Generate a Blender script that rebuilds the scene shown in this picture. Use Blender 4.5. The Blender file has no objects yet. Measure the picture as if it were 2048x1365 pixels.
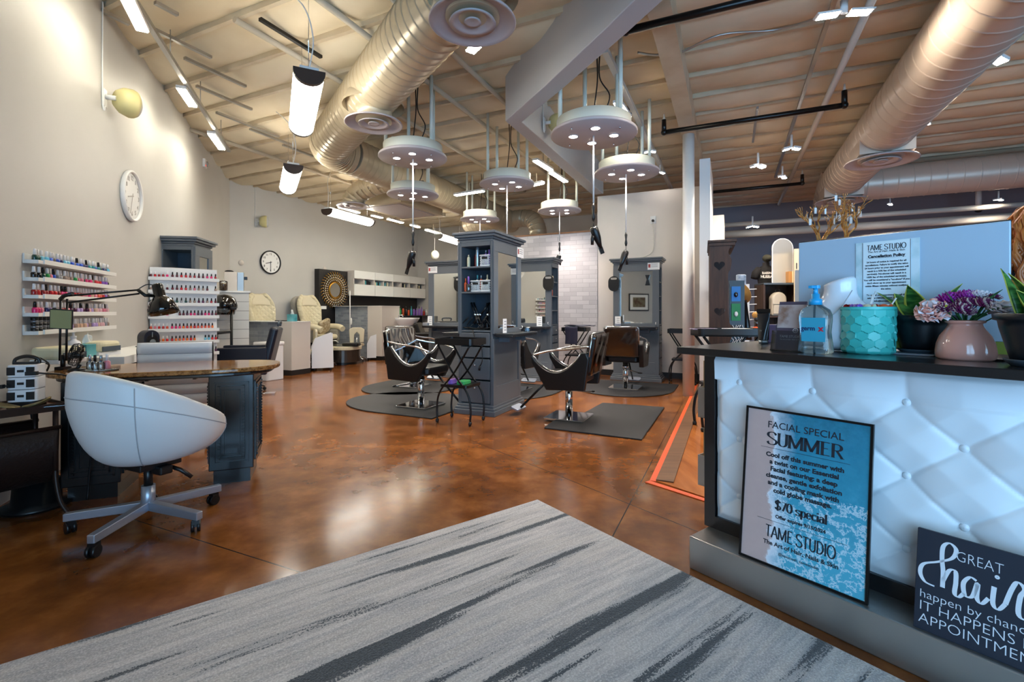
import bpy, bmesh, math, random
from mathutils import Matrix, Vector, noise
R = math.radians
random.seed(7)
SC = bpy.context.scene
COL = SC.collection
# ---------------------------------------------------------------- camera, world, exposure
F, HX, HY, EYE = 950.0, 1024.0, 624.0, 1.22      # focal length and horizon of the photo in its pixels, eye height in metres
cd = bpy.data.cameras.new('camera'); cam = bpy.data.objects.new('camera', cd); COL.objects.link(cam)
cam.location = (0, 0, EYE); cam.rotation_euler = (R(90), 0, 0)
cd.sensor_width = 36; cd.lens = 36 * F / 2048; cd.shift_y = -(682.5 - HY) / 2048; cd.clip_start = .05
SC.camera = cam
SC.view_settings.view_transform = 'Standard'; SC.view_settings.look = 'None'
SC.view_settings.exposure = 0.55; SC.view_settings.gamma = 1
try: SC.view_settings.use_curve_mapping = False
except Exception: pass
W_ = bpy.data.worlds.new('daylight'); SC.world = W_; W_.use_nodes = True
_bg = W_.node_tree.nodes['Background']; _bg.inputs[0].default_value = (.40, .68, 1, 1); _bg.inputs[1].default_value = 6.2
SC.cycles.max_bounces = 7; SC.cycles.diffuse_bounces = 4; SC.cycles.glossy_bounces = 4; SC.cycles.transmission_bounces = 6; SC.cycles.transparent_max_bounces = 10
SC.cycles.sample_clamp_indirect = 6; SC.cycles.caustics_reflective = False; SC.cycles.caustics_refractive = False
# daylight comes in through the storefront windows behind the camera: portals guide the sky light there
def portal(x, y, z, sx, sz, rz):
    l = bpy.data.lights.new('window_portal', 'AREA'); l.shape = 'RECTANGLE'; l.size = sx; l.size_y = sz; l.cycles.is_portal = True
    o = bpy.data.objects.new('window_portal', l); COL.objects.link(o); o.location = (x, y, z); o.rotation_euler = (R(90), 0, rz); return o
portal(2.9, -1.95, 1.6, 9.0, 3.0, R(180) - R(180))

# ---------------------------------------------------------------- helpers
def PX(x, y, Y): return Vector(((x - HX) / F * Y, Y, EYE - (y - HY) / F * Y))
def GP(x, y, z=0.):
    Y = (EYE - z) * F / (y - HY); return Vector(((x - HX) / F * Y, Y, z))
def lin(c):
    return tuple((v / 12.92 if v <= .04045 else ((v + .055) / 1.055) ** 2.4) for v in [k / 255 for k in c])
TG = R(-24.65)                                   # grid of the building: local x runs along the brick wall, local y into depth
GX = Vector((math.cos(TG), math.sin(TG), 0)); GY = Vector((-math.sin(TG), math.cos(TG), 0))
TC = R(-52.85)                                   # the reception counter
CX = Vector((math.cos(TC), math.sin(TC), 0)); CY = Vector((-math.sin(TC), math.cos(TC), 0))
TW = R(111.55)                                   # left wall: local x runs away along it, local -y faces the room
WX = Vector((math.cos(TW), math.sin(TW), 0)); WY = Vector((-math.sin(TW), math.cos(TW), 0))
TB = TG + R(90)                                  # back wall: local x runs away along it
BX = Vector((math.cos(TB), math.sin(TB), 0)); BY = Vector((-math.sin(TB), math.cos(TB), 0))
WALL0 = Vector((-3.3, 3.2, 0)); CORNER = Vector((-6.07, 10.2, 0))
CEIL = 4.08
def on_left(px, z, off=0.):                      # point of the left wall seen at column px
    k = (px - HX) / F; t = (WALL0.x - k * WALL0.y) / (k * WX.y - WX.x)
    p = WALL0 + WX * t - WY * off; p.z = z; return p
def on_back(px, z, off=0.):
    k = (px - HX) / F; t = (CORNER.x - k * CORNER.y) / (k * BX.y - BX.x)
    p = CORNER + BX * t - BY * off; p.z = z; return p

class MB:
    def __init__(s): s.v = []; s.f = []; s.sm = []
    def add(s, vs, fs, smooth=False, M=None):
        n = len(s.v)
        for p in vs:
            p = Vector(p); s.v.append(M @ p if M is not None else p)
        for f in fs: s.f.append([i + n for i in f]); s.sm.append(smooth)
        return s
    def box(s, x0, x1, y0, y1, z0, z1, M=None):
        return s.add([(x, y, z) for x in (x0, x1) for y in (y0, y1) for z in (z0, z1)],
                     [(0, 1, 3, 2), (4, 6, 7, 5), (0, 4, 5, 1), (2, 3, 7, 6), (0, 2, 6, 4), (1, 5, 7, 3)], False, M)
    def prism(s, poly, z0, z1, M=None, smooth=False):
        n = len(poly); a = sum(poly[i][0] * poly[(i + 1) % n][1] - poly[(i + 1) % n][0] * poly[i][1] for i in range(n))
        if a < 0: poly = poly[::-1]
        vs = [(p[0], p[1], z0) for p in poly] + [(p[0], p[1], z1) for p in poly]
        s.add(vs, [tuple(range(n - 1, -1, -1)), tuple(range(n, 2 * n))], False, M)
        k = len(s.v) - 2 * n
        for i in range(n):
            j = (i + 1) % n; s.f.append([k + i, k + j, k + n + j, k + n + i]); s.sm.append(smooth)
        return s
    def tube(s, pts, r, n=8, closed=False, M=None, caps=True):
        pts = [Vector(p) for p in pts]; m = len(pts); rr = r if isinstance(r, (list, tuple)) else [r] * m
        vs = []; up = None
        for i, p in enumerate(pts):
            a = pts[(i - 1) % m] if (closed or i) else p; b = pts[(i + 1) % m] if (closed or i < m - 1) else p
            t = (b - a); t = t.normalized() if t.length > 1e-9 else Vector((0, 0, 1))
            if up is None: up = Vector((0, 0, 1)) if abs(t.z) < .95 else Vector((1, 0, 0))
            u = t.cross(up)
            if u.length < 1e-6: u = t.cross(Vector((0, 1, 0)))
            u.normalize(); w = u.cross(t); up = w
            for k in range(n):
                an = 2 * math.pi * k / n; vs.append(p + u * math.cos(an) * rr[i] + w * math.sin(an) * rr[i])
        fs = []
        for i in range(m if closed else m - 1):
            j = (i + 1) % m
            for k in range(n):
                l = (k + 1) % n; fs.append((i * n + k, i * n + l, j * n + l, j * n + k))
        s.add(vs, fs, True, M)
        if caps and not closed:
            k = len(s.v) - m * n; s.f.append([k + i for i in range(n - 1, -1, -1)]); s.sm.append(False)
            s.f.append([k + (m - 1) * n + i for i in range(n)]); s.sm.append(False)
        return s
    def cyl(s, p0, p1, r0, r1=None, n=16, M=None): return s.tube([p0, p1], [r0, r0 if r1 is None else r1], n, False, M)
    def lathe(s, prof, n=24, c=(0, 0, 0), M=None, smooth=True, sx=1., sy=1.):
        vs = []; fs = []; m = len(prof)
        for r, z in prof:
            r = max(r, 1e-5)
            for k in range(n):
                a = 2 * math.pi * k / n; vs.append((c[0] + r * sx * math.cos(a), c[1] + r * sy * math.sin(a), c[2] + z))
        for i in range(m - 1):
            for k in range(n):
                l = (k + 1) % n; fs.append((i * n + k, i * n + l, (i + 1) * n + l, (i + 1) * n + k))
        return s.add(vs, fs, smooth, M)
    def ell(s, c, r, n=14, m=9, M=None):
        if not isinstance(r, (list, tuple)): r = (r, r, r)
        pr = [(math.sin(math.pi * i / m), -math.cos(math.pi * i / m) * r[2]) for i in range(m + 1)]
        return s.lathe(pr, n, c, M, True, r[0], r[1])
    def grid(s, fn, nu, nv, M=None, smooth=True, cu=False):
        vs = [fn(i / nu, j / nv) for i in range(nu + 1) for j in range(nv + 1)]; fs = []
        for i in range(nu):
            for j in range(nv):
                a = i * (nv + 1) + j; fs.append((a, a + nv + 1, a + nv + 2, a + 1))
        return s.add(vs, fs, smooth, M)
    def ribbon(s, pts, w, M=None, y=0.):            # flat stroke in the xz plane
        n = len(pts); vs = []
        for i in range(n):
            a = pts[max(i - 1, 0)]; b = pts[min(i + 1, n - 1)]; dx, dz = b[0] - a[0], b[1] - a[1]; l = math.hypot(dx, dz) or 1
            h = w(dx / l, dz / l, i / (n - 1)) / 2
            vs += [(pts[i][0] - dz / l * h, y, pts[i][1] + dx / l * h), (pts[i][0] + dz / l * h, y, pts[i][1] - dx / l * h)]
        return s.add(vs, [(2 * i, 2 * i + 1, 2 * i + 3, 2 * i + 2) for i in range(n - 1)], False, M)
    def build(s, name, mat, parent=None, bevel=0., sub=0, solid=0., smooth=None):
        me = bpy.data.meshes.new(name); me.from_pydata([tuple(p) for p in s.v], [], s.f)
        for p, q in zip(me.polygons, s.sm): p.use_smooth = q if smooth is None else smooth
        bm = bmesh.new(); bm.from_mesh(me); bmesh.ops.remove_doubles(bm, verts=bm.verts, dist=1e-5)
        if not solid and len(bm.faces) < 40000: bmesh.ops.recalc_face_normals(bm, faces=bm.faces)
        bm.to_mesh(me); bm.free(); me.update()
        me.materials.append(mat)
        o = bpy.data.objects.new(name, me); COL.objects.link(o)
        if parent is not None: o.parent = parent
        if solid:
            d = o.modifiers.new('solid', 'SOLIDIFY'); d.thickness = solid; d.offset = 0
        if bevel:
            d = o.modifiers.new('bevel', 'BEVEL'); d.width = bevel; d.segments = 2; d.limit_method = 'ANGLE'; d.harden_normals = False
        if sub:
            d = o.modifiers.new('sub', 'SUBSURF'); d.levels = sub; d.render_levels = sub
        return o
def thing(name, label, cat, loc=(0, 0, 0), rz=0., group=None):
    o = bpy.data.objects.new(name, None); COL.objects.link(o); o.location = loc; o.rotation_euler = (0, 0, rz)
    o.empty_display_size = .05
    return tag(o, label, cat, group)
def tag(o, label, cat, group=None):
    o['label'] = label; o['category'] = cat
    if group: o['group'] = group
    return o
def place(o, loc, rz=0.): o.location = loc; o.rotation_euler = (0, 0, rz); return o
def struct(o, label=None):
    o['kind'] = 'structure'
    if label: o['label'] = label
    return o
def copy_tree(o, parent=None):
    c = o.copy(); COL.objects.link(c); c.parent = parent
    for ch in list(o.children): copy_tree(ch, c)
    return c
def dup(o, loc, rz, label, scale=None):
    c = copy_tree(o); c.location = loc; c.rotation_euler = (0, 0, rz); c['label'] = label
    if scale: c.scale = (scale,) * 3
    return c
def rrect(w, d, r, n=5, cx=0, cy=0):
    P = []
    for sx, sy, a0 in ((1, 1, 0), (-1, 1, 90), (-1, -1, 180), (1, -1, 270)):
        for i in range(n + 1):
            a = R(a0 + 90 * i / n); P.append((cx + sx * (w / 2 - r) + r * math.cos(a), cy + sy * (d / 2 - r) + r * math.sin(a)))
    return P
def smooth_path(pts, k=6):                        # Catmull-Rom through points of any dimension
    P = [tuple(p) for p in pts]; out = []
    for i in range(len(P) - 1):
        p0 = P[max(i - 1, 0)]; p1 = P[i]; p2 = P[i + 1]; p3 = P[min(i + 2, len(P) - 1)]
        for j in range(k):
            t = j / k
            out.append(tuple(.5 * (2 * b + (c - a) * t + (2 * a - 5 * b + 4 * c - d) * t * t + (3 * b - a - 3 * c + d) * t ** 3) for a, b, c, d in zip(p0, p1, p2, p3)))
    out.append(P[-1]); return out
RX90 = Matrix.Rotation(R(90), 4, 'X')             # xy outline -> xz outline, z -> -y

def text_into(mb, body, size, loc, extrude=.0006, align='CENTER', weight=0., sx=1., M0=None, space=1., line=1.):
    c = bpy.data.curves.new('tmp', 'FONT'); c.body = body; c.size = size; c.align_x = align; c.align_y = 'CENTER' if align == 'CENTER' and chr(10) not in body else 'TOP_BASELINE'; c.extrude = extrude; c.offset = weight; c.resolution_u = 3; c.space_line = line; c.space_character = space
    o = bpy.data.objects.new('tmp', c); COL.objects.link(o); bpy.context.view_layer.update()
    me = bpy.data.meshes.new_from_object(o.evaluated_get(bpy.context.evaluated_depsgraph_get()))
    Mx = Matrix.Translation(loc) @ Matrix.Rotation(R(90), 4, 'X') @ Matrix.Diagonal((sx, 1, 1, 1)); Mx = M0 @ Mx if M0 is not None else Mx
    mb.add([v.co.copy() for v in me.vertices], [tuple(p.vertices) for p in me.polygons], False, Mx)
    bpy.data.objects.remove(o); bpy.data.curves.remove(c); bpy.data.meshes.remove(me); return mb

# ---------------------------------------------------------------- materials
def M(name, c, rough=.5, metal=0., noise=None, bump=None, emit=0., trans=0., coat=0., spec=None, c2=None, alpha=1., sheen=0., stretch=None):
    m = bpy.data.materials.new(name); m.use_nodes = True; nt = m.node_tree; b = nt.nodes['Principled BSDF']
    col = (*lin(c), 1); b.inputs['Base Color'].default_value = col; b.inputs['Roughness'].default_value = rough; b.inputs['Metallic'].default_value = metal
    if spec is not None: b.inputs['Specular IOR Level'].default_value = spec
    if trans: b.inputs['Transmission Weight'].default_value = trans
    if coat: b.inputs['Coat Weight'].default_value = coat; b.inputs['Coat Roughness'].default_value = .08
    if sheen: b.inputs['Sheen Weight'].default_value = sheen
    if emit: b.inputs['Emission Color'].default_value = col; b.inputs['Emission Strength'].default_value = emit
    if alpha < 1: b.inputs['Alpha'].default_value = alpha
    if noise or bump:
        tc = nt.nodes.new('ShaderNodeTexCoord'); src = tc.outputs['Object']
        if stretch:
            mp = nt.nodes.new('ShaderNodeMapping'); mp.inputs['Scale'].default_value = stretch; nt.links.new(src, mp.inputs[0]); src = mp.outputs[0]
    if noise:
        n = nt.nodes.new('ShaderNodeTexNoise'); n.inputs['Scale'].default_value = noise[0]; n.inputs['Detail'].default_value = 5; nt.links.new(src, n.inputs[0])
        r = nt.nodes.new('ShaderNodeValToRGB'); r.color_ramp.elements[0].position = noise[1]; r.color_ramp.elements[1].position = noise[2]
        r.color_ramp.elements[0].color = col; r.color_ramp.elements[1].color = (*lin(c2), 1)
        nt.links.new(n.outputs[0], r.inputs[0]); nt.links.new(r.outputs[0], b.inputs['Base Color'])
    if bump:
        n = nt.nodes.new('ShaderNodeTexNoise'); n.inputs['Scale'].default_value = bump[0]; n.inputs['Detail'].default_value = 4; nt.links.new(src, n.inputs[0])
        bp = nt.nodes.new('ShaderNodeBump'); bp.inputs['Strength'].default_value = bump[1]; bp.inputs['Distance'].default_value = .01
        nt.links.new(n.outputs[0], bp.inputs['Height']); nt.links.new(bp.outputs[0], b.inputs['Normal'])
    return m
class NT:                                         # a few node shortcuts for the big surfaces
    def __init__(s, m): s.nt = m.node_tree; s.b = s.nt.nodes['Principled BSDF']
    def n(s, t, **k):
        x = s.nt.nodes.new(t)
        for a, v in k.items(): setattr(x, a, v)
        return x
    def l(s, a, b): s.nt.links.new(a, b)
    def math(s, op, a, b=None):
        x = s.n('ShaderNodeMath', operation=op)
        for i, v in enumerate((a, b)):
            if v is None: continue
            if isinstance(v, (int, float)): x.inputs[i].default_value = v
            else: s.l(v, x.inputs[i])
        return x.outputs[0]
    def ramp(s, v, stops):
        r = s.n('ShaderNodeValToRGB'); e = r.color_ramp.elements
        while len(e) < len(stops): e.new(.5)
        for i, (p, c) in enumerate(stops): e[i].position = p; e[i].color = (*lin(c), 1)
        s.l(v, r.inputs[0]); return r.outputs[0]
    def mix(s, f, a, b):
        x = s.n('ShaderNodeMix', data_type='RGBA')
        if isinstance(f, (int, float)): x.inputs[0].default_value = f
        else: s.l(f, x.inputs[0])
        for i, v in ((6, a), (7, b)):
            if isinstance(v, tuple): x.inputs[i].default_value = (*lin(v), 1)
            else: s.l(v, x.inputs[i])
        return x.outputs[2]
    def pos(s, scale=(1, 1, 1), rot=(0, 0, 0), loc=(0, 0, 0)):
        tc = s.n('ShaderNodeTexCoord'); mp = s.n('ShaderNodeMapping'); mp.inputs['Scale'].default_value = scale; mp.inputs['Rotation'].default_value = rot; mp.inputs['Location'].default_value = loc
        s.l(tc.outputs['Object'], mp.inputs[0]); return mp.outputs[0]
    def noise(s, vec, scale, detail=5, rough=.55):
        x = s.n('ShaderNodeTexNoise'); x.inputs['Scale'].default_value = scale; x.inputs['Detail'].default_value = detail; x.inputs['Roughness'].default_value = rough
        s.l(vec, x.inputs[0]); return x.outputs[0]
    def bump(s, h, st, dist=.01):
        x = s.n('ShaderNodeBump'); x.inputs['Strength'].default_value = st; x.inputs['Distance'].default_value = dist; s.l(h, x.inputs['Height']); s.l(x.outputs[0], s.b.inputs['Normal'])

m_white = M('white paint', (232, 232, 230), .45); m_plastic = M('white plastic', (236, 236, 238), .3)
m_wall = M('greige wall paint', (200, 198, 194), .55, noise=(1.2, .3, .7), c2=(194, 192, 188), bump=(120, .04))
m_wallw = M('pale wall paint', (214, 206, 198), .6, bump=(120, .03))
m_soffit = M('light grey paint', (190, 190, 192), .5)
m_retail = M('blue grey wall paint', (128, 130, 142), .6)
m_dark = M('charcoal paint', (52, 52, 56), .6); m_base = M('black baseboard', (28, 27, 28), .4)
m_black = M('black plastic', (16, 16, 18), .35); m_blackm = M('black metal', (14, 14, 15), .3, .3)
m_chrome = M('chrome', (225, 228, 232), .07, 1.); m_steel = M('brushed steel', (176, 174, 170), .32, .9, bump=(40, .12), stretch=(1, 1, 30))
m_alu = M('satin aluminium', (175, 182, 196), .35, .7)
m_mirror = M('mirror glass', (235, 238, 236), .02, 1.)
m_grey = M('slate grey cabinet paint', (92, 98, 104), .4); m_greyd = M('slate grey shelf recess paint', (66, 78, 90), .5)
m_duct = M('beige duct paint', (206, 190, 160), .3, .2)
m_duct_r = M('pale beige duct paint', (208, 192, 176), .35, .2)
m_pipe = M('ceiling paint on pipe', (188, 174, 152), .5); m_pipew = M('painted white pipe', (206, 200, 190), .45)
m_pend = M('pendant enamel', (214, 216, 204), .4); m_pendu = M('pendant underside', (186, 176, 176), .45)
m_bleather = M('black vinyl', (15, 14, 15), .32, bump=(300, .06)); m_navy = M('navy vinyl', (20, 26, 42), .35)
m_bback = M('dark brown vinyl', (30, 20, 17), .2, coat=.8)
m_wleather = M('white leatherette', (226, 228, 230), .42, bump=(260, .05))
m_cream = M('cream leather', (218, 208, 180), .45, bump=(80, .1))
m_mat = M('black rubber mat', (34, 34, 36), .6, bump=(220, .1))
m_paper = M('white paper', (240, 240, 238), .7)
m_lamp = M('lit white lens', (255, 250, 238), .5, emit=17.); m_led = M('lit LED strip', (255, 246, 222), .5, emit=50.)
m_bulb = M('lit spot bulb', (255, 240, 232), .5, emit=40.); m_track = M('lit track bulb', (255, 246, 236), .5, emit=60.)
def glassy(name, c, a=.25, rough=.03):
    m = bpy.data.materials.new(name); m.use_nodes = True; nt = m.node_tree; nt.nodes.remove(nt.nodes['Principled BSDF']); out = nt.nodes['Material Output']
    t = nt.nodes.new('ShaderNodeBsdfTransparent'); t.inputs[0].default_value = (*lin(c), 1)
    g = nt.nodes.new('ShaderNodeBsdfGlossy'); g.inputs['Roughness'].default_value = rough
    fr = nt.nodes.new('ShaderNodeFresnel'); fr.inputs[0].default_value = 1.45
    ad = nt.nodes.new('ShaderNodeMath'); ad.operation = 'ADD'; ad.inputs[1].default_value = a; nt.links.new(fr.outputs[0], ad.inputs[0])
    mx = nt.nodes.new('ShaderNodeMixShader'); nt.links.new(ad.outputs[0], mx.inputs[0]); nt.links.new(t.outputs[0], mx.inputs[1]); nt.links.new(g.outputs[0], mx.inputs[2]); nt.links.new(mx.outputs[0], out.inputs[0])
    return m
m_pane = glassy('window glass', (245, 250, 252), .02); m_film = glassy('clear plastic film', (240, 242, 244), .03, .06); m_acryl = glassy('clear acrylic', (225, 232, 238), .1)

# stained concrete floor with saw-cut joints
m_floor = M('stained concrete', (120, 60, 28), .22)
g = NT(m_floor); p = g.pos()
n1 = g.noise(p, .9, 6, .6); n2 = g.noise(p, 4.5, 5, .6)
c = g.ramp(n1, [(.28, (58, 34, 18)), (.44, (112, 64, 26)), (.58, (146, 88, 38)), (.74, (86, 50, 24))])
c = g.mix(.45, c, g.ramp(n2, [(.3, (48, 30, 18)), (.5, (116, 68, 30)), (.7, (166, 108, 56))]))
sep = g.n('ShaderNodeSeparateXYZ'); g.l(p, sep.inputs[0])
line = None
for (q, d) in ((GP(328, 1059), -GX), (GP(1224, 1076), GY), (GP(1264, 1011), CX)):
    nx, ny = -d.y, d.x; k = nx * q.x + ny * q.y
    e = g.math('ABSOLUTE', g.math('SUBTRACT', g.math('ADD', g.math('MULTIPLY', sep.outputs[0], nx), g.math('MULTIPLY', sep.outputs[1], ny)), k))
    e = g.math('LESS_THAN', e, .0035); line = e if line is None else g.math('MAXIMUM', line, e)
c = g.mix(line, c, (40, 26, 20)); g.l(c, g.b.inputs['Base Color'])
g.l(g.math('ADD', g.math('MULTIPLY', n2, .16), .1), g.b.inputs['Roughness']); g.bump(n2, .05)
# white brick facings
def brickmat(name, a, b_, mo, sc=1.):
    m = M(name, a, .7); g = NT(m); tc = g.n('ShaderNodeTexCoord'); s = g.n('ShaderNodeSeparateXYZ'); g.l(tc.outputs['Object'], s.inputs[0])
    cb = g.n('ShaderNodeCombineXYZ'); g.l(s.outputs[0], cb.inputs[0]); g.l(s.outputs[2], cb.inputs[1])
    br = g.n('ShaderNodeTexBrick'); g.l(cb.outputs[0], br.inputs[0])
    br.inputs['Color1'].default_value = (*lin(a), 1); br.inputs['Color2'].default_value = (*lin(b_), 1); br.inputs['Mortar'].default_value = (*lin(mo), 1)
    br.inputs['Scale'].default_value = 1; br.inputs['Brick Width'].default_value = .26 * sc; br.inputs['Row Height'].default_value = .085 * sc; br.inputs['Mortar Size'].default_value = .004; br.inputs['Bias'].default_value = .1
    n = g.noise(cb.outputs[0], 14, 6, .7); c = g.mix(g.math('MULTIPLY', n, .5), br.outputs[0], g.ramp(n, [(.35, mo), (.65, b_)])); g.l(c, g.b.inputs['Base Color'])
    g.bump(br.outputs['Fac'], .25, -.01); return m
m_brick = brickmat('white brick facing', (214, 210, 210), (186, 182, 184), (168, 164, 166))
m_brickg = brickmat('grey brick facing', (176, 182, 188), (132, 140, 150), (170, 174, 178), .75)
m_insul = M('insulation facing', (226, 212, 184), .5, noise=(.8, .35, .7), c2=(204, 184, 150), bump=(3.2, .6))
m_joist = M('ceiling joist paint', (206, 192, 166), .55, noise=(3, .4, .7), c2=(188, 168, 138))
def wood(name, a, b_, rough=.4, sc=(1, 14, 14), s=2.):
    m = M(name, a, rough); g = NT(m); n = g.noise(g.pos(sc), s, 6, .6); g.l(g.ramp(n, [(.3, a), (.7, b_)]), g.b.inputs['Base Color']); g.bump(n, .1); return m
m_wood = wood('amber wood', (150, 88, 36), (190, 122, 58), .3); m_woodd = wood('dark weathered wood', (28, 20, 17), (70, 46, 34), .6, (10, 10, 1))
m_esp = M('espresso lacquer', (22, 19, 20), .3, coat=.4)

# ---------------------------------------------------------------- the room
o = MB().add([(-12, -2.5, 0), (18, -2.5, 0), (18, 22, 0), (-12, 22, 0)], [(0, 1, 2, 3)]).build('floor', m_floor); struct(o, 'brown stained polished concrete floor')
def wallslab(name, p, d, L, z0, z1, th, mat, label):   # p start, d direction, thickness on the side away from the room (left of d)
    a = math.atan2(d.y, d.x); o = MB().box(0, L, 0, th, z0, z1).build(name, mat); place(o, (p.x, p.y, 0), a); return struct(o, label)
wallslab('wall_left', WALL0 - WX * 5.6, WX, 5.6 + (CORNER - WALL0).length, 0, 4.3, .15, m_wall, 'tall greige left wall behind the nail stations')
wallslab('wall_back', CORNER, BX, 6.75, 0, 4.3, .15, m_wall, 'greige back wall behind the pedicure chairs')
REAR = CORNER + BX * 6.75
wallslab('wall_rear', REAR, GX, 9.2, 0, 4.3, .15, m_wall, 'far rear wall beyond the brick partition')
RB = REAR + GX * 9.2
wallslab('wall_retail', PX(1500, 600, 12.6) - GX * 1.5 + Vector((0, 0, 0)), GX, 9.5, 0, 4.3, .15, m_retail, 'blue grey wall of the boutique area')
BR0 = Vector((-1.21, 10.53, 0))                          # brick partition and pale wall share one line
wallslab('wall_brick', BR0, GX, (Vector((1.66, 9.23, 0)) - BR0).length, 0, 2.78, .14, m_brick, 'partition faced in white brick')
o = MB().box(0, 3.15, -.015, .16, 2.78, 2.81); o = o.build('trim_1', wood('cap wood', (120, 84, 54), (150, 104, 70))); place(o, BR0, TG); struct(o, 'wooden cap on the brick partition')
wallslab('wall_centre', Vector((1.66, 9.23, 0)), GX, 1.88, 0, 3.46, .14, m_wallw, 'pale wall right of the brick partition')
o = MB().box(0, 1.9, -.014, 0, 0, .11).build('baseboard_centre', m_base); place(o, Vector((1.66, 9.23, 0)), TG); struct(o)
o = MB().box(0, .15, 0, 1.35, 0, 3.55).build('wall_end', m_white); place(o, PX(1399, 600, 7.25) * Vector((1, 1, 0)), TG); struct(o, 'white wall end beside the round column')
o = MB().box(0, .2, 0, 1.2, 0, 2.9).build('wall_stub', m_wallw); place(o, PX(1423, 600, 8.3) * Vector((1, 1, 0)), TG); struct(o, 'lower pale wall beyond the white wall end')
cp = GP(1377, 792); o = MB().cyl((0, 0, 0), (0, 0, 3.8), .082, None, 28).build('support_column', m_white); place(o, cp); struct(o, 'round white steel column')
b_ = MB().box(-.1, .1, -6.5, 10, 3.79, 4.2).build('trim_2', m_joist); place(b_, cp, TG); struct(b_, 'deep painted roof beam over the column')
o = MB(); A0 = Vector((-.08, 5.68)); dn = Vector((.431, -.902)); Ls = 5.2                 # plaster bulkhead, two runs meeting in a corner
def arc(p, s): return p + dn * s + Vector((.902, .431)) * (-.012 * s * s)
outer = [arc(A0, s) for s in (5.2, 4, 3, 2, 1, 0)]; far = Vector((A0.x + GY.x * 3.95, A0.y + GY.y * 3.95))
I0 = A0 + Vector((.2, .03)); inner = [I0 + (q - A0) for q in outer][::-1]
poly = outer + [far, far + Vector((.2, -.09))] + inner
o.prism([tuple(q) for q in poly], 3.5, 4.16); o = o.build('trim_3', m_soffit, bevel=.008); struct(o, 'grey plaster bulkhead hanging under the ceiling')
# ceiling: insulation facing sagging between joists (u along GX, v along GY)
SP = .61
def cz(u, v):
    ph = (v / SP) % 1; p = Vector((u * .9, v * .9, 3.1)); return CEIL + .02 - .075 * math.sin(math.pi * ph) ** .7 * (1 + .6 * noise.noise(p)) - .028 * noise.noise(p * 2.7) * math.sin(math.pi * ph) - .014 * noise.noise(p * 7)
def cfn(i, j):
    u = -17 + 36 * i; v = -6.1 + SP * 46 * j; return GX * u + GY * v + Vector((0, 0, cz(u, v)))
ceil = MB().grid(cfn, 110, 276).build('ceiling', m_insul); struct(ceil, 'insulated ceiling with sagging facing between joists')
# recalculated normals do not matter for a diffuse sheet; a roof above keeps the sky out
o = MB().box(-13, 19, -3, 23, 4.32, 4.4).build('roof_deck', m_dark, ceil)
for k in range(46):
    v = -6.1 + SP * k + .0; w = .045
    if v < -3.5 or v > 17: continue
    a = GY * v
    o = MB().box(-15, 17, -w / 2, w / 2, CEIL - .045, CEIL + .06).build('joist', m_joist, ceil); place(o, a, TG)
# storefront behind the camera: frames and panes, the sky outside
fr = MB()
for x in [-1.7 + 1.5 * k for k in range(7)]: fr.box(x - .03, x + .03, -2.06, -1.96, 0, 3.1)
for z in (.0, 2.2, 3.04): fr.box(-1.7, 7.3, -2.06, -1.96, z, z + .06)
win = fr.build('window_1', m_blackm); struct(win, 'storefront window frame'); MB().box(-1.7, 7.3, -2.02, -2.01, .06, 3.04).build('pane', m_pane, win)
o = MB().box(-1.75, 18, -2.1, -1.94, 3.1, 4.3).box(7.3, 18, -2.1, -1.94, 0, 3.1).box(-2.4, -1.7, -2.1, -1.94, 0, 4.3).build('wall_front', m_wall); struct(o)
o = MB().box(13.8, 13.95, -2, 12, 0, 4.3).build('wall_right', m_retail); struct(o)
o = MB().box(-.0, 9, -.013, 0, 0, .1).build('baseboard_back', m_base); place(o, CORNER + BX * .1, TB); struct(o)
# ================================================================ CEILING FIXTURES
def at_z(x, y, z): return PX(x, y, (EYE - z) * F / (y - HY))
def bez(a, b, c, n=8): return [tuple((1 - t) ** 2 * Vector(a) + 2 * t * (1 - t) * Vector(b) + t * t * Vector(c)) for t in [i / n for i in range(n + 1)]]
# ---- ducts: one bent run each, seams pressed into the tube
def seam(pts, r, step=.12, amp=.006):
    P = [Vector(p) for p in pts]; out = []; rad = []
    for a, b in zip(P, P[1:]):
        L = (b - a).length; k = max(1, int(L / step))
        for i in range(k):
            q = a.lerp(b, i / k); d = (b - a) / L
            out += [q + d * (.006 * z_) for z_ in range(5)]; rad += [r, r, r + amp * 1.5, r, r]
    out.append(P[-1]); rad.append(r); return out, rad
DZ = 3.655; e0 = Vector((-2.73, 7.0, DZ)); dD = Vector((.56, -.828, 0))
def diffuser(root, p, top, dia):
    r = dia / 2
    MB().cyl((p.x, p.y, p.z), (p.x, p.y, top), r * .62, None, 28).build('neck', root['m'], root)
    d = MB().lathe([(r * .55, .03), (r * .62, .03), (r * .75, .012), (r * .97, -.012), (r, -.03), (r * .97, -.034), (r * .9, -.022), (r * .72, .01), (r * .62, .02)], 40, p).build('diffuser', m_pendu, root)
    MB().lathe([(r * .52, -.024), (r * .54, -.036), (r * .42, -.024), (r * .32, .0), (r * .28, .012)], 36, p).build('cone', m_pendu, d)
    MB().lathe([(r * .19, -.02), (r * .2, -.03), (r * .14, -.026), (.001, -.022)], 28, p).build('cone', m_pendu, d)
    MB().lathe([(.001, .032), (r * .6, .034)], 24, p).build('throat', m_black, d)
root = thing('spiral_duct', 'beige spiral air duct over the nail area with two round diffusers', 'duct'); root['m'] = m_duct
pts, rad = seam([e0 + dD * 7.6, e0 + dD * .35], .285); MB().tube(pts, rad, 28).build('duct_run', m_duct, root)
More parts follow.
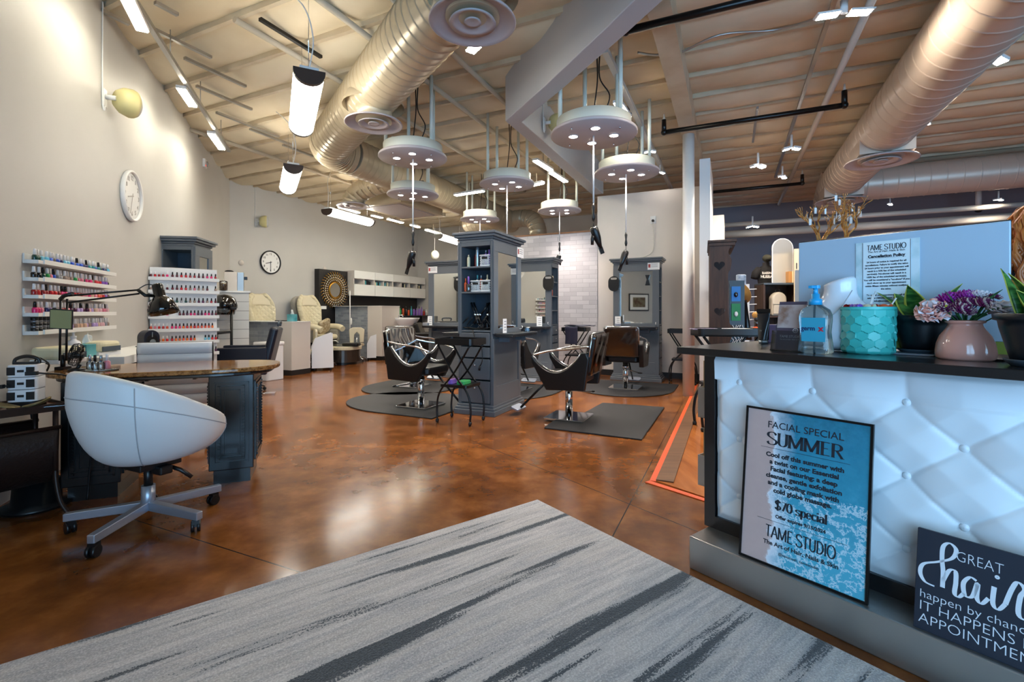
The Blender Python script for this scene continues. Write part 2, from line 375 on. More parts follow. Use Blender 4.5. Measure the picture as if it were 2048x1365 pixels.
pts, rad = seam(bez(e0 + dD * .35, e0 - dD * .12, e0 + GY * .45, 8), .285, .09); MB().tube(pts, rad, 28, caps=False).build('elbow', m_duct, root)
pts, rad = seam([e0 + GY * .45, e0 + GY * 6.5], .285); MB().tube(pts, rad, 28).build('duct_run', m_duct, root)
p1 = Vector((-1.51, 5.19, 3.3)); p2 = Vector((-.28, 3.37, 3.3))
for p in (p1, p2):
    diffuser(root, p, DZ - .1, .62)
    MB().lathe([(.33, 0), (.33, .02), (.2, .3)], 28, (p.x, p.y, DZ - .2)).build('saddle', m_duct, root)
q = e0 + GY * 2.55 + GX * -.1
b1 = thing('spiral_duct', 'short beige duct stub turning left with a round diffuser over the pedicure chairs', 'duct'); b1['m'] = m_duct
s0 = e0 + GY * 1.87 - GX * .3; pts, rad = seam(bez(s0, s0 - GX * .9, s0 - GX * .95 - Vector((0, 0, .35)), 7), .2, .08, .005); MB().tube(pts, rad, 22).build('elbow', m_duct, b1)
pd = s0 - GX * .95; diffuser(b1, Vector((pd.x, pd.y, 3.3)), 3.45, .62)
pl = thing('plenum_box', 'beige return air box with a flat grille hanging beside the far duct', 'air box', e0 + GY * 3.05 - GX * 1.0 - Vector((0, 0, .28)), TG)
MB().box(-.55, .55, -.75, .75, 0, .36).build('body', m_duct, pl, .006); MB().box(-.42, .42, -.62, .62, -.012, .001).build('grille', m_pendu, pl)
for y in (-.8, .73): MB().box(-.6, .6, y, y + .07, -.02, .06).build('flange', m_duct, pl)
rd0 = Vector((6.35, 9.35, 3.645)); root = thing('spiral_duct', 'large beige spiral air duct above the boutique with two round diffusers', 'duct'); root['m'] = m_duct_r
pts, rad = seam([rd0 - GY * 8.2, rd0 - GY * .1], .325, .2); MB().tube(pts, rad, 30).build('duct_run', m_duct_r, root)
pts, rad = seam([rd0 - GX * .25 - GY * .15, rd0 + GX * 4.3 - GY * .15], .30, .22); MB().tube(pts, rad, 28).build('duct_run', m_duct_r, root)
pts, rad = seam(bez(rd0 - GY * .15, rd0 + GY * .35, rd0 + GY * .5 - Vector((0, 0, .3)), 6), .3, .1); MB().tube(pts, rad, 26).build('elbow', m_duct_r, root)
for yy, dia in ((3.15, .84), (.55, .84)):
    p = rd0 - GY * yy; p = Vector((p.x, p.y, 3.3)); diffuser(root, p, 3.55, dia)
    o = MB().box(-.3, .3, -.3, .3, .0, .32).build('collar_box', m_duct_r, root); o.location = p + Vector((0, 0, .02)); o.rotation_euler = (0, 0, TG)
rd = thing('spiral_duct', 'beige duct crossing low behind the brick partition', 'duct')
a = PX(1010, 440, 12.6); pts, rad = seam([a - GX * 1.2, a + GX * .55], .22); MB().tube(pts, rad, 20).build('duct_run', m_duct, rd)
pts, rad = seam(bez(a + GX * .55, a + GX * .95, a + GX * .95 - Vector((0, 0, .5)), 6), .22, .09); MB().tube(pts, rad, 20).build('elbow', m_duct, rd)

# ---- round pendants over the styling chairs
def pendant(dia):
    r = dia / 2; t = thing('round_pendant', '', 'pendant light')
    MB().lathe([(r * .86, .035), (r * .86, .16), (.01, .165)], 40).build('drum', m_pend, t)
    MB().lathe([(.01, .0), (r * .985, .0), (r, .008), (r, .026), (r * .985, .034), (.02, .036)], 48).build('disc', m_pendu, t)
    for k in range(4):
        a = R(20 + 90 * k); x, y = r * .47 * math.cos(a), r * .47 * math.sin(a)
        l = MB().lathe([(.055, .002), (.055, -.004), (.042, -.006)], 18, (x, y, 0)).build('lamp_ring', m_pendu, t)
        MB().lathe([(.042, -.003), (.03, -.006), (.001, -.006)], 16, (x, y, 0)).build('bulb', m_bulb, l)
        d = bpy.data.lights.new('spot', 'SPOT'); d.energy = 30; d.color = (1, .9, .84); d.spot_size = R(115); d.spot_blend = .8; d.shadow_soft_size = .04
        o = bpy.data.objects.new('spot', d); COL.objects.link(o); o.parent = t; o.location = (x, y, -.02)
        a = R(65 + 90 * k); MB().cyl((r * .75 * math.cos(a), r * .75 * math.sin(a), 0), (r * .75 * math.cos(a), r * .75 * math.sin(a), -.022), .008, .006, 8).build('screw', m_chrome, t)
    for sx, sy in ((-.7, -.35), (.7, -.35), (-.35, .5), (.45, .5)):
        MB().cyl((sx * r, sy * r, .15), (sx * r, sy * r, CEIL - 3.1 + .02), .022, None, 10).build('hanger_tube', m_pend, t)
    MB().box(-.16, .2, -.1, .08, .165, .22).build('transformer', m_black, t)
    for s in (-1, 1): MB().tube(smooth_path([(.05 + s * .05, .0, .22), (.09 + s * .07, 0, .4), (.05 + s * .01, 0, .62), (.05 + s * .02, 0, .95)]), .007, 6).build('power_cord', m_black, t)
    return t
PEND = [(1187, 272, 5.1, .92, 'nearest round ceiling light pendant right of the bulkhead, largest of all'),
        (1253, 349, 6.55, .88, 'second round pendant right of the bulkhead, over the chair facing the pale wall'),
        (826, 318, 5.9, .84, 'round pendant over the plastic covered chair left of the central mirror station'),
        (826, 392, 7.75, .83, 'round pendant hanging just behind and below the one left of the central station'),
        (1014, 371, 7.0, .81, 'round pendant above and behind the central mirror station beside the bulkhead'),
        (960, 441, 9.7, .80, 'small far round pendant just above the crown of the central station'),
        (1119, 424, 8.9, .81, 'far round pendant in front of the brick partition')]
pr = pendant(.84); PLOC = []
for i, (x, y, Y, dia, lab) in enumerate(PEND):
    o = pr if i == 0 else copy_tree(pr)
    p = PX(x, y, Y); o.location = p; o.rotation_euler = (0, 0, TG + R(7 * i)); o.scale = (dia / .84, dia / .84, 1); tag(o, lab, 'pendant light', 'round pendants over the styling chairs'); PLOC.append(p)
# ---- hair dryers on cords from the pendants
def dryer():
    t = thing('hair_dryer', '', 'hair dryer')
    MB().tube([(0, 0, .0), (0, 0, 1.0)], .009, 8).build('cord_rod', m_white, t)
    MB().tube([(0, 0, -.19), (0, 0, -.15), (0, 0, -.1), (0, 0, -.04), (0, 0, .0)], [.012, .02, .012, .02, .01], 10).build('swivel', m_black, t)
    MB().tube([(0, 0, -.19), (0, 0, -.26)], .004, 6).build('hook', m_blackm, t)
    b = Matrix.Translation((0, 0, -.26)) @ Matrix.Rotation(R(22), 4, 'Y')
    body = MB().lathe([(.001, -.24), (.016, -.24), (.03, -.17), (.041, -.12), (.046, -.06), (.044, -.02), (.036, 0), (.001, 0)], 20, M=b).build('barrel', m_black, t)
    MB().lathe([(.001, .004), (.03, .004), (.036, -.004)], 20, M=b).build('intake_grille', m_chrome, body)
    MB().prism(rrect(.05, .014, .005), -.30, -.225, b).build('nozzle', m_black, body)
    h = MB(); h.tube([(.03, 0, -.07), (.06, 0, -.11), (.085, 0, -.17)], [.02, .019, .016], 12, M=b); h = h.build('handle', m_black, t)
    MB().box(.048, .054, -.006, .006, -.13, -.1, b).build('switch', M('red switch', (190, 40, 36), .4), h)
    return t
d0 = dryer()
DR = [(1187, 455, 5.1, 200, 'black hair dryer hanging under the nearest pendant right of the bulkhead', 0), (1252, 488, 6.55, 20, 'black hair dryer hanging before the tall mirror station at the pale wall', 1),
      (826, 487, 5.9, 330, 'black hair dryer hanging left of the central mirror station', 2), (1119, 500, 8.9, 330, 'small black hair dryer hanging in front of the brick partition', 6)]
for i, (x, y, Y, a, lab, pi) in enumerate(DR):
    o = d0 if i == 0 else copy_tree(d0); p = PX(x, y, Y); o.location = (p.x, p.y, p.z + .16 if i else p.z + .26)
    o.rotation_euler = (0, 0, R(a)); tag(o, lab, 'hair dryer', 'hair dryers hanging from the pendants')
    for ch in o.children:
        if ch.name.startswith('cord_rod'): ch.scale = (1, 1, PLOC[pi].z - o.location.z)
for pi, lab in ((4, 'thin white cord hanging from the pendant behind the central station'), (5, 'thin white cord hanging from the far small pendant above the station crown')):
    p = PLOC[pi]; o = MB().tube([(0, 0, 0), (0, 0, p.z - 2.25)], .009, 8).build('pendant_wire', m_white); place(o, (p.x, p.y, 2.25)); tag(o, lab, 'cord')
# ---- half round tube pendants
def tubelight(L=1.35, w=.25):
    t = thing('linear_pendant', '', 'linear light')
    prof = [(w / 2 * math.cos(a), -w * .42 * math.sin(a)) for a in [math.pi * i / 12 for i in range(13)]]
    def pr(y0, y1, s, zt):
        P = [(x * s, z * s) for x, z in prof] + [(-w / 2 * s, zt), (w / 2 * s, zt)]
        return MB().prism(P, -y1, -y0, RX90)
    pr(.04, L - .04, .97, .004).build('lens', m_lamp, t)
    cp = M('dark bronze end cap', (60, 46, 40), .35) if 'dark bronze end cap' not in bpy.data.materials else bpy.data.materials['dark bronze end cap']
    pr(0, .045, 1, .02).build('end_cap', cp, t); pr(L - .045, L, 1, .02).build('end_cap', cp, t)
    MB().box(-w * .3, w * .3, .02, L - .02, .0, .05).build('housing', m_white, t)
    for y in (.12, L - .12): MB().cyl((0, y, .05), (0, y, CEIL - 3.2), .004, None, 6).build('hanger_wire', m_chrome, t)
    MB().tube(smooth_path([(0, .05, .04), (.03, .03, .3), (-.05, .1, .6), (-.25, .4, CEIL - 3.2)]), .006, 6).build('power_cord', m_white, t)
    return t
tl = tubelight(); tag(tl, 'large half round hanging tube light with dark end cap nearest the left wall', 'linear light', 'half round tube lights'); 
a = PX(619, 142, 3.95); b = PX(603, 248, 5.1); place(tl, (a.x, a.y, 3.22), math.atan2(-(b.x - a.x), b.y - a.y))
for a, b, lab in ((PX(587, 340, 6.5), PX(575, 378, 7.75), 'smaller half round tube light hanging beyond the large one'), (PX(652, 424, 9.3), PX(738, 441, 10.5), 'half round tube light hanging over the pedicure chairs, seen from its side'),
                  (PX(876, 478, 12.4), PX(920, 488, 13.6), 'far half round tube light behind the crown of the central station')):
    o = copy_tree(tl); place(o, (a.x, a.y, 3.22), math.atan2(-(b.x - a.x), b.y - a.y)); o['label'] = lab
# ---- straight LED heads hung from rails
def led(L=.62):
    t = thing('led_strip', '', 'strip light')
    MB().box(-.05, .05, 0, L, 0, .035).build('housing', m_white, t); MB().box(-.042, .042, .01, L - .01, -.012, .0).build('diffuser_strip', m_led, t)
    MB().cyl((0, L / 2, .03), (0, L / 2, .2), .012, None, 8).build('stem', m_pipe, t); return t
l0 = led(); LD = [((245, -20), (285, 62), 3.7, 'bright LED strip at the top edge of the left wall, nearest of its row'), ((362, 177), (386, 213), 3.7, 'second LED strip along the top of the left wall'), ((422, 267), (444, 299), 3.7, 'third LED strip along the top of the left wall'),
      ((966, 78), (940, 104), 3.62, 'LED strip beside the large round diffuser near the bulkhead'), ((1070, 321), (1102, 341), 3.6, 'upper LED strip left of the bulkhead underside'), ((1102, 345), (1132, 364), 3.6, 'lower LED strip left of the bulkhead underside'),
      ((1234, 205), (1256, 236), 3.75, 'LED strip on the rail right of the bulkhead'), ((910, 391), (968, 382), 3.5, 'LED strip hanging above the far small pendant'), ((1060, 372), (1086, 366), 3.5, 'short LED strip left of the far pendant before the brick'),
      ((678, 414), (718, 426), 3.5, 'LED strip below the duct stub over the pedicure chairs'), ((744, 431), (764, 436), 3.5, 'short LED strip beneath the return air box'), ((776, 438), (805, 446), 3.5, 'LED strip at the end of the return air box'), ((822, 450), (838, 455), 3.5, 'tiny far LED strip beyond the return air box'), ((852, 460), (880, 468), 3.45, 'LED strip over the far half round tube light')]
for i, (a, b, z, lab) in enumerate(LD):
    pa, pb = at_z(*a, z), at_z(*b, z); d = pb - pa
    o = l0 if i == 0 else copy_tree(l0); place(o, pa, math.atan2(-d.x, d.y)); o.scale = (1, d.length / .62, 1); tag(o, lab, 'strip light', 'LED strip lights')
# ---- twin spot heads over the boutique
def heads():
    t = thing('track_spotlight', '', 'spotlight')
    for s in (-1, 1):
        h = MB().box(-.055, .055, -.05, .05, -.015, .02, Matrix.Translation((s * .075, 0, 0)) @ Matrix.Rotation(R(12 * s), 4, 'Y')).build('head', m_white, t, .004)
        MB().box(-.047, .047, -.043, .043, -.02, -.014, Matrix.Translation((s * .075, 0, 0)) @ Matrix.Rotation(R(12 * s), 4, 'Y')).build('bulb', m_track, h)
    MB().cyl((0, 0, .0), (0, 0, .22), .018, None, 10).build('stem', m_white, t)
    d = bpy.data.lights.new('spot', 'SPOT'); d.energy = 120; d.color = (1, .84, .66); d.spot_size = R(150); d.spot_blend = .7; d.shadow_soft_size = .1
    o = bpy.data.objects.new('spot', d); COL.objects.link(o); o.parent = t; o.location = (0, 0, -.04)
    return t
h0 = heads(); TS = [(1688, 27, 3.75, 'large bright twin spotlight at the top edge, right of the roof beam', 1.9), (1987, 117, 3.75, 'twin spotlight to the right of the large boutique duct', 1.1), (1850, 243, 3.72, 'twin spotlight just above the round diffuser of the boutique duct', .9),
      (1583, 297, 3.6, 'twin spotlight high on the boutique rail left of the duct', .9), (1516, 332, 3.45, 'twin spotlight on the short drop rod beside the black pipe', .9), (1565, 353, 3.55, 'small twin spotlight below the others on the boutique rail', .8), (1505, 453, 3.1, 'twin spotlight hanging low in front of the boutique wall', 1.), (1997, 399, 3.3, 'small spotlight beneath the crossing duct near the standing hair', .7), (1780, 408, 3.3, 'spotlight by the far diffuser of the boutique duct', .6),
      (1300, 303, 3.72, 'spotlight on the rail right of the second pendant', .7), (1320, 345, 3.7, 'far spotlight at the end of the rail above the pale wall', .7)]
TSP = []
for i, (x, y, z, lab, s) in enumerate(TS):
    o = h0 if i == 0 else copy_tree(h0); p = at_z(x, y, z); place(o, p, R(-10 + 25 * (i % 3))); o.scale = (s,) * 3 if i else (1.7, 1.0, .5)
    if i in (6, 9, 10):
        for ch in list(o.children):
            if ch.type == 'LIGHT': bpy.data.objects.remove(ch)
    tag(o, lab, 'spotlight', 'twin spotlights'); TSP.append(p)
# ---- rails, struts, pipes
def rail(name, label, cat, a, b, w, h, mat, group=None, hang=()):
    d = Vector(b) - Vector(a); L = d.length; t = MB().box(0, L, -w / 2, w / 2, -h / 2, h / 2)
    for s in hang: t.cyl((s * L, 0, 0), (s * L, 0, CEIL - a.z + .02), .005, None, 6)
    o = t.build(name, mat); o.location = a; o.rotation_euler = (0, -math.asin(d.z / L), math.atan2(d.y, d.x)); return tag(o, label, cat, group)
a = at_z(262, 0, 3.76); b = at_z(448, 285, 3.76); rail('light_rail', 'metal light rail running beside the left wall LED strips', 'rail', a - WX * 2, b + WX * .4, .045, .045, m_steel, None, (.3, .5, .7, .9))
k = 0
for (x0, y0, x1, y1) in ((310, 5, 362, 20), (306, 58, 425, 114), (369, 116, 494, 172), (393, 172, 506, 218), (433, 225, 550, 275), (520, 38, 610, 120), (500, 258, 585, 290), (566, 290, 640, 308), (200, 20, 250, 50)):
    k += 1; A, B = at_z(x0, y0, 3.98), at_z(x1, y1, 3.98)
    rail('strut_channel', 'thin metal strut channel under the ceiling, ' + ['at the top edge by the near LED strip', 'next to the nearest LED strip', 'above the second LED strip', 'just beyond the second LED strip', 'near the third LED strip', 'dark one holding the large tube light', 'far one holding the small tube light', 'farthest one before the duct elbow', 'nearest the left wall corner'][k - 1], 'strut', A, A + GY * min((B - A).length, 1.8), .04, .03, m_steel if k not in (6,) else m_blackm, 'strut channels')
a = at_z(1210, 100, 3.86); rail('light_rail', 'pale light rail running over the pendants right of the bulkhead', 'rail', a, a + GY * 7.2, .06, .06, m_pipew, None, (.3, .6))
a = at_z(1669, 0, 3.95); rail('light_rail', 'thin rail carrying spotlights between the beam and the boutique duct', 'rail', a - GY, a + GY * 6, .04, .04, m_steel)
a = at_z(2025, 47, 3.92); rail('light_rail', 'thin rail to the right of the boutique duct', 'rail', a - GY, a + GY * 6, .04, .04, m_steel)
a = at_z(1515, 215, 3.92); rail('light_rail', 'short slim rail above the drop rod spotlight', 'rail', a, a + GY * 1.4, .03, .03, m_steel)
def pipe(name, label, pts, r, mat, cat='pipe', group=None): return tag(MB().tube(pts, r, 12).build(name, mat), label, cat, group)
a = at_z(1744, 0, 3.92); pipe('sprinkler_main', 'pale sprinkler main running into depth left of the boutique duct', [a - GY * 1.5, a + GY * 8.6], .036, m_pipew)
for x0, y0, x1, y1, z, lab, up in ((1251, 62, 1640, -37, 3.66, 'black drain pipe at the top, nearest of the three crossing the beam', (0,)), (1328, 265, 1688, 212, 3.66, 'long black pipe with a riser at each end crossing the beam', (0, 1)), (1420, 385, 1604, 368, 3.66, 'far black pipe with one riser above the boutique', (1,))):
    A = at_z(x0, y0, z); n = at_z(x1, y1, z); L = (n - A).length; B = A + GX * L
    t = thing('ceiling_pipe', lab, 'pipe'); MB().tube([A, B], .032, 12).build('run', m_blackm, t)
    for e in up:
        q = (A, B)[e]; MB().tube([q, q + Vector((0, 0, .17))], [.032, .03], 12).build('riser', m_blackm, t); MB().ell(q, .042, 10, 6).build('elbow_joint', m_blackm, t)
        MB().cyl(q + Vector((0, 0, .17)), q + Vector((0, 0, .25)), .018, .01, 8).build('sprinkler_tip', m_pipew, t)
for k, (x0, y0, L, lab) in enumerate(((700, 175, 7, 'pale pipe crossing above the left duct toward the bulkhead'), (880, 85, 5.5, 'pale pipe running from the near duct toward the beam end'), (500, 300, 6, 'pale pipe near the corner of the two long walls'), (810, 130, 6.5, 'long pale pipe passing behind the near round diffuser'))):
    a = at_z(x0, y0, 3.985); pipe('ceiling_pipe', lab, [a - GY * 1.5, a + GY * (L - 1.5)], .03, m_pipe)
a = at_z(1255, 62, 3.9); pipe('conduit', 'thin curved grey conduit looping under the ceiling by the beam', smooth_path([at_z(1275, 105, 3.98), at_z(1310, 110, 3.93), at_z(1360, 105, 3.9), at_z(1440, 70, 3.95), at_z(1550, 60, 3.98), at_z(1640, 35, 3.9)]), .012, m_steel, 'conduit')
for k, (x0, y0, x1, y1, lab) in enumerate(((1390, 455, 1900, 405, 'horizontal pale pipe low across the boutique ceiling'), (1446, 470, 1900, 430, 'second lower pale pipe across the boutique ceiling'))):
    A = PX(x0, y0, 11.2); B = A + GX * 6.5; pipe('ceiling_pipe', lab, [A, B], .05 if k == 0 else .085, m_pipew)
M_GRL = M('grey speaker grille', (196, 198, 196), .5)
# ---- wall speakers, alarm, outlets
def speaker():
    t = thing('wall_speaker', '', 'speaker'); my = M('yellowed plastic', (214, 204, 146), .45) if 'yellowed plastic' not in bpy.data.materials else bpy.data.materials['yellowed plastic']
    MB().box(-.035, .035, -.02, 0, -.09, .07).build('wall_bracket', m_white, t, .004); MB().cyl((0, -.02, 0), (0, -.1, 0), .022, None, 10).build('arm', m_white, t)
    Ms = Matrix.Translation((0, -.1, 0)) @ Matrix.Rotation(R(48), 4, 'Z')
    c = MB().lathe([(.001, .0), (.07, .0), (.105, .05), (.118, .12), (.112, .15), (.001, .15)], 24, M=Ms @ Matrix.Rotation(R(90), 4, 'X'), sx=1., sy=1.15).build('cabinet', my, t)
    MB().lathe([(.118, .145), (.104, .17), (.06, .185), (.001, .19)], 24, M=Ms @ Matrix.Rotation(R(90), 4, 'X'), sx=.95, sy=1.1).build('grille', M_GRL, c)
    MB().tube(smooth_path([(0, -.01, -.05), (-.02, -.02, -.13), (-.04, -.01, -.05), (-.04, -.01, .5), (-.04, -.012, .85)]), .006, 6).build('cable', m_white, t)
    return t
s0 = speaker(); place(s0, on_left(206, 3.2), TW); tag(s0, 'cream wall speaker high on the left wall above the white clock', 'speaker', 'wall speakers')
for p, a, lab in ((on_back(513, 3.27), TB, 'small cream speaker on the back wall above the black clock'), (Vector((.42, 6.3, 3.72)), TB, 'cream speaker on the inner face of the bulkhead'), (PX(872, 512, 14.0) , TG, 'far cream speaker on the rear wall beside the central station')):
    dup(s0, p, a, lab)
fa = thing('fire_strobe', 'small white fire alarm strobe high on the left wall near the corner', 'alarm', on_left(407, 3.72), TW)
MB().box(-.07, .07, -.04, 0, -.07, .07).build('body', m_white, fa, .006); MB().ell((.02, -.05, 0), (.03, .02, .045)).build('lens', m_acryl, fa); MB().box(-.05, -.03, -.045, -.038, -.05, -.03).build('indicator', M('red indicator', (220, 40, 30), .4, emit=2), fa)
# outlet with a cord on the pale wall
wp = Vector((1.66, 9.23, 0)) + GX * 1.05; ot = thing('wall_outlet', 'white outlet with a plugged grey cord on the pale wall', 'outlet', wp + Vector((0, 0, 2.92)), TG)
MB().box(-.05, .05, -.012, 0, -.07, .07).build('plate', m_white, ot, .003); MB().cyl((0, -.012, -.02), (0, -.05, -.02), .025, None, 12).build('plug', m_black, ot)
MB().tube(smooth_path([(0, -.04, -.03), (.01, -.03, -.15), (.01, -.02, -.5), (-.04, -.03, -.62), (-.18, -.06, -.69)]), .009, 6).build('cable', m_pipew, ot)
# ================================================================ STYLING STATIONS
# local frame: x along the mirror face, the mirror faces -y; origin at the floor under the mirror face's left front corner
def crown(mb, w, d, z):
    for o, a, b in ((.0, 0, .03), (.015, .03, .055), (.045, .055, .085), (.065, .085, .115)): mb.box(-o, w + o, -o, d + o, z + a, z + b)
    return mb
def paper(root, name, x, y, z, w, h, rows=3, red=True, M0=None):
    p = MB().box(x, x + w, y - .003, y, z, z + h, M0).build(name, m_paper, root)
    t = MB()
    for k in range(rows): t.box(x + w * .3, x + w * .85, y - .0045, y - .003, z + h * (.78 - .2 * k), z + h * (.84 - .2 * k), M0)
    t.build('print', M_PRINT, p)
    if red: MB().box(x + w * .06, x + w * .24, y - .0045, y - .003, z + h * .3, z + h * .8, M0).build('photo', M_RED, p)
    return p
M_PRINT = M('grey print', (150, 150, 155), .7); M_RED = M('red photo print', (170, 70, 66), .6)
M_SHELFT = M('dark shelf laminate', (40, 42, 46), .3)
def station(w=.79, d=.45, double=False, side='right', mirror_z=(1.02, 1.93), depth_open=.34):
    t = thing('mirror_station', '', 'styling station'); H = 2.05
    if side == 'end':                                    # shelves open on the end face (x = 0), mirrors on both long sides
        b = MB().box(0, .028, 0, .03, .12, H).box(0, .028, d - .03, d, .12, H)
        b.box(.028, w - .0, .0, .03, .12, H).box(.028, w, d - .03, d, .12, H).box(w - .03, w, .03, d - .03, .12, H).box(.36, .38, .03, d - .03, .12, H)
        b.box(0, .36, .03, d - .03, .1, .13).box(0, .36, .03, d - .03, H - .05, H)
        b.build('carcass', m_grey, t, .004)
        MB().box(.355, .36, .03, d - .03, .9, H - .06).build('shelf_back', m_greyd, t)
        for z in (1.0, 1.46, 1.76): MB().box(.005, .358, .03, d - .03, z - .02, z).build('shelf', m_grey, t, .003)
        for z0, z1 in ((.14, .40), (.42, .66), (.68, .80), (.82, .97)):
            f = MB().box(-.008, .012, .035, d - .035, z0, z1).build('drawer', m_grey, t, .004)
            if z0 < .5: MB().ell((-.022, d / 2, (z0 + z1) / 2 + .05), .013, 10, 6).build('knob', m_chrome, f)
    else:
        MB().box(0, .02, .03, d, .12, H).box(w - .02, w, .0, .03, .12, H).box(0, w - .02, .0, .03, .12, H).box(0, w, d - .02, d, .12, H).box(w - .02, w, d - .04, d, .12, H).box(.3, .32, .03, d - .02, .12, H).box(.32, w, .03, d - .02, .1, .14).box(0, w, .03, d - .02, H - .05, H).build('carcass', m_grey, t, .004)
        for z in (1.0, 1.25, 1.5, 1.75): MB().box(.32, w - .004, .03, d - .02, z - .018, z).build('shelf', m_grey, t)
        for z0, z1 in ((.15, .4), (.42, .66), (.68, .8), (.82, .97)):
            f = MB().box(w - .02, w + .008, .035, d - .045, z0, z1).build('drawer', m_grey, t, .004); MB().ell((w + .02, d / 2, (z0 + z1) / 2), .012, 8, 5).build('knob', m_chrome, f)
    crown(MB(), w, d, H).build('crown', m_grey, t, .006)
    p = MB()
    for o, a, b in ((.05, 0, .06), (.035, .06, .09), (.018, .09, .12)): p.box(-o, w + o, -o, d + o, a, b)
    p.build('plinth', m_grey, t, .006)
    for s in ((-1, 1) if double else (-1,)):
        y = 0 if s < 0 else d; k = 1 if s < 0 else -1
        def yb(a, b): return (y + min(k * a, k * b), y + max(k * a, k * b))
        f = MB(); z0, z1 = mirror_z
        f.box(.0, w, *yb(-.02, 0), z1, H); f.box(.0, .11, *yb(-.02, 0), z0 - .06, z1); f.box(w - .11, w, *yb(-.02, 0), z0 - .06, z1); f.box(.11, w - .11, *yb(-.02, 0), z0 - .06, z0)
        f.build('mirror_frame', m_grey, t, .003)
        m = MB().box(.11, w - .11, *yb(-.008, -.002), z0, z1).build('mirror', m_mirror, t)
        q = MB(); q.box(0, .07, *yb(-.014, 0), .12, .9); q.box(w - .07, w, *yb(-.014, 0), .12, .9); q.box(.07, w - .07, *yb(-.014, 0), .84, .9); q.box(.07, w - .07, *yb(-.014, 0), .12, .34)
        q.build('lower_panel', m_grey, t, .004)
        MB().box(.02, w - .02, *yb(-.26, -.02), .945, .965).box(.02, w - .02, *yb(-.25, -.02), .925, .945).build('work_ledge', M_SHELFT, t, .004)
        for x in (.16, w - .16): MB().box(x - .012, x + .012, *yb(-.15, -.014), .86, .925).build('bracket', m_grey, t)
        if s < 0: MB().tube(smooth_path([(w - .05, -.02, 1.0), (w - .05, -.045, 1.0), (w - .05, -.06, 1.02), (w - .05, -.05, 1.04)]), .005, 6).build('hook', m_white, t)
    return t
CEN = GP(985, 833)                                      # nearest bottom corner of the central station
t = station(.79, .45, True, 'end'); tag(t, 'slate grey double sided mirror station with open end shelves, standing alone in the middle', 'styling station', 'mirror stations')
t.location = CEN + GY * .0; t.rotation_euler = (0, 0, TG + R(90)); CENT = t
# its local x runs along GY, local y along -GX; the near mirror (local -y) faces +GX
CENM = Matrix.Translation(CEN) @ Matrix.Rotation(TG + R(90), 4, 'Z')
paper(t, 'price_card', .66, -.022, 1.93, .2, .13)
S3 = station(.79, .36); tag(S3, 'slate grey mirror station behind the central one, in front of the brick partition', 'styling station', 'mirror stations')
p3 = Vector((.69, 8.25, 0)) - GX * .79; place(S3, p3, TG); paper(S3, 'price_card', .0, -.022, 1.95, .2, .12)
S4 = dup(S3, Vector((2.54, 8.2, 0)) - GX * .79, TG, 'tall slate grey mirror station standing at the pale wall by the column')
S2 = dup(S3, PX(858, 600, 9.0) * Vector((1, 1, 0)), TG, 'slate grey mirror station partly hidden to the left behind the central one')
for ch in list(S4.children):
    if ch.name.startswith('price_card'): ch.location.x = .6
hn = thing('mirror_station', 'slate grey angled station top standing behind the polish tower at the left wall', 'styling station')
bpy.data.objects.remove(hn)
H5 = station(.48, .38, False, 'end'); tag(H5, 'slate grey station standing behind the white polish tower at the left wall', 'styling station', 'mirror stations')
place(H5, (-4.02, 6.0, 0), R(100))
# price cards etc resting on ledges
def ledge_item(st, x, y, z): return st.matrix_basis @ Vector((x, y, z))
def card(loc, rz, lab, w=.1, h=.17):
    t = thing('ledge_card', lab, 'card', loc, rz, 'standing cards on station ledges'); paper(t, 'sheet', -w / 2, 0, 0.002, w, h, 4, False); MB().box(-w / 2, w / 2, -.02, .03, 0, .004).build('stand_foot', m_acryl, t); return t
c0 = card(S4.matrix_basis @ Vector((.1, -.1, .966)), TG, 'white card standing on the ledge of the mirror station at the pale wall')
card(S2.matrix_basis @ Vector((.09, -.1, .966)), TG, 'white card standing on the ledge of the half hidden back station')
card(S3.matrix_basis @ Vector((.6, -.1, .966)), TG, 'white card standing on the ledge of the station before the brick')
card(CENM @ Vector((.12, -.1, .966)), TG + R(90), 'white card leaning at the left end of the central station ledge')
for loc, rz, lab in ((S2.matrix_basis @ Vector((.07, -.2, .966)), TG, 'small silver box on the ledge of the half hidden back station'), (CENM @ Vector((.62, -.18, .966)), TG + R(90), 'clear card holder at the end of the central station ledge'), (S4.matrix_basis @ Vector((.12, -.19, .966)), TG, 'small silver tray on the ledge of the station at the pale wall')):
    t = thing('card_holder', lab, 'holder', loc, rz); MB().box(-.05, .05, -.03, .03, 0, .05).build('body', m_acryl if 'clear' in lab else m_alu, t, .004); MB().box(-.042, .042, -.02, .0, .052, .058 if 'clear' in lab else .054).build('cards', m_paper, t)
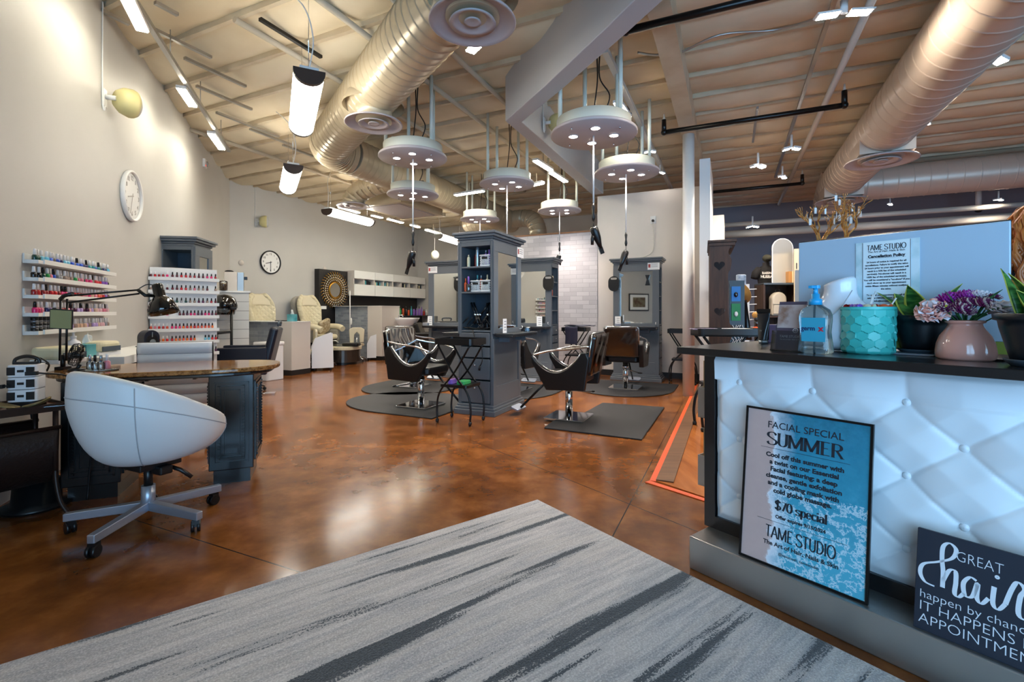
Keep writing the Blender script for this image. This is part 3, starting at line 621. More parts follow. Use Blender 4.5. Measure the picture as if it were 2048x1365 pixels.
# black round speakers / hand mirrors hooked on the crowns
def handmirror(): 
    t = thing('hand_mirror', '', 'hand mirror'); b = MB()
    prof = rrect(.2, .27, .099, 8); b.prism([p for p in prof], -.012, .012, RX90); b.build('back', m_black, t, .003)
    MB().prism(rrect(.11, .035, .017, 5, 0, .09), .0125, .0135, RX90).build('hand_slot', M('pale wall through slot', (170, 166, 158), .6), t); return t
h = handmirror(); place(h, S4.matrix_basis @ Vector((.02, -.055, 1.72)), TG); tag(h, 'black oval hand mirror hooked on the left side of the station at the pale wall', 'hand mirror', 'black hand mirrors')
dup(h, S3.matrix_basis @ Vector((.75, -.055, 1.72)), TG, 'black oval hand mirror hooked on the right side of the station before the brick'); dup(h, S2.matrix_basis @ Vector((.69, -.055, 1.72)), TG, 'black oval hand mirror beside the left edge of the central station')
cl = thing('clip_holder', 'black clip on the mirror of the station at the pale wall', 'clip', S4.matrix_basis @ Vector((.6, -.024, 1.78)), TG); MB().prism([(-.04, .08), (.04, .08), (.015, 0), (.04, -.1), (-.04, -.1), (-.015, 0)], 0, .012, RX90).build('body', m_black, cl)
# ---- on the shelves of the central station
def lath(name, prof, mat, parent=None, n=18, **k): return MB().lathe(prof, n, **k).build(name, mat, parent)
def bottle(kind, lab, loc, r, h, mat, capmat, cap=.3, cat='bottle', group=None, rz=0):
    t = thing(kind, lab, cat, loc, rz, group); b = h * (1 - cap)
    lath('body', [(.001, 0), (r * .95, 0), (r, .004), (r, b * .82), (r * .8, b * .95), (r * .45, b), (.001, b)], mat, t); lath('cap', [(.001, b), (r * .42, b), (r * .42, h * .98), (r * .3, h), (.001, h)], capmat, t); return t
def on_c(x, y, z): return CENM @ Vector((x, y, z))
m_purp = M('violet plastic', (150, 104, 200), .35); m_teal = M('teal plastic', (70, 160, 170), .35); m_silver = M('silver can', (176, 190, 200), .25, .8); m_redp = M('red plastic', (176, 40, 36), .35)
m_cream2 = M('cream plastic', (222, 214, 180), .4); m_orange = M('orange plastic', (214, 90, 46), .4); m_green = M('green plastic', (56, 160, 90), .35)
bottle('spray_can', 'tall silver spray can on the upper shelf of the central station', on_c(.09, .25, 1.76), .022, .27, m_silver, m_teal, .1)
bottle('tube_bottle', 'cream tube with blue cap on the upper shelf of the central station', on_c(.07, .36, 1.76), .02, .15, m_cream2, m_cream2, .15)
bottle('spray_can', 'dark red can behind the cream tube on the upper shelf', on_c(.2, .33, 1.76), .02, .2, m_redp, m_silver, .15)
def basket(lab, loc, w=.15, d=.13, h=.14):
    t = thing('lattice_basket', lab, 'basket', loc, TG + R(90), 'white lattice baskets on the central station shelves'); b = MB()
    n = 7
    def side(f):
        for k in range(-n, n + 1):
            for s in (-1, 1):
                pts = [(k / n + s * q / 8 * .6, q / 8) for q in range(9)]; pts = [p for p in pts if -.001 <= p[0] <= 1.001]
                if len(pts) > 1: b.tube([f(*pts[0]), f(*pts[-1])], .0038, 4)
    side(lambda u, v: (-w / 2, -d / 2 + d * u, .012 + v * (h - .03))); side(lambda u, v: (-w / 2 + w * u, -d / 2, .012 + v * (h - .03)))
    side(lambda u, v: (w / 2, -d / 2 + d * u, .012 + v * (h - .03))); side(lambda u, v: (-w / 2 + w * u, d / 2, .012 + v * (h - .03)))
    b.build('lattice', m_white, t)
    rim = MB(); rim.prism(rrect(w + .012, d + .012, .02), 0, .014); rim.build('base', m_white, t)
    r = MB(); P = rrect(w + .012, d + .012, .02); r.tube([(x, y, h - .012) for x, y in P], .009, 6, True).build('rim', m_white, t)
    MB().box(-w / 2 - .008, -w / 2 - .003, -.035, .035, h - .055, h - .03).build('label_plate', m_black, t); return t
basket('white lattice basket on the upper shelf of the central station', on_c(.1, .115, 1.76)); basket('left white lattice basket on the second shelf of the central station', on_c(.12, .25, 1.46)); basket('right white lattice basket on the second shelf of the central station', on_c(.1, .105, 1.46))
for k, (y, x, z, mt, cm, lab) in enumerate(((.14, .1, 1.775, m_purp, m_silver, 'violet bottle with silver top standing in the upper shelf basket'), (.09, .09, 1.775, m_purp, m_purp, 'second violet bottle in the upper shelf basket'), (.26, .11, 1.475, m_silver, m_teal, 'silver pack sticking out of the left basket'), (.22, .13, 1.475, m_orange, m_silver, 'orange capped bottle in the left basket'), (.12, .1, 1.475, m_cream2, m_cream2, 'cream tub in the right basket'), (.07, .1, 1.475, m_bback, m_orange, 'brown bottle in the right basket'))):
    bottle('product_bottle', lab, on_c(x, y, z), .018, .19, mt, cm, .25)
bottle('squeeze_bottle', 'violet topped clear bottle overhanging the second shelf edge', on_c(.025, .335, 1.465), .028, .18, m_acryl, m_purp, .5); bottle('product_bottle', 'orange bottle beside the violet topped clear bottle', on_c(.05, .39, 1.465), .018, .16, m_orange, m_orange, .3)
# curling irons and cables on the lower shelf
for k, (y, dy, lab) in enumerate(((.34, .1, 'black curling iron leaning left on the lower shelf'), (.28, .08, 'second black curling iron crossing the first'), (.22, -.08, 'black flat iron leaning right on the lower shelf'), (.12, -.07, 'black curling iron by the right shelf wall'))):
    t = thing('hair_iron', lab, 'hair iron', (0, 0, 0), 0, 'hair irons on the lower shelf'); a = on_c(.09, y - dy, 1.015 + .06); b = on_c(.2, min(max(y + dy, .05), .395), 1.33)
    MB().tube([a, a.lerp(b, .45)], .017, 8).build('handle', m_black, t); MB().tube([a.lerp(b, .45), b], .012, 8).build('barrel', m_black, t); MB().ell(a.lerp(b, .42), .022, 8, 6).build('collar', m_chrome, t)
    MB().tube(smooth_path([a, on_c(.06, y - dy * 1.5, 1.02), on_c(.04, y + dy, 1.04), on_c(.03, y, 1.15)]), .007, 6).build('cord', m_black, t)
bottle('wide_brush', 'black paddle brush standing on the lower shelf', on_c(.25, .2, 1.0), .035, .33, m_black, m_black, .7, 'brush')
t = thing('plug_cord', 'black cord hanging down the drawer front of the central station', 'cord'); MB().tube(smooth_path([on_c(-.02, .25, 1.0), on_c(-.05, .2, .9), on_c(-.03, .13, .8), on_c(-.03, .12, .65), on_c(-.03, .15, .58)]), .006, 6).build('cable', m_black, t); MB().cyl(on_c(-.03, .15, .58), on_c(-.03, .16, .53), .012, None, 8).build('plug', m_black, t)
# products on the open shelves of the back stations
for st, nm in ((S3, 'station before the brick'), (S4, 'station at the pale wall')):
    for k, (z, mt, nm2) in enumerate(((1.25, m_silver, 'silver can'), (1.5, m_orange, 'amber bottle'), (1.75, m_cream2, 'cream bottle'))):
        bottle('product_bottle', '%s on the %s side shelf of the %s' % (nm2, ('lower', 'middle', 'upper')[k], nm), st.matrix_basis @ Vector((.72, .15 + .04 * k, z)), .02, .15, mt, m_black, .25)

# ================================================================ STYLING CHAIRS (local forward = +y)
def styling_chair(backmat, film=False):
    t = thing('styling_chair', '', 'styling chair')
    MB().prism(rrect(.5, .52, .06), .42, .52, Matrix.Translation((0, .02, 0))).build('seat', m_bleather, t, .025)
    Mb = Matrix.Translation((0, -.27, .5)) @ Matrix.Rotation(R(-9), 4, 'X').inverted()
    MB().prism(rrect(.52, .46, .05), -.045, .045, Mb @ Matrix.Translation((0, 0, .24)) @ RX90).build('backrest', backmat, t, .03)
    fm = MB()
    def ff(u, v):
        return Mb @ Vector((-.265 + .53 * u, .052 + .0012 * math.sin(u * 17 + 2 * math.sin(v * 5)) * math.sin(v * 4 + u * 4), .03 + .45 * v))
    def fb(u, v): p = ff(u, v); return Mb @ Vector((-.265 + .53 * u, -.054 - .0012 * math.sin(u * 15 + 2 * math.sin(v * 5)), .03 + .45 * v))
    fm.grid(ff, 24, 20); fm.grid(fb, 24, 20); fm.build('plastic_cover', m_film, t)
    pts = [(Mb @ Vector(p)) for p in ((-.262, 0, .05), (-.262, 0, .46), (-.24, 0, .478), (.24, 0, .478), (.262, 0, .46), (.262, 0, .05))]
    MB().tube(pts, .008, 6).build('edge_trim', m_chrome, t)
    for s in (-1, 1):
        out = [(-.27, .36), (.16, .345), (.33, .64), (.34, .70), (.325, .715)]
        n = 14; cres = [(.325 - .56 * k / n, .715 - .20 * math.sin(math.pi * k / n) ** .8 + .05 * k / n) for k in range(n + 1)]
        P = out + cres[1:] + [(-.29, .765), (-.32, .70)]
        a = MB().prism([(q[0], q[1]) for q in P], -.035, .035, Matrix.Translation((s * .29, 0, 0)) @ Matrix.Rotation(R(90), 4, 'Z') @ RX90).build('arm_panel', m_bleather, t, .018)
        MB().tube([(s * .29, y, z + .008) for y, z in cres], .011, 8).build('crescent_trim', m_chrome, a)
        MB().tube(smooth_path([(s * .29, .325, .72), (s * .29, .12, .775), (s * .29, -.12, .80), (s * .28, -.31, .83)]), .012, 8).build('arm_bar', m_chrome, a)
    MB().cyl((0, 0, .02), (0, 0, .42), .042, None, 20).build('column', m_chrome, t); MB().cyl((0, 0, .3), (0, 0, .36), .05, None, 20).build('collar', m_chrome, t)
    MB().prism(rrect(.46, .46, .02), 0, .02).build('base_plate', m_chrome, t, .004)
    pl = MB().tube(smooth_path([(.04, -.04, .3), (.14, -.12, .28), (.24, -.2, .27)]), .009, 8).build('pump_lever', m_chrome, t); MB().ell((.26, -.215, .27), (.04, .018, .012), 10, 6).build('pedal', m_black, pl)
    fr = MB().tube([(0, .24, .42), (0, .6, .06)], .014, 8).build('footrest_bar', m_blackm, t)
    MB().prism(rrect(.26, .11, .03), -.012, .012, Matrix.Translation((0, .63, .06)) @ Matrix.Rotation(R(20), 4, 'X')).build('foot_plate', m_alu, fr, .005)
    return t
CH = [(GP(842, 814), TG - R(90), 'black styling chair with clear plastic over its back, left of the central station', 0),
      (GP(1138, 838), TG + R(90), 'nearest black styling chair on the square mat, its shiny back toward the counter', 0),
      (GP(1251, 778), TG, 'black styling chair on the rounded mat facing the mirror at the pale wall', 0),
      (Vector((-1.62, 7.7, 0)), TG, 'black styling chair behind the plastic covered one, seen between station and pedicure area', 0),
      (Vector((.02, 7.35, 0)), TG, 'black styling chair half hidden just right behind the central station', 0)]
c0 = styling_chair(m_bback)
for i, (p, a, lab, f) in enumerate(CH):
    o = c0 if i == 0 else copy_tree(c0); p = Vector((p.x, p.y, .018)); place(o, p, a); tag(o, lab, 'styling chair', 'black styling chairs')
# ---- floor mats
def mat_poly(pts, lab, h=.016): 
    o = MB().prism([tuple(p[:2]) for p in pts], .0005, h).build('floor_mat', m_mat, None, .006); return tag(o, lab, 'floor mat', 'black anti fatigue mats')
mat_poly([GP(1088, 858), GP(1284, 882), GP(1329, 817), GP(1205, 808), GP(1150, 838), GP(1118, 836)], 'black square mat under the nearest styling chair')
def dshape(c, a, w, L):
    M0 = Matrix.Translation(c) @ Matrix.Rotation(a, 4, 'Z'); P = [(w / 2, L * .45), (-w / 2, L * .45)]
    for k in range(17):
        q = math.pi + math.pi * k / 16; P.append((w / 2 * math.cos(q), L * .55 * math.sin(q) + L * .0))
    return [M0 @ Vector((x, y, 0)) for x, y in P]
mat_poly(dshape(GP(842, 806) + Vector((-.1, 0, 0)), TG - R(90), 1.45, 1.75), 'black rounded mat under the plastic covered chair left of the central station')
mat_poly(dshape(GP(1251, 776) - GY * .05, TG, 1.5, 1.5), 'black rounded mat before the mirror station at the pale wall')
mat_poly(dshape(Vector((-1.62, 7.7, 0)), TG, 1.5, 1.5), 'black rounded mat under the chair behind the plastic covered one'); mat_poly(dshape(Vector((.02, 7.35, 0)), TG, 1.4, 1.5), 'black rounded mat behind the central station')
# ---- folding tray carts
def tray_cart(w=.48, d=.36, H=.93, casters=True):
    t = thing('tray_cart', '', 'tray cart')
    tr = MB().prism(rrect(w, d, .04), H - .07, H - .055); P = rrect(w, d, .04); P2 = rrect(w - .02, d - .02, .035); n = len(P)
    vs = [(x, y, z) for z in (H - .07, H) for x, y in P] + [(x, y, H) for x, y in P2] + [(x, y, H - .055) for x, y in P2]
    tr.add(vs, [(k * n + i, k * n + (i + 1) % n, (k + 1) * n + (i + 1) % n, (k + 1) * n + i) for k in range(3) for i in range(n)])
    tr.build('top_tray', m_black, t)
    for s in (-1, 1):
        for q in (-1, 1):
            MB().tube(smooth_path([(q * w * .42, s * (d / 2 - .03), H - .07), (q * .02, s * (d / 2 - .03), H * .62), (-q * w * .35, s * (d / 2 - .03), H * .38), (-q * w * .44, s * (d / 2 - .03), H * .2), (-q * w * .43, s * (d / 2 - .03), .05)]), .011, 8).build('leg', m_blackm, t)
            if casters:
                c = MB().ell((-q * w * .43, s * (d / 2 - .03), .027), (.017, .026, .027), 10, 8).build('caster', m_black, t)
    MB().prism(rrect(w * .72, d * .9, .03), .40, .43).build('lower_tray', m_black, t)
    return t
TRAYC = tray_cart(); cp_ = GP(912, 836) + Vector((-.02, .1, 0)); place(TRAYC, (-.57, 5.27, 0), TG); tag(TRAYC, 'black folding tray cart on casters standing in front of the central station shelves', 'tray cart', 'black tray carts')
t = dup(TRAYC, Vector((3.02, 8.05, 0)), TG, 'black tray cart standing between the pale wall station and the column'); t.location.x -= .12
tw = dup(TRAYC, Vector((1.2, 8.9, 0)), TG, 'black tray cart with a navy towel hanging over it before the brick partition')
for k, (dx, mt, lab, h) in enumerate(((-.06, m_purp, 'violet jar on the lower tray of the cart by the central station', .05), (.07, m_green, 'green box on the lower tray of the cart by the central station', .04), (.0, M('navy pouch', (40, 50, 110), .6), 'navy pouch on the top tray of the cart by the central station', .035))):
    z = .43 if k < 2 else .875; p = TRAYC.matrix_basis @ Vector((dx, -.05, z))
    o = MB().prism(rrect(.1 if k else .06, .16 if k != 2 else .12, .02), 0, h).build('tray_item', mt, None, .006); place(o, p, TG); tag(o, lab, 'box' if k else 'jar')
m_towel = M('navy towel', (24, 24, 52), .9, sheen=.4, bump=(120, .4))
def hang_towel(u, v):
    x = -.12 + .24 * u; s = v * .62 - .3
    if s < 0: return Vector((x, s + .03, .945 + .004 * math.sin(u * 9)))
    return Vector((x * (1 - .1 * s) + .01 * math.sin(s * 9), .04 - .02 * s * math.sin(u * 11), .945 - s))
o = MB().grid(lambda u, v: (lambda p: Vector((p.x, -p.y - .18, p.z)))(hang_towel(u, v)), 16, 24).build('towel', m_towel, None, 0, 0, .008); place(o, tw.matrix_basis @ Vector((-.03, 0, 0)), TG); tag(o, 'navy towel hanging over the front of the tray cart by the brick partition', 'towel')
o = MB().grid(lambda u, v: Vector((-.22 + .5 * u, -.2 + .36 * v, .965 + .012 * math.sin(u * 7) * math.cos(v * 5))), 14, 12).build('cape', m_towel, None, 0, 0, .012); place(o, tw.matrix_basis @ Vector((.05, 0, 0)), TG); tag(o, 'folded navy cape lying on the tray cart by the brick partition', 'cape')
# ================================================================ NAIL AREA AT THE LEFT WALL
# nail desk: local x runs away from the left wall, local y along it into depth
m_gran = M('brown granite', (120, 84, 48), .08); g = NT(m_gran); n = g.noise(g.pos(), 28, 8, .75); g.l(g.ramp(n, [(.32, (36, 22, 14)), (.45, (120, 78, 38)), (.55, (168, 122, 70)), (.68, (92, 56, 30)), (.8, (200, 160, 104))]), g.b.inputs['Base Color'])
TN = TW - R(90); NX = Vector((math.cos(TN), math.sin(TN), 0)); NY = Vector((-math.sin(TN), math.cos(TN), 0))
DC = Vector((-2.42, 3.41, 0))
dk = thing('nail_desk', 'nail desk with brown granite top on two carved black pedestals', 'desk', DC, TN)
P = []
for k in range(48):
    a = 2 * math.pi * k / 48; ca, sa = math.cos(a), math.sin(a); P.append((.68 * abs(ca) ** .62 * (1 if ca > 0 else -1), .35 * abs(sa) ** .75 * (1 if sa > 0 else -1)))
MB().prism(P, .80, .83).build('granite_top', m_gran, dk, .008)
MB().prism([(x * .93, y * .9) for x, y in P], .772, .80).build('apron', m_esp, dk, .008)
m_blk = M('black carved wood', (10, 10, 12), .3, coat=.3)
for s in (-1, 1):
    cx = s * (.40 if s < 0 else .385); w, d = (.31, .44) if s < 0 else (.28, .40)
    p = MB().box(cx - w / 2, cx + w / 2, -d / 2, d / 2, .1, .772).build('pedestal', m_blk, dk, .006)
    MB().box(cx - w / 2 + .025, cx + w / 2 - .025, -d / 2 + .03, d / 2 - .03, 0, .1).build('toe_base', m_blk, p)
    for face in range(3):
        Mf = [Matrix.Translation((cx, -d / 2, 0)), Matrix.Translation((cx + w / 2, 0, 0)) @ Matrix.Rotation(R(90), 4, 'Z'), Matrix.Translation((cx - w / 2, 0, 0)) @ Matrix.Rotation(R(-90), 4, 'Z')][face]; fw = w if face == 0 else d
        f = MB()
        for o, t_, e in ((.03, .012, .010), (.055, .02, .014), (.085, .012, .008)):
            x0, x1, z0, z1 = -fw / 2 + o, fw / 2 - o, .1 + o + .02, .772 - o - .02
            f.box(x0, x1, -e, 0, z0, z0 + t_, Mf).box(x0, x1, -e, 0, z1 - t_, z1, Mf).box(x0, x0 + t_, -e, 0, z0, z1, Mf).box(x1 - t_, x1, -e, 0, z0, z1, Mf)
        x0, x1, z0, z1 = -fw / 2 + .065, fw / 2 - .065, .185, .687
        for k in range(24):
            z = z0 + (z1 - z0) * k / 23
            for x in (x0, x1): f.box(x - .007, x + .007, -.02, -.01, z - .006, z + .006, Mf)
        f.build('carved_panel', m_blk, p)
for sx in (-.14, .14): MB().box(sx - .01, sx + .01, -.1, .1, .74, .772).build('cross_brace', m_blk, dk)
def on_desk(px, Y, z=.83): p = PX(px, 600, Y); p.z = z; return p
# ---- white tub chair in the foreground
def tub_chair():
    t = thing('tub_chair', 'white leatherette tub chair on a five arm castor base in the foreground', 'chair')
    def rim(a):                                         # a = 0 at the back (-y), pi at the front
        c = (1 - math.cos(a)) / 2; return .885 - .33 * c ** 1.15 - .02 * c
    def sh(a, v, off=0.):
        c = (1 - math.cos(a)) / 2; zt = rim(a); z0 = .37
        k = math.sin(v * math.pi / 2); rr = .09 + (.25 + .035 * c) * k ** .72
        z = z0 + (zt - z0) * (1 - math.cos(v * math.pi / 2)) ** .95
        rr -= .02 * max(0, v - .8) / .2 * (1 - .3 * c)
        rr -= off; 
        return Vector((math.sin(a) * rr * .98, -math.cos(a) * (rr - .0) - (.03 if c < .5 else 0) * v * (1 - 2 * c if c < .5 else 0) + .03 * c, z + off * .25 * (1 - v)))
    N = 48
    b = MB(); prof = [(v / 14, 0) for v in range(15)]
    ring = []
    for v in range(15): ring.append([sh(2 * math.pi * k / N, v / 14) for k in range(N)])
    for q in range(1, 6):
        an = math.pi * q / 6; ring.append([(lambda o, i: (o + i) / 2 + (o - i) / 2 * math.cos(an) + Vector((0, 0, .028 * math.sin(an))))(sh(2 * math.pi * k / N, 1), sh(2 * math.pi * k / N, 1, .062)) for k in range(N)])
    for v in range(14, 3, -1): ring.append([sh(2 * math.pi * k / N, v / 14, .062) for k in range(N)])
    vs = [p for r_ in ring for p in r_]; m = len(ring)
    b.add(vs, [(i * N + k, i * N + (k + 1) % N, (i + 1) * N + (k + 1) % N, (i + 1) * N + k) for i in range(m - 1) for k in range(N)] + [tuple(range(N - 1, -1, -1))], True)
    s = b.build('shell', m_wleather, t)
    MB().lathe([(.001, .40), (.19, .42), (.215, .46), (.2, .49), (.15, .5), (.001, .505)], 28, (0, .03, 0)).build('seat_cushion', m_wleather, t)
    for a0 in (.95, -.95, 2.5, -2.5):
        MB().tube([sh(a0, v / 14, -.001) for v in range(1, 15)], .0028, 5).build('seam', M_SEAM, s)
    MB().tube([sh(2 * math.pi * k / N, .86, -.001) for k in range(N)], .003, 5, True).build('seam', M_SEAM, s)
    MB().box(-.11, .11, -.1, .12, .335, .375).build('tilt_plate', m_black, t, .006); MB().cyl((0, 0, .2), (0, 0, .345), .022, None, 14).build('gas_post', m_black, t)
    MB().box(.06, .15, -.02, .05, .30, .35).build('tilt_knob', m_black, t, .01); MB().tube([(.05, .05, .335), (.13, .1, .3), (.17, .14, .25)], .012, 8).build('lever', m_black, t)
    MB().cyl((0, 0, .085), (0, 0, .225), .036, .034, 20).build('hub', m_alu, t)
    for k in range(5):
        a = R(72 * k + 8); L = .385; M5 = Matrix.Rotation(a, 4, 'Z')
        arm = MB().add([(.02, -.022, .085), (.02, .022, .085), (L, -.019, .072), (L, .019, .072), (.02, -.022, .135), (.02, .022, .135), (L, -.019, .115), (L, .019, .115)], [(0, 2, 3, 1), (4, 5, 7, 6), (0, 1, 5, 4), (2, 6, 7, 3), (0, 4, 6, 2), (1, 3, 7, 5)], False, M5).build('base_arm', m_alu, t, .004)
        c = MB(); x, y = math.cos(a) * (L - .03), math.sin(a) * (L - .03); d = Matrix.Translation((x, y, .03)) @ Matrix.Rotation(a + .8 + k, 4, 'Z')
        for q in (-.014, .014): c.cyl((q - .008, .015, 0), (q + .008, .015, 0), .03, None, 16, d)
        c.box(-.018, .018, -.01, .03, .0, .04, d); c.cyl((0, 0, .02), (0, 0, .05), .008, None, 8, d); c.build('caster', m_black, arm)
    return t
M_SEAM = M('grey seam stitch', (176, 178, 184), .6)
tb = tub_chair(); f = Vector((.42, .91)); place(tb, (-2.09, 2.73, 0), math.atan2(-f.x, f.y))
# ---- ribbed client chair behind the desk, its backrest turned to us
rc = thing('ribbed_chair', 'white ribbed office chair with dark piping behind the nail desk', 'chair', PX(356, 700, 4.15) * Vector((1, 1, 0)), R(20))
def rib(u, v):
    x = (u - .5) * .54; z = .42 + .53 * v; y = .05 * math.cos((u - .5) * 2.4) + .06 * v + .022 * abs(math.sin(v * math.pi * 6)) ; return Vector((x, -y * .6 - .02 * (1 - v), z))
b = MB(); b.grid(lambda u, v: rib(u, v) + Vector((0, 0, 0)), 16, 60); b.build('backrest', m_wleather, rc, 0, 0, .035)
MB().tube([rib(*q) for q in [(0, v / 10) for v in range(11)] + [(u / 10, 1) for u in range(1, 11)] + [(1, 1 - v / 10) for v in range(1, 11)]], .012, 6).build('piping', m_black, rc)
MB().prism(rrect(.52, .5, .08), .40, .47, Matrix.Translation((0, .25, 0))).build('seat', m_wleather, rc, .02)
for k in range(1, 6): MB().tube([rib(u / 12, k / 6) + Vector((0, -.019, 0)) for u in range(13)], .0045, 5).build('rib_seam_shade', M_SEAM, rc)  # grey seam lines put shade into the rib valleys, flat light shows none
MB().cyl((0, .22, .1), (0, .22, .41), .03, None, 14).build('gas_post', m_chrome, rc)
for k in range(5):
    a = R(72 * k + 30); l = MB().tube(smooth_path([(0, .22, .12), (.15 * math.cos(a), .22 + .15 * math.sin(a), .13), (.29 * math.cos(a), .22 + .29 * math.sin(a), .075)]), .018, 8).build('base_arm', m_chrome, rc)
    MB().ell((.29 * math.cos(a), .22 + .29 * math.sin(a), .031), (.022, .03, .031), 12, 8).build('caster', m_black, l)
# ---- side table with woven sling at the far left
m_brn = M('reddish brown table top', (150, 98, 70), .25, noise=(6, .3, .7), c2=(116, 72, 50)); m_brm = M('brown metal', (52, 36, 30), .4, .4)
st = thing('side_table', 'brown side table with woven magazine sling at the left frame edge', 'side table', Vector((-2.70, 2.86, 0)), math.atan2(.872, .489))
MB().box(-.62, 0, 0, .36, .645, .66).build('top_board', m_brn, st, .002); MB().box(-.63, .01, -.01, .0, .63, .675).box(0, .01, 0, .36, .63, .675).box(-.63, .01, .36, .37, .63, .675).build('top_frame', m_brm, st)
for y in (.02, .34):
    MB().tube([(-.03, y, .64), (-.03, y, .2)], .014, 8).build('post', m_brm, st)
    s = -1 if y < .1 else 1
    MB().tube(smooth_path([(-.03, y, .3), (-.03, y + s * .01, .2), (-.02, y + s * .05, .08), (.01, y + s * .10, .0)]), .012, 8).build('leg', m_brm, st); MB().tube([(-.6, y, .64), (-.6, y, .02)], .014, 8).build('post', m_brm, st)
sl = MB().grid(lambda u, v: Vector((-.6 + .58 * u, .0 + .36 * v, .52 - .34 * math.sin(math.pi * v) ** .45)), 40, 30).build('woven_sling', M('dark woven leather', (40, 26, 22), .45, bump=(60, .5)), st, 0, 0, .012)
MB().tube([(-.62, .0, .53), (-.01, .0, .53)], .012, 8).build('sling_rail', m_brm, st); MB().tube([(-.62, .36, .53), (-.01, .36, .53)], .012, 8).build('sling_rail', m_brm, st)
def on_st(px, Y, z=.66): p = PX(px, 600, Y); p.z = z; return p
pt = thing('power_tower', 'white stacked power outlet tower with black handle on the side table', 'power strip', on_st(54, 2.83), R(20)); pt.scale = (.84, .84, 1); MB().prism(rrect(.17, .15, .03), 0, .03).build('base', m_black, pt)
for k in range(3):
    z = .032 + .073 * k; b = MB().prism(rrect(.165, .145, .035, 4), z, z + .07).build('tier', m_plastic, pt, .003)
    for x in (-.052, .052): MB().box(x - .022, x + .022, -.076, -.07, z + .012, z + .058).build('socket', m_black, b)
    MB().box(-.018, .018, -.076, -.07, z + .028, z + .042).build('usb_port', m_black, b)
MB().tube(smooth_path([(-.07, 0, .252), (-.06, 0, .28), (0, 0, .295), (.06, 0, .28), (.07, 0, .252)]), .011, 8).box(-.07, .07, -.02, .02, .25, .262).build('handle', m_black, pt)
for k, (pts, lab) in enumerate((([(.05, -.07, .20), (.12, -.1, .2), (.2, 0, .16), (.25, .08, .0), (.27, .1, -.25), (.25, .12, -.5), (.24, .12, -.64)], 'black cord from the top right socket of the power tower'), ([(-.05, -.07, .13), (-.12, -.08, .13), (-.14, .0, .05), (-.135, .06, .004), (-.13, .1, .004)], 'black cord from the left socket of the power tower'))):
    t = thing('power_lead', lab, 'cord', pt.location, R(20)); MB().tube(smooth_path(pts), .0055, 6).build('cable', m_black, t); MB().box(pts[0][0] - .01, pts[0][0] + .03 * (1 if k == 0 else -1) + .01, -.105, -.077, pts[0][2] - .01, pts[0][2] + .012).build('plug', m_black, t)
m_bronze = M('bronze', (160, 138, 92), .35, .4, noise=(12, .3, .7), c2=(104, 96, 66), bump=(30, .5))
t = thing('leaf_dish', 'bronze leaf shaped dish lying on the side table before the power tower', 'dish', on_st(42, 2.72), R(30))
for s, nm in ((-1, 'leaf'), (1, 'leaf')):
    MB().grid(lambda u, v: Vector((s * (.005 + .12 * u), (v - .5) * .09 * math.sin(math.pi * min(.98, .06 + u * .92)), .006 + .045 * u * u + .012 * abs(v - .5) * 2)), 14, 10).build(nm, m_bronze, t, 0, 0, .008)
o = MB().box(-.07, .07, -.045, .045, 0, .004).build('clear_sheet', m_acryl); place(o, on_st(104, 2.83), R(40)); tag(o, 'small clear sheet lying on the corner of the side table', 'sheet')
o = MB().lathe([(.001, 0), (.17, 0), (.175, .02), (.12, .035), (.11, .16), (.001, .17)], 28).build('floor_lamp_base', m_black); place(o, Vector((-2.98, 2.98, 0)), 0); tag(o, 'black round base on the floor under the side table', 'base')
# ---- white wall counter with beauty tools
cw = WALL0 + WX * .5
wc = thing('wall_counter', 'white laminate wall counter below the polish shelves', 'counter', cw, TW)
MB().box(0, 1.6, -.40, -.005, .79, .86).build('worktop', m_white, wc, .003); MB().box(1.55, 1.59, -.38, -.01, 0, .79).build('end_panel', m_white, wc); MB().box(.02, .06, -.38, -.01, 0, .79).build('end_panel', m_white, wc); MB().box(.9, .92, -.37, -.01, 0, .79).build('divider', m_grey, wc)
def on_wc(px, off, z=.86): p = on_left(px, z); p = p - WY * off; return p
t = thing('nail_lamp', 'dark blue arched nail curing lamp on the white wall counter', 'nail lamp', wc.matrix_basis @ Vector((1.27, -.2, .86)) , TW + R(-45))
def arch(w, h, r0=0, n=14): return [(w / 2, 0)] + [(w / 2 * math.cos(math.pi * k / n), h - w / 2 + w / 2 * math.sin(math.pi * k / n)) for k in range(n + 1)] + [(-w / 2, 0)]
MB().prism(arch(.15, .17), -.06, .06, RX90).build('body', m_navy, t, .004); MB().prism(arch(.11, .125), .0602, .0622, RX90).build('opening', m_black, t); MB().cyl((0, -.066, .05), (0, -.074, .05), .028, None, 16).build('hand_rest', m_silver, t); MB().box(-.09, .09, -.1, .06, -.0, .008).build('foot_plate', m_black, t); MB().box(-.004, .004, -.066, -.062, .1, .15).build('light_bar', m_silver, t)
for px, Y, lab in ((118, 3.35, 'cream nail dryer at the near end of the white wall counter'), (196, 3.95, 'second cream nail dryer on the wall counter behind the desk fan')):
    p = on_desk(px, Y, .86); t = thing('nail_dryer', lab, 'nail dryer', p, TW - R(20)); MB().prism(rrect(.24, .22, .06), 0.03, .115).build('body', m_cream2, t, .02); MB().box(-.11, .11, -.1, .1, 0, .03).build('foot', m_plastic, t, .004); MB().box(-.09, .09, -.115, -.108, .035, .075).build('hand_slot', m_greyd, t)
pb = on_desk(147, 3.75, .86); t = thing('pump_bottle', 'white lotion pump bottle on the white wall counter', 'bottle', pb, R(200)); lath('body', [(.001, 0), (.045, 0), (.048, .01), (.048, .1), (.04, .125), (.018, .14), (.018, .15), (.001, .15)], m_plastic, t, 20)
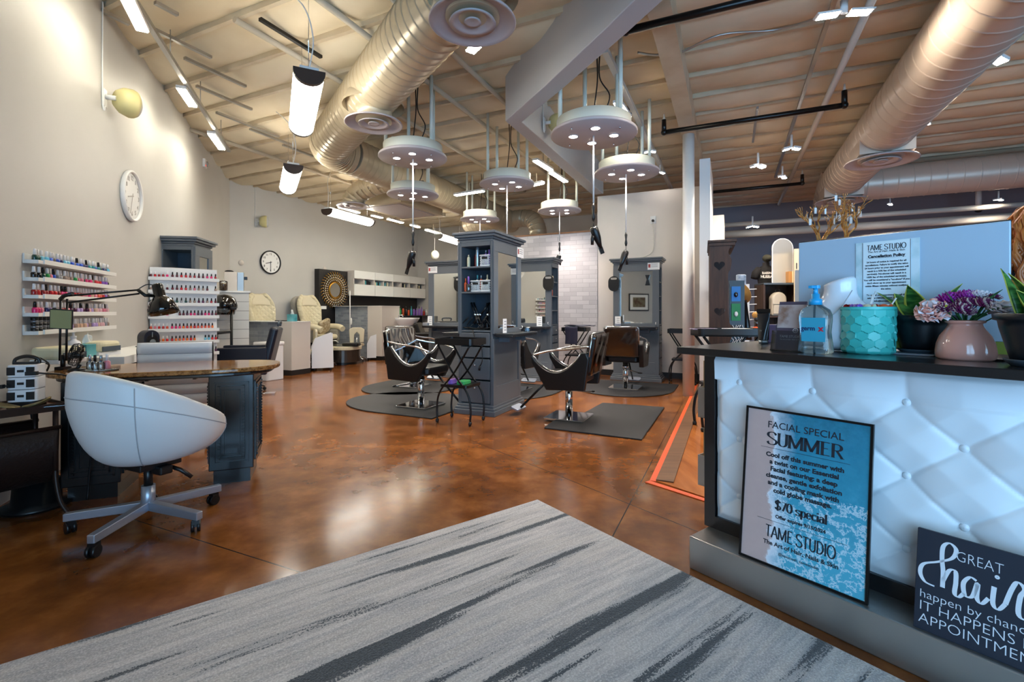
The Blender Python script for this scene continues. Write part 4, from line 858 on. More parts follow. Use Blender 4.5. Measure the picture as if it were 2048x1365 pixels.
lath('pump', [(.001, .15), (.02, .15), (.02, .168), (.008, .17), (.008, .195), (.016, .196), (.016, .206), (.001, .207)], m_plastic, t, 14); MB().tube([(0, 0, .202), (.03, 0, .202), (.045, 0, .196)], .006, 8).build('spout', m_plastic, t)
m_tteal = M('teal tissue box print', (30, 130, 140), .5, noise=(4, .35, .65), c2=(120, 190, 196)); 
def tissue(lab, loc, rz, s=.115, h=.125):
    t = thing('tissue_box', lab, 'tissue box', loc, rz); MB().box(-s / 2, s / 2, -s / 2, s / 2, 0, h).build('box', m_tteal, t, .003)
    MB().grid(lambda u, v: Vector(((u - .5) * .09 * (1 - .5 * v), .012 * math.sin(u * 8 + v * 3), h + .09 * v * (1 - .5 * abs(u - .4)))), 10, 8).build('tissue', m_paper, t, 0, 0, .002); return t
tissue('teal tissue box with a tissue sticking out on the white wall counter', on_desk(176, 3.85, .86), TW - R(30), .15, .1)
for k, (px, Y) in enumerate(((202, 4.0), (209, 4.04), (206, 3.9))): bottle('nail_bottle', ('first', 'middle', 'front')[k] + ' small white capped bottle beside the cream dryer on the wall counter', on_desk(px, Y, .86), .013, .09, m_cream2, m_plastic, .4, 'bottle')
# ---- on the desk: architect lamp, fan, jars
L0 = on_desk(126, 3.2, .83)
la = thing('task_lamp', 'black jointed task lamp clamped to the left end of the nail desk', 'desk lamp', L0, 0)
def Q(px, py, Y): return PX(px, py, Y) - L0
e1 = Q(128, 598, 3.2); e2 = Q(279, 580, 3.36); hd = Q(318, 578, 3.42)
MB().box(-.03, .03, -.03, .03, -.03, .02).cyl((0, 0, .0), (0, 0, .1), .014, None, 10).build('clamp', m_blackm, la)
for o in (-.022, .022): MB().tube([Vector((o, 0, .06)), e1 + Vector((o, 0, 0))], .0065, 8).build('lower_arm', m_blackm, la)
for o in (0, -.045): MB().tube([e1 + Vector((.03, 0, .02 + o)), e2 + Vector((0, 0, o * .6))], .0065, 8).build('upper_arm', m_blackm, la)
MB().tube([e1 + Vector((-.025, 0, -.005)), e1 + Vector((0, 0, .02)), e1 + Vector((.06, 0, .035))], .013, 8).build('elbow', m_blackm, la); MB().tube(smooth_path([e2 + Vector((0, 0, .01)), e2.lerp(hd, .4) + Vector((0, 0, .035)), hd + Vector((-.02, 0, .02))]), .004, 6).build('cable', m_black, la)
MB().tube([e2 + Vector((-.01, 0, 0)), e2 + Vector((.04, 0, -.04)), hd + Vector((-.03, 0, -.05))], .013, 8).build('neck_joint', m_blackm, la)
Mh = Matrix.Translation(hd + Vector((-.01, 0, .02))) @ Matrix.Rotation(R(-13), 4, 'Y')
sh_ = MB().lathe([(.001, .02), (.03, .015), (.036, 0), (.036, -.075), (.05, -.09), (.075, -.12), (.093, -.165), (.096, -.205), (.092, -.205), (.07, -.13), (.03, -.09)], 30, M=Mh).build('lamp_shade', M('gloss black enamel', (8, 8, 9), .08, coat=.6), la)
MB().ell((0, 0, -.13), (.03, .03, .045), 12, 8, Mh).build('bulb', m_plastic, sh_)
o = MB().box(-.055, .055, -.004, .004, -.06, .06).build('note_card', M('olive card', (150, 150, 104), .7), la); o.location = Q(122, 639, 3.17); o.rotation_euler = (R(6), R(4), R(20))
MB().box(-.062, .062, -.002, .002, -.067, .067).build('card_sleeve', m_black, o).location = (0, .005, 0)
fn = thing('desk_fan', 'small black cage desk fan on the nail desk', 'fan', on_desk(153, 3.15), R(-60))
MB().lathe([(.001, 0), (.045, 0), (.045, .012), (.012, .02)], 20).build('foot', m_black, fn); MB().tube([(0, 0, .01), (0, .02, .04)], .01, 8).build('neck', m_black, fn)
Mf = Matrix.Translation((0, 0, .105)) @ Matrix.Rotation(R(80), 4, 'X'); cage = MB()
for r_, z in ((.03, .032), (.05, .03), (.068, .024), (.075, 0), (.068, -.02), (.045, -.026)): cage.tube([(r_ * math.cos(2 * math.pi * k / 24), r_ * math.sin(2 * math.pi * k / 24), z) for k in range(24)], .0016, 4, True, Mf)
for k in range(28):
    a = 2 * math.pi * k / 28; cage.tube([(.02 * math.cos(a), .02 * math.sin(a), .033), (.068 * math.cos(a), .068 * math.sin(a), .025), (.076 * math.cos(a), .076 * math.sin(a), 0), (.068 * math.cos(a), .068 * math.sin(a), -.02), (.02 * math.cos(a), .02 * math.sin(a), -.027)], .0014, 4, False, Mf)
cage.build('cage', m_blackm, fn); MB().cyl((0, 0, -.04), (0, 0, .02), .02, None, 14, Mf).build('motor_hub', m_black, fn)
for k in range(4):
    a = math.pi / 2 * k; MB().add([(.015 * math.cos(a), .015 * math.sin(a), .0), (.062 * math.cos(a), .062 * math.sin(a), .006), (.058 * math.cos(a + .8), .058 * math.sin(a + .8), -.008), (.015 * math.cos(a + .8), .015 * math.sin(a + .8), -.004)], [(0, 1, 2, 3)], False, Mf).build('blade', m_black, fn, 0, 0, .002)
o = MB().lathe([(.001, 0), (.1, 0), (.102, .006), (.09, .004), (.001, .004)], 30, sx=1.1, sy=.6).build('jar_tray', m_acryl); place(o, on_desk(197, 3.15, .831), R(20)); tag(o, 'clear oval tray under the small jars on the nail desk', 'tray')
for k, (px, Y, mt, cm, h, lab) in enumerate(((180, 3.16, m_acryl, m_silver, .095, 'clear jar with chrome lid, left on the desk tray'), (190, 3.15, m_acryl, m_black, .095, 'clear jar with dark grey lid in the middle of the desk tray'), (202, 3.14, m_acryl, m_silver, .095, 'clear jar with silver lid right of the dark one on the desk tray'), (214, 3.18, M('pink plastic', (222, 140, 156), .35), m_plastic, .1, 'pink jar with white pump top at the right of the desk tray'))):
    bottle('small_jar', lab, on_desk(px, Y, .838), .019, h, mt, cm, .45, 'jar')
for k, (px, py, h) in enumerate(((148, 700, .12), (130, 708, .10))):
    t = thing('cord_bundle', ('upper', 'lower')[k] + ' tangle of black cords at the foot of the task lamp', 'cord', L0 + Vector((-.05 + .05 * k, -.06 - .05 * k, 0)), 0); MB().tube(smooth_path([(0, 0, .004), (.03, -.02, .05), (-.02, -.04, .09 - .03 * k), (-.07, -.02, .03), (-.1, -.02, -.05), (-.1, 0, -.3), (-.06, .02, -.6)]), .005, 6).build('cable', m_black, t)

# ================================================================ NAIL POLISH
PAL = {'deep red': (140, 14, 24), 'red': (196, 24, 30), 'hot pink': (214, 40, 110), 'rose pink': (216, 120, 140), 'pale pink': (230, 180, 186), 'coral': (226, 92, 66), 'orange': (230, 110, 40), 'navy': (24, 34, 90), 'royal blue': (36, 80, 190), 'sky blue': (110, 190, 220), 'teal': (20, 130, 140), 'green': (40, 150, 70), 'dark green': (14, 60, 50), 'plum': (80, 24, 60), 'violet': (130, 80, 180), 'lilac': (190, 160, 214), 'taupe': (150, 126, 112), 'nude': (214, 176, 150), 'grey': (140, 140, 146), 'black': (18, 16, 18), 'wine': (90, 14, 30)}
PM = {k: M('polish ' + k, v, .12, coat=.5) for k, v in PAL.items()}
capw = M('white bottle cap', (238, 236, 236), .3); capb = M('black bottle cap', (20, 18, 20), .25)
def polish(r=.0165, h=.078, cap=.52, square=False):
    t = thing('nail_polish', '', 'nail polish'); b = h * (1 - cap)
    lath('bottle', [(.001, 0), (r * .92, 0), (r, .004), (r, b * .75), (r * .8, b * .95), (r * .5, b), (.001, b)], PM['red'], t, 12)
    lath('cap', [(.001, b), (r * .66, b), (r * .52, h * .96), (r * .4, h), (.001, h)], capw, t, 10); return t
PROTO = {}
def get_polish(size, cname, cap):
    k = (size, cname, cap)
    if k not in PROTO:
        t = polish(*((.0165, .078, .52) if size == 'large' else (.0125, .062, .5)))
        for c in t.children:
            c.data = c.data; c.data.materials[0] = PM[cname] if c.name.startswith('bottle') else (capw if cap == 'white' else capb)
        PROTO[k] = t; return t
    return copy_tree(PROTO[k])
ORD = ['first', 'second', 'third', 'fourth', 'fifth', 'sixth', 'seventh', 'eighth', 'ninth', 'tenth', 'eleventh', 'twelfth', 'thirteenth', 'fourteenth', 'fifteenth', 'sixteenth', 'seventeenth', 'eighteenth', 'nineteenth', 'twentieth', 'twenty-first', 'twenty-second', 'twenty-third', 'twenty-fourth']
SHN = ['top', 'second', 'middle', 'fourth', 'bottom']
SCH = [['dark green', 'sky blue', 'black', 'royal blue', 'sky blue', 'royal blue', 'navy', 'royal blue', 'navy', 'teal', 'royal blue', 'teal', 'navy', 'sky blue'], ['black', 'dark green', 'green', 'royal blue', 'grey', 'taupe', 'taupe', 'black', 'rose pink', 'coral', 'hot pink', 'taupe', 'red', 'red', 'violet', 'rose pink'], ['red', 'deep red', 'red', 'deep red', 'hot pink', 'violet', 'red', 'deep red', 'rose pink', 'nude', 'rose pink', 'coral', 'nude', 'wine'], ['hot pink', 'navy', 'black', 'plum', 'deep red', 'rose pink', 'violet', 'lilac', 'plum', 'pale pink', 'nude', 'pale pink', 'rose pink', 'plum'], ['black', 'black', 'violet', 'grey', 'lilac', 'nude', 'taupe', 'lilac', 'pale pink', 'grey']]
rnd = random.Random(11)
for i, z in enumerate((1.562, 1.442, 1.323, 1.20, 1.075)):
    t = thing('polish_shelf', 'white picture ledge on the left wall, %s of the five polish shelves' % SHN[i], 'shelf', WALL0 + Vector((0, 0, z)), TW, 'polish shelves on the left wall')
    MB().box(0, 1.28, -.085, -.002, -.012, .012).build('ledge_board', m_white, t); MB().box(.0, 1.28, -.012, -.001, 0, .055).build('back_rail', m_white, t); MB().box(.06, 1.28, -.093, -.083, -.012, .02).build('front_lip', m_white, t)
    x = .035; k = 0; lead = None
    while x < 1.26 and k < 24:
        cn = SCH[i][int(k * len(SCH[i]) / 24)] if rnd.random() < .75 else rnd.choice(SCH[i])
        if i == 4 and x < .48:
            if k % 1 == 0:
                for lv in range(3 if k < 7 else 2):
                    j = thing('gel_jar', 'black gel jar with silver lid, %s of its stack, %s stack from the near end of the bottom shelf' % (('lowest', 'middle', 'topmost')[lv], ORD[k]), 'jar', (0, 0, 0), 0, 'stacked gel jars') if 'JAR' not in globals() else copy_tree(JAR)
                    if 'JAR' not in globals():
                        JAR = j; lath('pot', [(.001, 0), (.019, 0), (.021, .003), (.021, .022), (.001, .022)], m_black, j, 14); lath('lid', [(.001, .022), (.0215, .022), (.0215, .034), (.02, .036), (.001, .036)], M('grey metal lid', (120, 124, 132), .3, .6), j, 14)
                    j['label'] = 'black gel jar, %s of the %s stack on the bottom polish shelf' % (('lowest', 'middle', 'topmost')[lv], ORD[k])
                    place(j, WALL0 + WX * (x + .01) - WY * .045 + Vector((0, 0, z + .012 + .037 * lv)), TW)
            x += .052; k += 1; continue
        cap = 'white' if rnd.random() < .86 else 'black'
        o = get_polish('large', cn, cap); place(o, WALL0 + WX * x - WY * (.045 + rnd.uniform(-.006, .006)) + Vector((0, 0, z + .0125)), rnd.uniform(0, 6))
        tag(o, '%s polish, %s cap, %s from the near end of the %s wall shelf' % (cn, cap, ORD[k], SHN[i]), 'nail polish', 'nail polish bottles'); x += .0515; k += 1
# white polish tower
TL, TCc, TR_ = on_left(297, 0, .01), Vector((-4.02, 5.58, 0)), PX(434, 600, 5.92) * Vector((1, 1, 0))
dF = (TR_ - TCc).normalized(); nF = Vector((dF.y, -dF.x, 0)); Lf = (TR_ - TCc).length
dL = (TCc - TL); Ll = dL.length; dL.normalize(); nL = Vector((dL.y, -dL.x, 0))
tw_ = thing('polish_tower', 'white standing polish tower with seven tiers before the slate station', 'display rack', (0, 0, 0), 0)
back = TR_ - nF * .16
MB().prism([tuple(TL[:2]), tuple(TCc[:2]), tuple(TR_[:2]), tuple(back[:2]), tuple((TL + Vector((.02, .25, 0)))[:2])], 0, 1.74).build('body', m_white, tw_, .003)
TZ = [1.615, 1.465, 1.315, 1.165, 1.01, .865, .72]; TN_ = ['top', 'second', 'third', 'fourth', 'fifth', 'sixth', 'lowest']
TS_ = [['wine', 'red', 'deep red', 'wine', 'hot pink', 'deep red'], ['wine', 'red', 'rose pink', 'taupe', 'wine', 'taupe'], ['dark green', 'grey', 'taupe', 'plum', 'deep red', 'wine'], ['wine', 'hot pink', 'hot pink', 'plum', 'hot pink', 'wine'], ['hot pink', 'rose pink', 'red', 'coral', 'coral', 'orange'], ['orange', 'coral', 'red', 'orange', 'sky blue', 'red'], ['violet', 'plum', 'navy', 'royal blue', 'plum', 'teal']]
for i, z in enumerate(TZ):
    for (o_, d_, n_, L_, nm, cnt) in ((TCc, dF, nF, Lf, 'front', 13 if i > 2 else 11), (TL, dL, nL, Ll, 'narrow side', 5)):
        a = math.atan2(d_.y, d_.x); s = MB().box(-.012 if nm == 'front' else 0, L_ + .012, -.052, 0, -.026, .01).box(-.012 if nm == 'front' else 0, L_ + .012, -.058, -.05, -.026, .012).build('tier', m_white, tw_); place(s, o_ + Vector((0, 0, z)), a)
        for k in range(cnt):
            cn = TS_[i][int(k * 6 / cnt)] if rnd.random() < .7 else rnd.choice(TS_[i]); cap = 'black' if nm == 'front' else 'white'
            if nm == 'front' and rnd.random() < .03: continue
            p = o_ + d_ * (L_ * (k + .5) / cnt) + n_ * .026 + Vector((0, 0, z + .0105)); o = get_polish('small', cn, cap); place(o, p, rnd.uniform(0, 6))
            tag(o, '%s polish, %s cap, %s on %s tier, white tower %s' % (cn, cap, ORD[k] + ' from left', TN_[i], nm), 'nail polish', 'small polish bottles on the white tower')
# wall clocks
def clock(name, lab, loc, rz, r, rimm, facem, numm, hour, minute):
    t = thing(name, lab, 'clock', loc, rz); lm = Matrix.Rotation(R(90), 4, 'X')
    MB().lathe([(r * .9, 0), (r * .98, .0), (r, .012), (r, .034), (r * .96, .045), (r * .9, .036), (r * .89, .02)], 48, M=lm).build('rim', rimm, t); f = MB().lathe([(.001, .018), (r * .9, .018)], 48, M=lm).build('face', facem, t)
    nb = MB()
    for k in range(12):
        a = R(90 - 30 * (k + 1)); text_into(nb, str(k + 1), r * .25, (r * .7 * math.cos(a), -.021, r * .7 * math.sin(a)), .0012)
    nb.build('numerals', numm, f)
    for nm, a, L, w in (('hour_hand', R(90 - 30 * hour), r * .5, r * .05), ('minute_hand', R(90 - 6 * minute), r * .75, r * .035)):
        o = MB().box(-.03, L, -.001, .001, -w / 2, w / 2).build(nm, numm, t); o.location = (0, -.026, 0); o.rotation_euler = (0, -a, 0)
    return t
clock('wall_clock', 'large white wall clock with white numerals on the left wall', on_left(259, 2.43, .002), TW, .265, m_white, m_white, M('pale grey numeral', (176, 172, 168), .5), 8.55, 33)
clock('wall_clock', 'black rimmed wall clock with white face on the back wall', on_back(540, 2.375, .002), TB, .275, m_black, m_paper, m_black, 8.5, 30)
for px, z in ((482, 2.3), (649, 2.36)):
    p = on_back(px, z); o = MB().lathe([(.001, .035), (.05, .03), (.06, .012), (.06, 0)], 24, M=Matrix.Rotation(R(90), 4, 'X')).build('wall_sensor', m_wallw); place(o, p, TB); tag(o, 'small round sensor on the back wall ' + ('left of the black clock' if px < 500 else 'above the sunburst mirror'), 'sensor')
# seen only in the mirrors: picture and clock near the camera on the left wall
fr_ = thing('framed_picture', 'black framed picture with brown animal, seen in the station mirror', 'picture', WALL0 - WX * 2.0 + Vector((0, 0, 1.55)), TW)
MB().box(-.4, .4, -.03, 0, -.3, .3).build('frame', m_black, fr_); MB().box(-.36, .36, -.033, -.03, -.26, .26).build('passepartout', m_paper, fr_); MB().box(-.25, .25, -.035, -.033, -.17, .17).build('print', M('ochre animal print', (120, 110, 80), .6, noise=(9, .4, .6), c2=(90, 60, 30)), fr_)
# ================================================================ BACK AREA: HOOD DRYER, PEDICURE, SHAMPOO
def ground(px, Y): p = PX(px, 600, Y); p.z = 0; return p
m_ship = M('white shiplap', (214, 212, 208), .55); g = NT(m_ship); s_ = g.n('ShaderNodeSeparateXYZ'); g.l(g.pos(), s_.inputs[0]); e = g.math('LESS_THAN', g.math('FRACT', g.math('MULTIPLY', s_.outputs[2], 6.5)), .05); g.l(g.mix(e, (214, 212, 208), (120, 118, 116)), g.b.inputs['Base Color'])
wcb = thing('storage_cabinet', 'white shiplap cabinet holding the coffee machine near the corner', 'cabinet', ground(434, 7.8), R(30)); MB().box(0, .46, 0, .5, 0, 1.54).build('body', m_ship, wcb, .004); MB().box(-.02, .48, -.02, .52, 1.54, 1.57).build('top', m_white, wcb, .003)
cmp_ = thing('coffee_machine', 'silver and white coffee machine on the shiplap cabinet', 'coffee machine', wcb.matrix_basis @ Vector((.22, .22, 1.57)), R(28)); MB().box(-.12, .07, -.14, .14, 0, .32).build('water_tank', m_wallw, cmp_, .01); MB().box(.07, .17, -.13, .13, 0, .32).build('front_panel', m_steel, cmp_, .006); MB().ell((-.05, 0, .335), (.07, .06, .025), 12, 6).build('lid_handle', m_black, cmp_); MB().box(.17, .22, -.05, .05, .2, .25).build('spout', m_black, cmp_, .004)
t = thing('snack_jar', 'clear jar of brown coffee pods before the coffee machine', 'jar', wcb.matrix_basis @ Vector((.09, .02, 1.57)), 0); lath('glass', [(.001, 0), (.06, 0), (.06, .15), (.05, .16), (.001, .16)], m_acryl, t); lath('filling', [(.001, .004), (.054, .004), (.054, .12), (.001, .125)], M('coffee pods', (140, 96, 60), .7, noise=(40, .4, .6), c2=(190, 150, 110)), t)
hd_ = thing('hood_dryer', 'black hood hair dryer on a stand before the shiplap cabinet', 'hood dryer', ground(463, 7.6), TG); hz = 1.30
MB().lathe([(.001, .2), (.09, .19), (.16, .13), (.19, .03), (.19, -.02), (.17, -.03), (.14, .1), (.001, .16)], 28, (-.15, -.02, hz)).build('hood', M('gloss black hood', (10, 10, 12), .08, coat=.5), hd_); MB().lathe([(.165, -.02), (.15, -.12), (.13, -.13), (.14, -.02)], 24, (-.15, -.02, hz)).build('visor', m_acryl, hd_); MB().box(-.03, .06, -.05, .05, hz - .05, hz).build('control_box', m_black, hd_, .01)
MB().tube([(0, 0, .06), (0, 0, hz - .03)], .02, 10).build('post', m_blackm, hd_)
for k in range(5):
    a = R(72 * k); l = MB().tube([(0, 0, .1), (.26 * math.cos(a), .26 * math.sin(a), .06)], .015, 8).build('base_arm', m_blackm, hd_); MB().ell((.26 * math.cos(a), .26 * math.sin(a), .028), (.02, .02, .028), 8, 6).build('caster', m_black, l)
# navy box armed chair facing left
nc = thing('salon_armchair', 'navy box armed salon chair on chrome castors before the pedicure partition', 'armchair', ground(488, 7.15), R(108))
MB().prism(rrect(.5, .55, .05), .33, .5).build('seat', m_navy, nc, .02); MB().prism(rrect(.56, .12, .05), .33, 1.0, Matrix.Translation((0, -.3, 0)) @ Matrix.Translation((0, 0, .33)) @ Matrix.Rotation(R(13), 4, 'X') @ Matrix.Translation((0, 0, -.33))).build('backrest', m_navy, nc, .03)
for s in (-1, 1): MB().box(s * .31 - .05, s * .31 + .05, -.36, .34, .3, .70).build('arm', m_navy, nc, .015)
MB().tube(smooth_path([(-.1, -.48, 1.0), (-.1, -.49, 1.06), (.1, -.49, 1.06), (.1, -.48, 1.0)]), .016, 8).build('handle', m_greyd, nc); MB().cyl((0, 0, .1), (0, 0, .34), .035, None, 12).build('column', m_chrome, nc)
for k in range(5):
    a = R(72 * k + 15); l = MB().tube([(0, 0, .14), (.18 * math.cos(a), .18 * math.sin(a), .12), (.3 * math.cos(a), .3 * math.sin(a), .07)], .017, 8).build('base_arm', m_chrome, nc); MB().ell((.3 * math.cos(a), .3 * math.sin(a), .03), (.02, .028, .03), 10, 8).build('caster', m_black, l)
o = MB().box(-.14, .14, -.08, .08, 0, .02).build('foot_rest', m_chrome); place(o, GP(530, 789), R(20)); tag(o, 'chrome foot plate lying on the floor behind the nail desk', 'foot plate')
tb_ = thing('trash_bin', 'white waste bin between the navy armchair and the pedicure partition', 'bin', ground(538, 8.55), TG); MB().prism(rrect(.36, .36, .05), 0, .62).build('body', m_plastic, tb_, .01); MB().prism(rrect(.39, .39, .06), .62, .68).build('lid', m_plastic, tb_, .015)
# partitions in the pedicure area
def pony(name, corner, cw_, cd_, L, h, lab, bb=.0):
    L = -(corner - CORNER).dot(BY) - cw_ - .19
    t = MB().box(-cw_, 0, 0, cd_, .1, h).build(name, m_wallw); place(t, corner, TG); struct(t, lab)
    MB().box(-cw_ - .004, .004, -.004, cd_, 0, .1).build('base_strip', m_base, t); MB().box(-cw_ - L, -cw_, .1, .3, 0, h).build('brick_face', m_brickg, t)
    MB().box(-cw_ - L, 0.008, -.008, max(cd_, .3), h, h + .012).build('cap_board', m_white, t); return t
pony('wall_pony', GP(583, 752), .38, .45, .62, 1.02, 'low partition with grey brick before the first pedicure chair'); pony('wall_pony', ground(764, 11.9), .46, .7, 1.9, 1.36, 'taller partition with grey brick behind the second pedicure chair')
tissue('teal and white tissue box standing on the low pedicure partition', GP(583, 752) + GX * -.17 + GY * .16 + Vector((0, 0, 1.033)), TG, .13, .14)
t = thing('remote_tray', 'black tray lying on the low pedicure partition left of the tissue box', 'tray', GP(583, 752) - GX * .48 + GY * .18 + Vector((0, 0, 1.033)), TG); MB().box(-.14, .14, -.05, .05, 0, .018).build('tray', m_black, t, .003)
m_creamd = M('grey side shell', (150, 146, 138), .45)
def pedi(lab, loc):
    t = thing('pedicure_chair', lab, 'pedicure chair', loc, TG + R(-88), 'cream quilted pedicure chairs')     # faces +y local
    m_q = bpy.data.materials.get('quilted cream leather')
    if m_q is None:
        m_q = M('quilted cream leather', (214, 204, 172), .42); g = NT(m_q); s_ = g.n('ShaderNodeSeparateXYZ'); g.l(g.pos(), s_.inputs[0])
        a = g.math('PINGPONG', g.math('MULTIPLY', g.math('ADD', s_.outputs[0], s_.outputs[2]), 8), .5); b = g.math('PINGPONG', g.math('MULTIPLY', g.math('SUBTRACT', s_.outputs[0], s_.outputs[2]), 8), .5); g.bump(g.math('MINIMUM', a, b), .8, .03)
    def back(u, v):
        w = .26 + .085 * min(1, v / .65) ** 1.5 if v < .7 else .345 * math.sqrt(max(0, 1 - ((v - .7) / .3) ** 2 * .82)); x = (u - .5) * 2; bulge = (1 - x * x)
        return Vector((w * x, -.30 - .22 * v + .10 * x * x - .02 * bulge, .62 + 1.0 * v))
    b = MB().grid(back, 20, 24); b.build('backrest', m_q, t, 0, 1, .11)
    MB().prism([(p[0], p[1]) for p in rrect(.62, 1.1, .2, 6)], -.06, .06, Matrix.Translation((0, -.56, 1.06)) @ Matrix.Rotation(R(12), 4, 'X') @ RX90).build('rear_shell', m_creamd, t, .04)
    def hp(u, v): x = (u - .5) * 2; return Vector((.25 * x, -.44 + .05 * x * x - .05 * v, 1.34 + .24 * v + .02 * (1 - x * x)))
    MB().grid(hp, 12, 8).build('head_pillow', m_cream, t, 0, 1, .08)
    MB().prism(rrect(.54, .62, .12), .56, .68, Matrix.Translation((0, .0, 0))).build('seat', m_cream, t, .05)
    for s in (-1, 1):
        P = [(s * .36 + .0, -.3, .84), (s * .37, -.05, .86), (s * .37, .2, .85), (s * .34, .34, .80)]
        MB().tube(smooth_path(P), [.07] * 19, 12).build('arm', m_cream, t); MB().box(s * .36 - .05, s * .36 + .05, -.25, .2, .5, .8).build('arm_support', m_creamd, t, .04)
    MB().prism(rrect(.6, .7, .1), .2, .56, Matrix.Translation((0, -.1, 0))).build('pedestal', m_black, t, .02)
    P = rrect(.72, .82, .3, 8, 0, .62); b = MB().prism(P, .06, .34).build('basin_body', M('brown metal skirt', (92, 84, 78), .25, .8), t); MB().prism(rrect(.78, .88, .33, 8, 0, .62), .34, .42).build('basin_rim', m_cream, b, .015); MB().prism(rrect(.56, .62, .26, 8, 0, .64), .415, .425).build('basin_water', m_acryl, b); MB().prism(rrect(.6, .7, .28, 8, 0, .62), 0, .06).build('basin_foot', m_black, b)
    MB().tube(smooth_path([(.12, .4, .42), (.12, .42, .52), (.08, .5, .54), (.02, .54, .5)]), .012, 8).build('faucet', m_chrome, b)
    return t
pedi('cream quilted pedicure chair behind the low brick partition, left one', Vector((-5.17, 10.31, 0))); p2 = pedi('cream quilted pedicure chair with basin, right one beside the taller partition', Vector((-4.58, 11.42, 0)))
o = MB().prism(rrect(.36, .36, .06), -.05, .05, RX90).build('throw_pillow', M('tan patterned pillow', (150, 130, 98), .8, noise=(30, .4, .6), c2=(190, 176, 150)), None, .03, 1); o.location = p2.matrix_basis @ Vector((-.08, -.0, .86)); o.rotation_euler = (R(-20), R(20), TG + R(-88)); tag(o, 'tan patterned pillow on the seat of the right pedicure chair', 'pillow')
o = MB().prism(rrect(.4, .25, .08), 0, .07).build('foot_cushion', m_black, None, .02); place(o, p2.matrix_basis @ Vector((.05, .95, .43)), TG + R(20)); tag(o, 'black cushion on the rim of the pedicure basin', 'cushion')
def trolley(lab, loc, rz, w=.34, h=.62):
    t = thing('pedicure_trolley', lab, 'trolley', loc, rz, 'white pedicure trolleys'); P = [(-.2, .06), (.22, .06), (.2, h + .1), (-.12, h - .02), (-.2, h - .2)]
    for x in (-w / 2, w / 2): MB().prism(P, -.01, .01, Matrix.Translation((x, 0, 0)) @ Matrix.Rotation(R(90), 4, 'Z') @ RX90).build('side_panel', m_plastic, t)
    MB().box(-w / 2, w / 2, -.18, .2, .06, .4).build('drawer_body', m_wallw, t)
    for z in (.09, .25): f = MB().box(-w / 2 + .01, w / 2 - .01, -.2, -.18, z, z + .14).build('drawer', m_plastic, t, .003); MB().ell((0, -.21, z + .08), .014, 8, 6).build('knob', m_chrome, f)
    MB().box(-w / 2, w / 2, -.1, .2, h - .06, h - .04).build('top_shelf', m_acryl, t)
    for x in (-w / 2 + .03, w / 2 - .03):
        for y in (-.15, .17): MB().ell((x, y, .03), (.015, .025, .03), 8, 6).build('caster', m_black, t)
    return t
trolley('white pedicure trolley on castors right of the low partition', GP(631, 741) + GY * .1 + GX * .07, R(-65), .36, .68); t2 = trolley('white pedicure trolley at the taller partition with bottles on top', GP(745, 720) + GY * .12, TG - R(52), .42, .62)
for k, (x, mt) in enumerate(((-.12, m_plastic), (-.03, m_green), (.06, m_purp), (.13, m_silver))): bottle('product_bottle', ['white', 'green', 'violet', 'silver'][k] + ' bottle on top of the pedicure trolley at the taller partition', t2.matrix_basis @ Vector((x, .1, .582)), .025, .13, mt, m_plastic, .3)
def stool(lab, loc, rz):
    t = thing('pedicure_stool', lab, 'stool', loc, rz, 'low pedicure stools'); MB().prism(rrect(.36, .36, .12), .38, .44).build('seat', m_cream, t, .02)
    P = [(-.16, .42), (-.18, .74), (-.1, .79), (.1, .79), (.18, .74), (.16, .42), (.07, .42), (.06, .62), (0, .68), (-.06, .62), (-.07, .42)]
    MB().prism(P, -.025, .025, Matrix.Translation((0, -.19, .05)) @ RX90).build('backrest', m_cream, t, .015); MB().tube([(0, -.05, .36), (0, -.24, .36), (0, -.23, .6)], .014, 8).build('back_bracket', m_chrome, t); MB().cyl((0, 0, .09), (0, 0, .39), .025, None, 12).build('gas_post', m_chrome, t)
    for k in range(5):
        a = R(72 * k + 18); l = MB().tube([(0, 0, .11), (.14 * math.cos(a), .14 * math.sin(a), .1), (.24 * math.cos(a), .24 * math.sin(a), .055)], .015, 8).build('base_arm', m_chrome, l if False else t); MB().ell((.24 * math.cos(a), .24 * math.sin(a), .025), (.017, .024, .025), 8, 6).build('caster', m_black, l)
    return t
stool('cream pedicure stool with chrome base before the taller partition', ground(713, 11.7), R(20)); stool('cream pedicure stool half hidden behind the left trolley', ground(649, 10.55), R(-60))
t = thing('shower_cord', 'white hanging cord with handset before the taller brick partition', 'cord', ground(700, 11.95), 0); MB().tube([(0, 0, .55), (0, 0, 1.75)], .012, 6).build('cable', m_white, t); MB().ell((.03, 0, .98), (.025, .02, .09), 8, 6).build('handset', m_white, t)
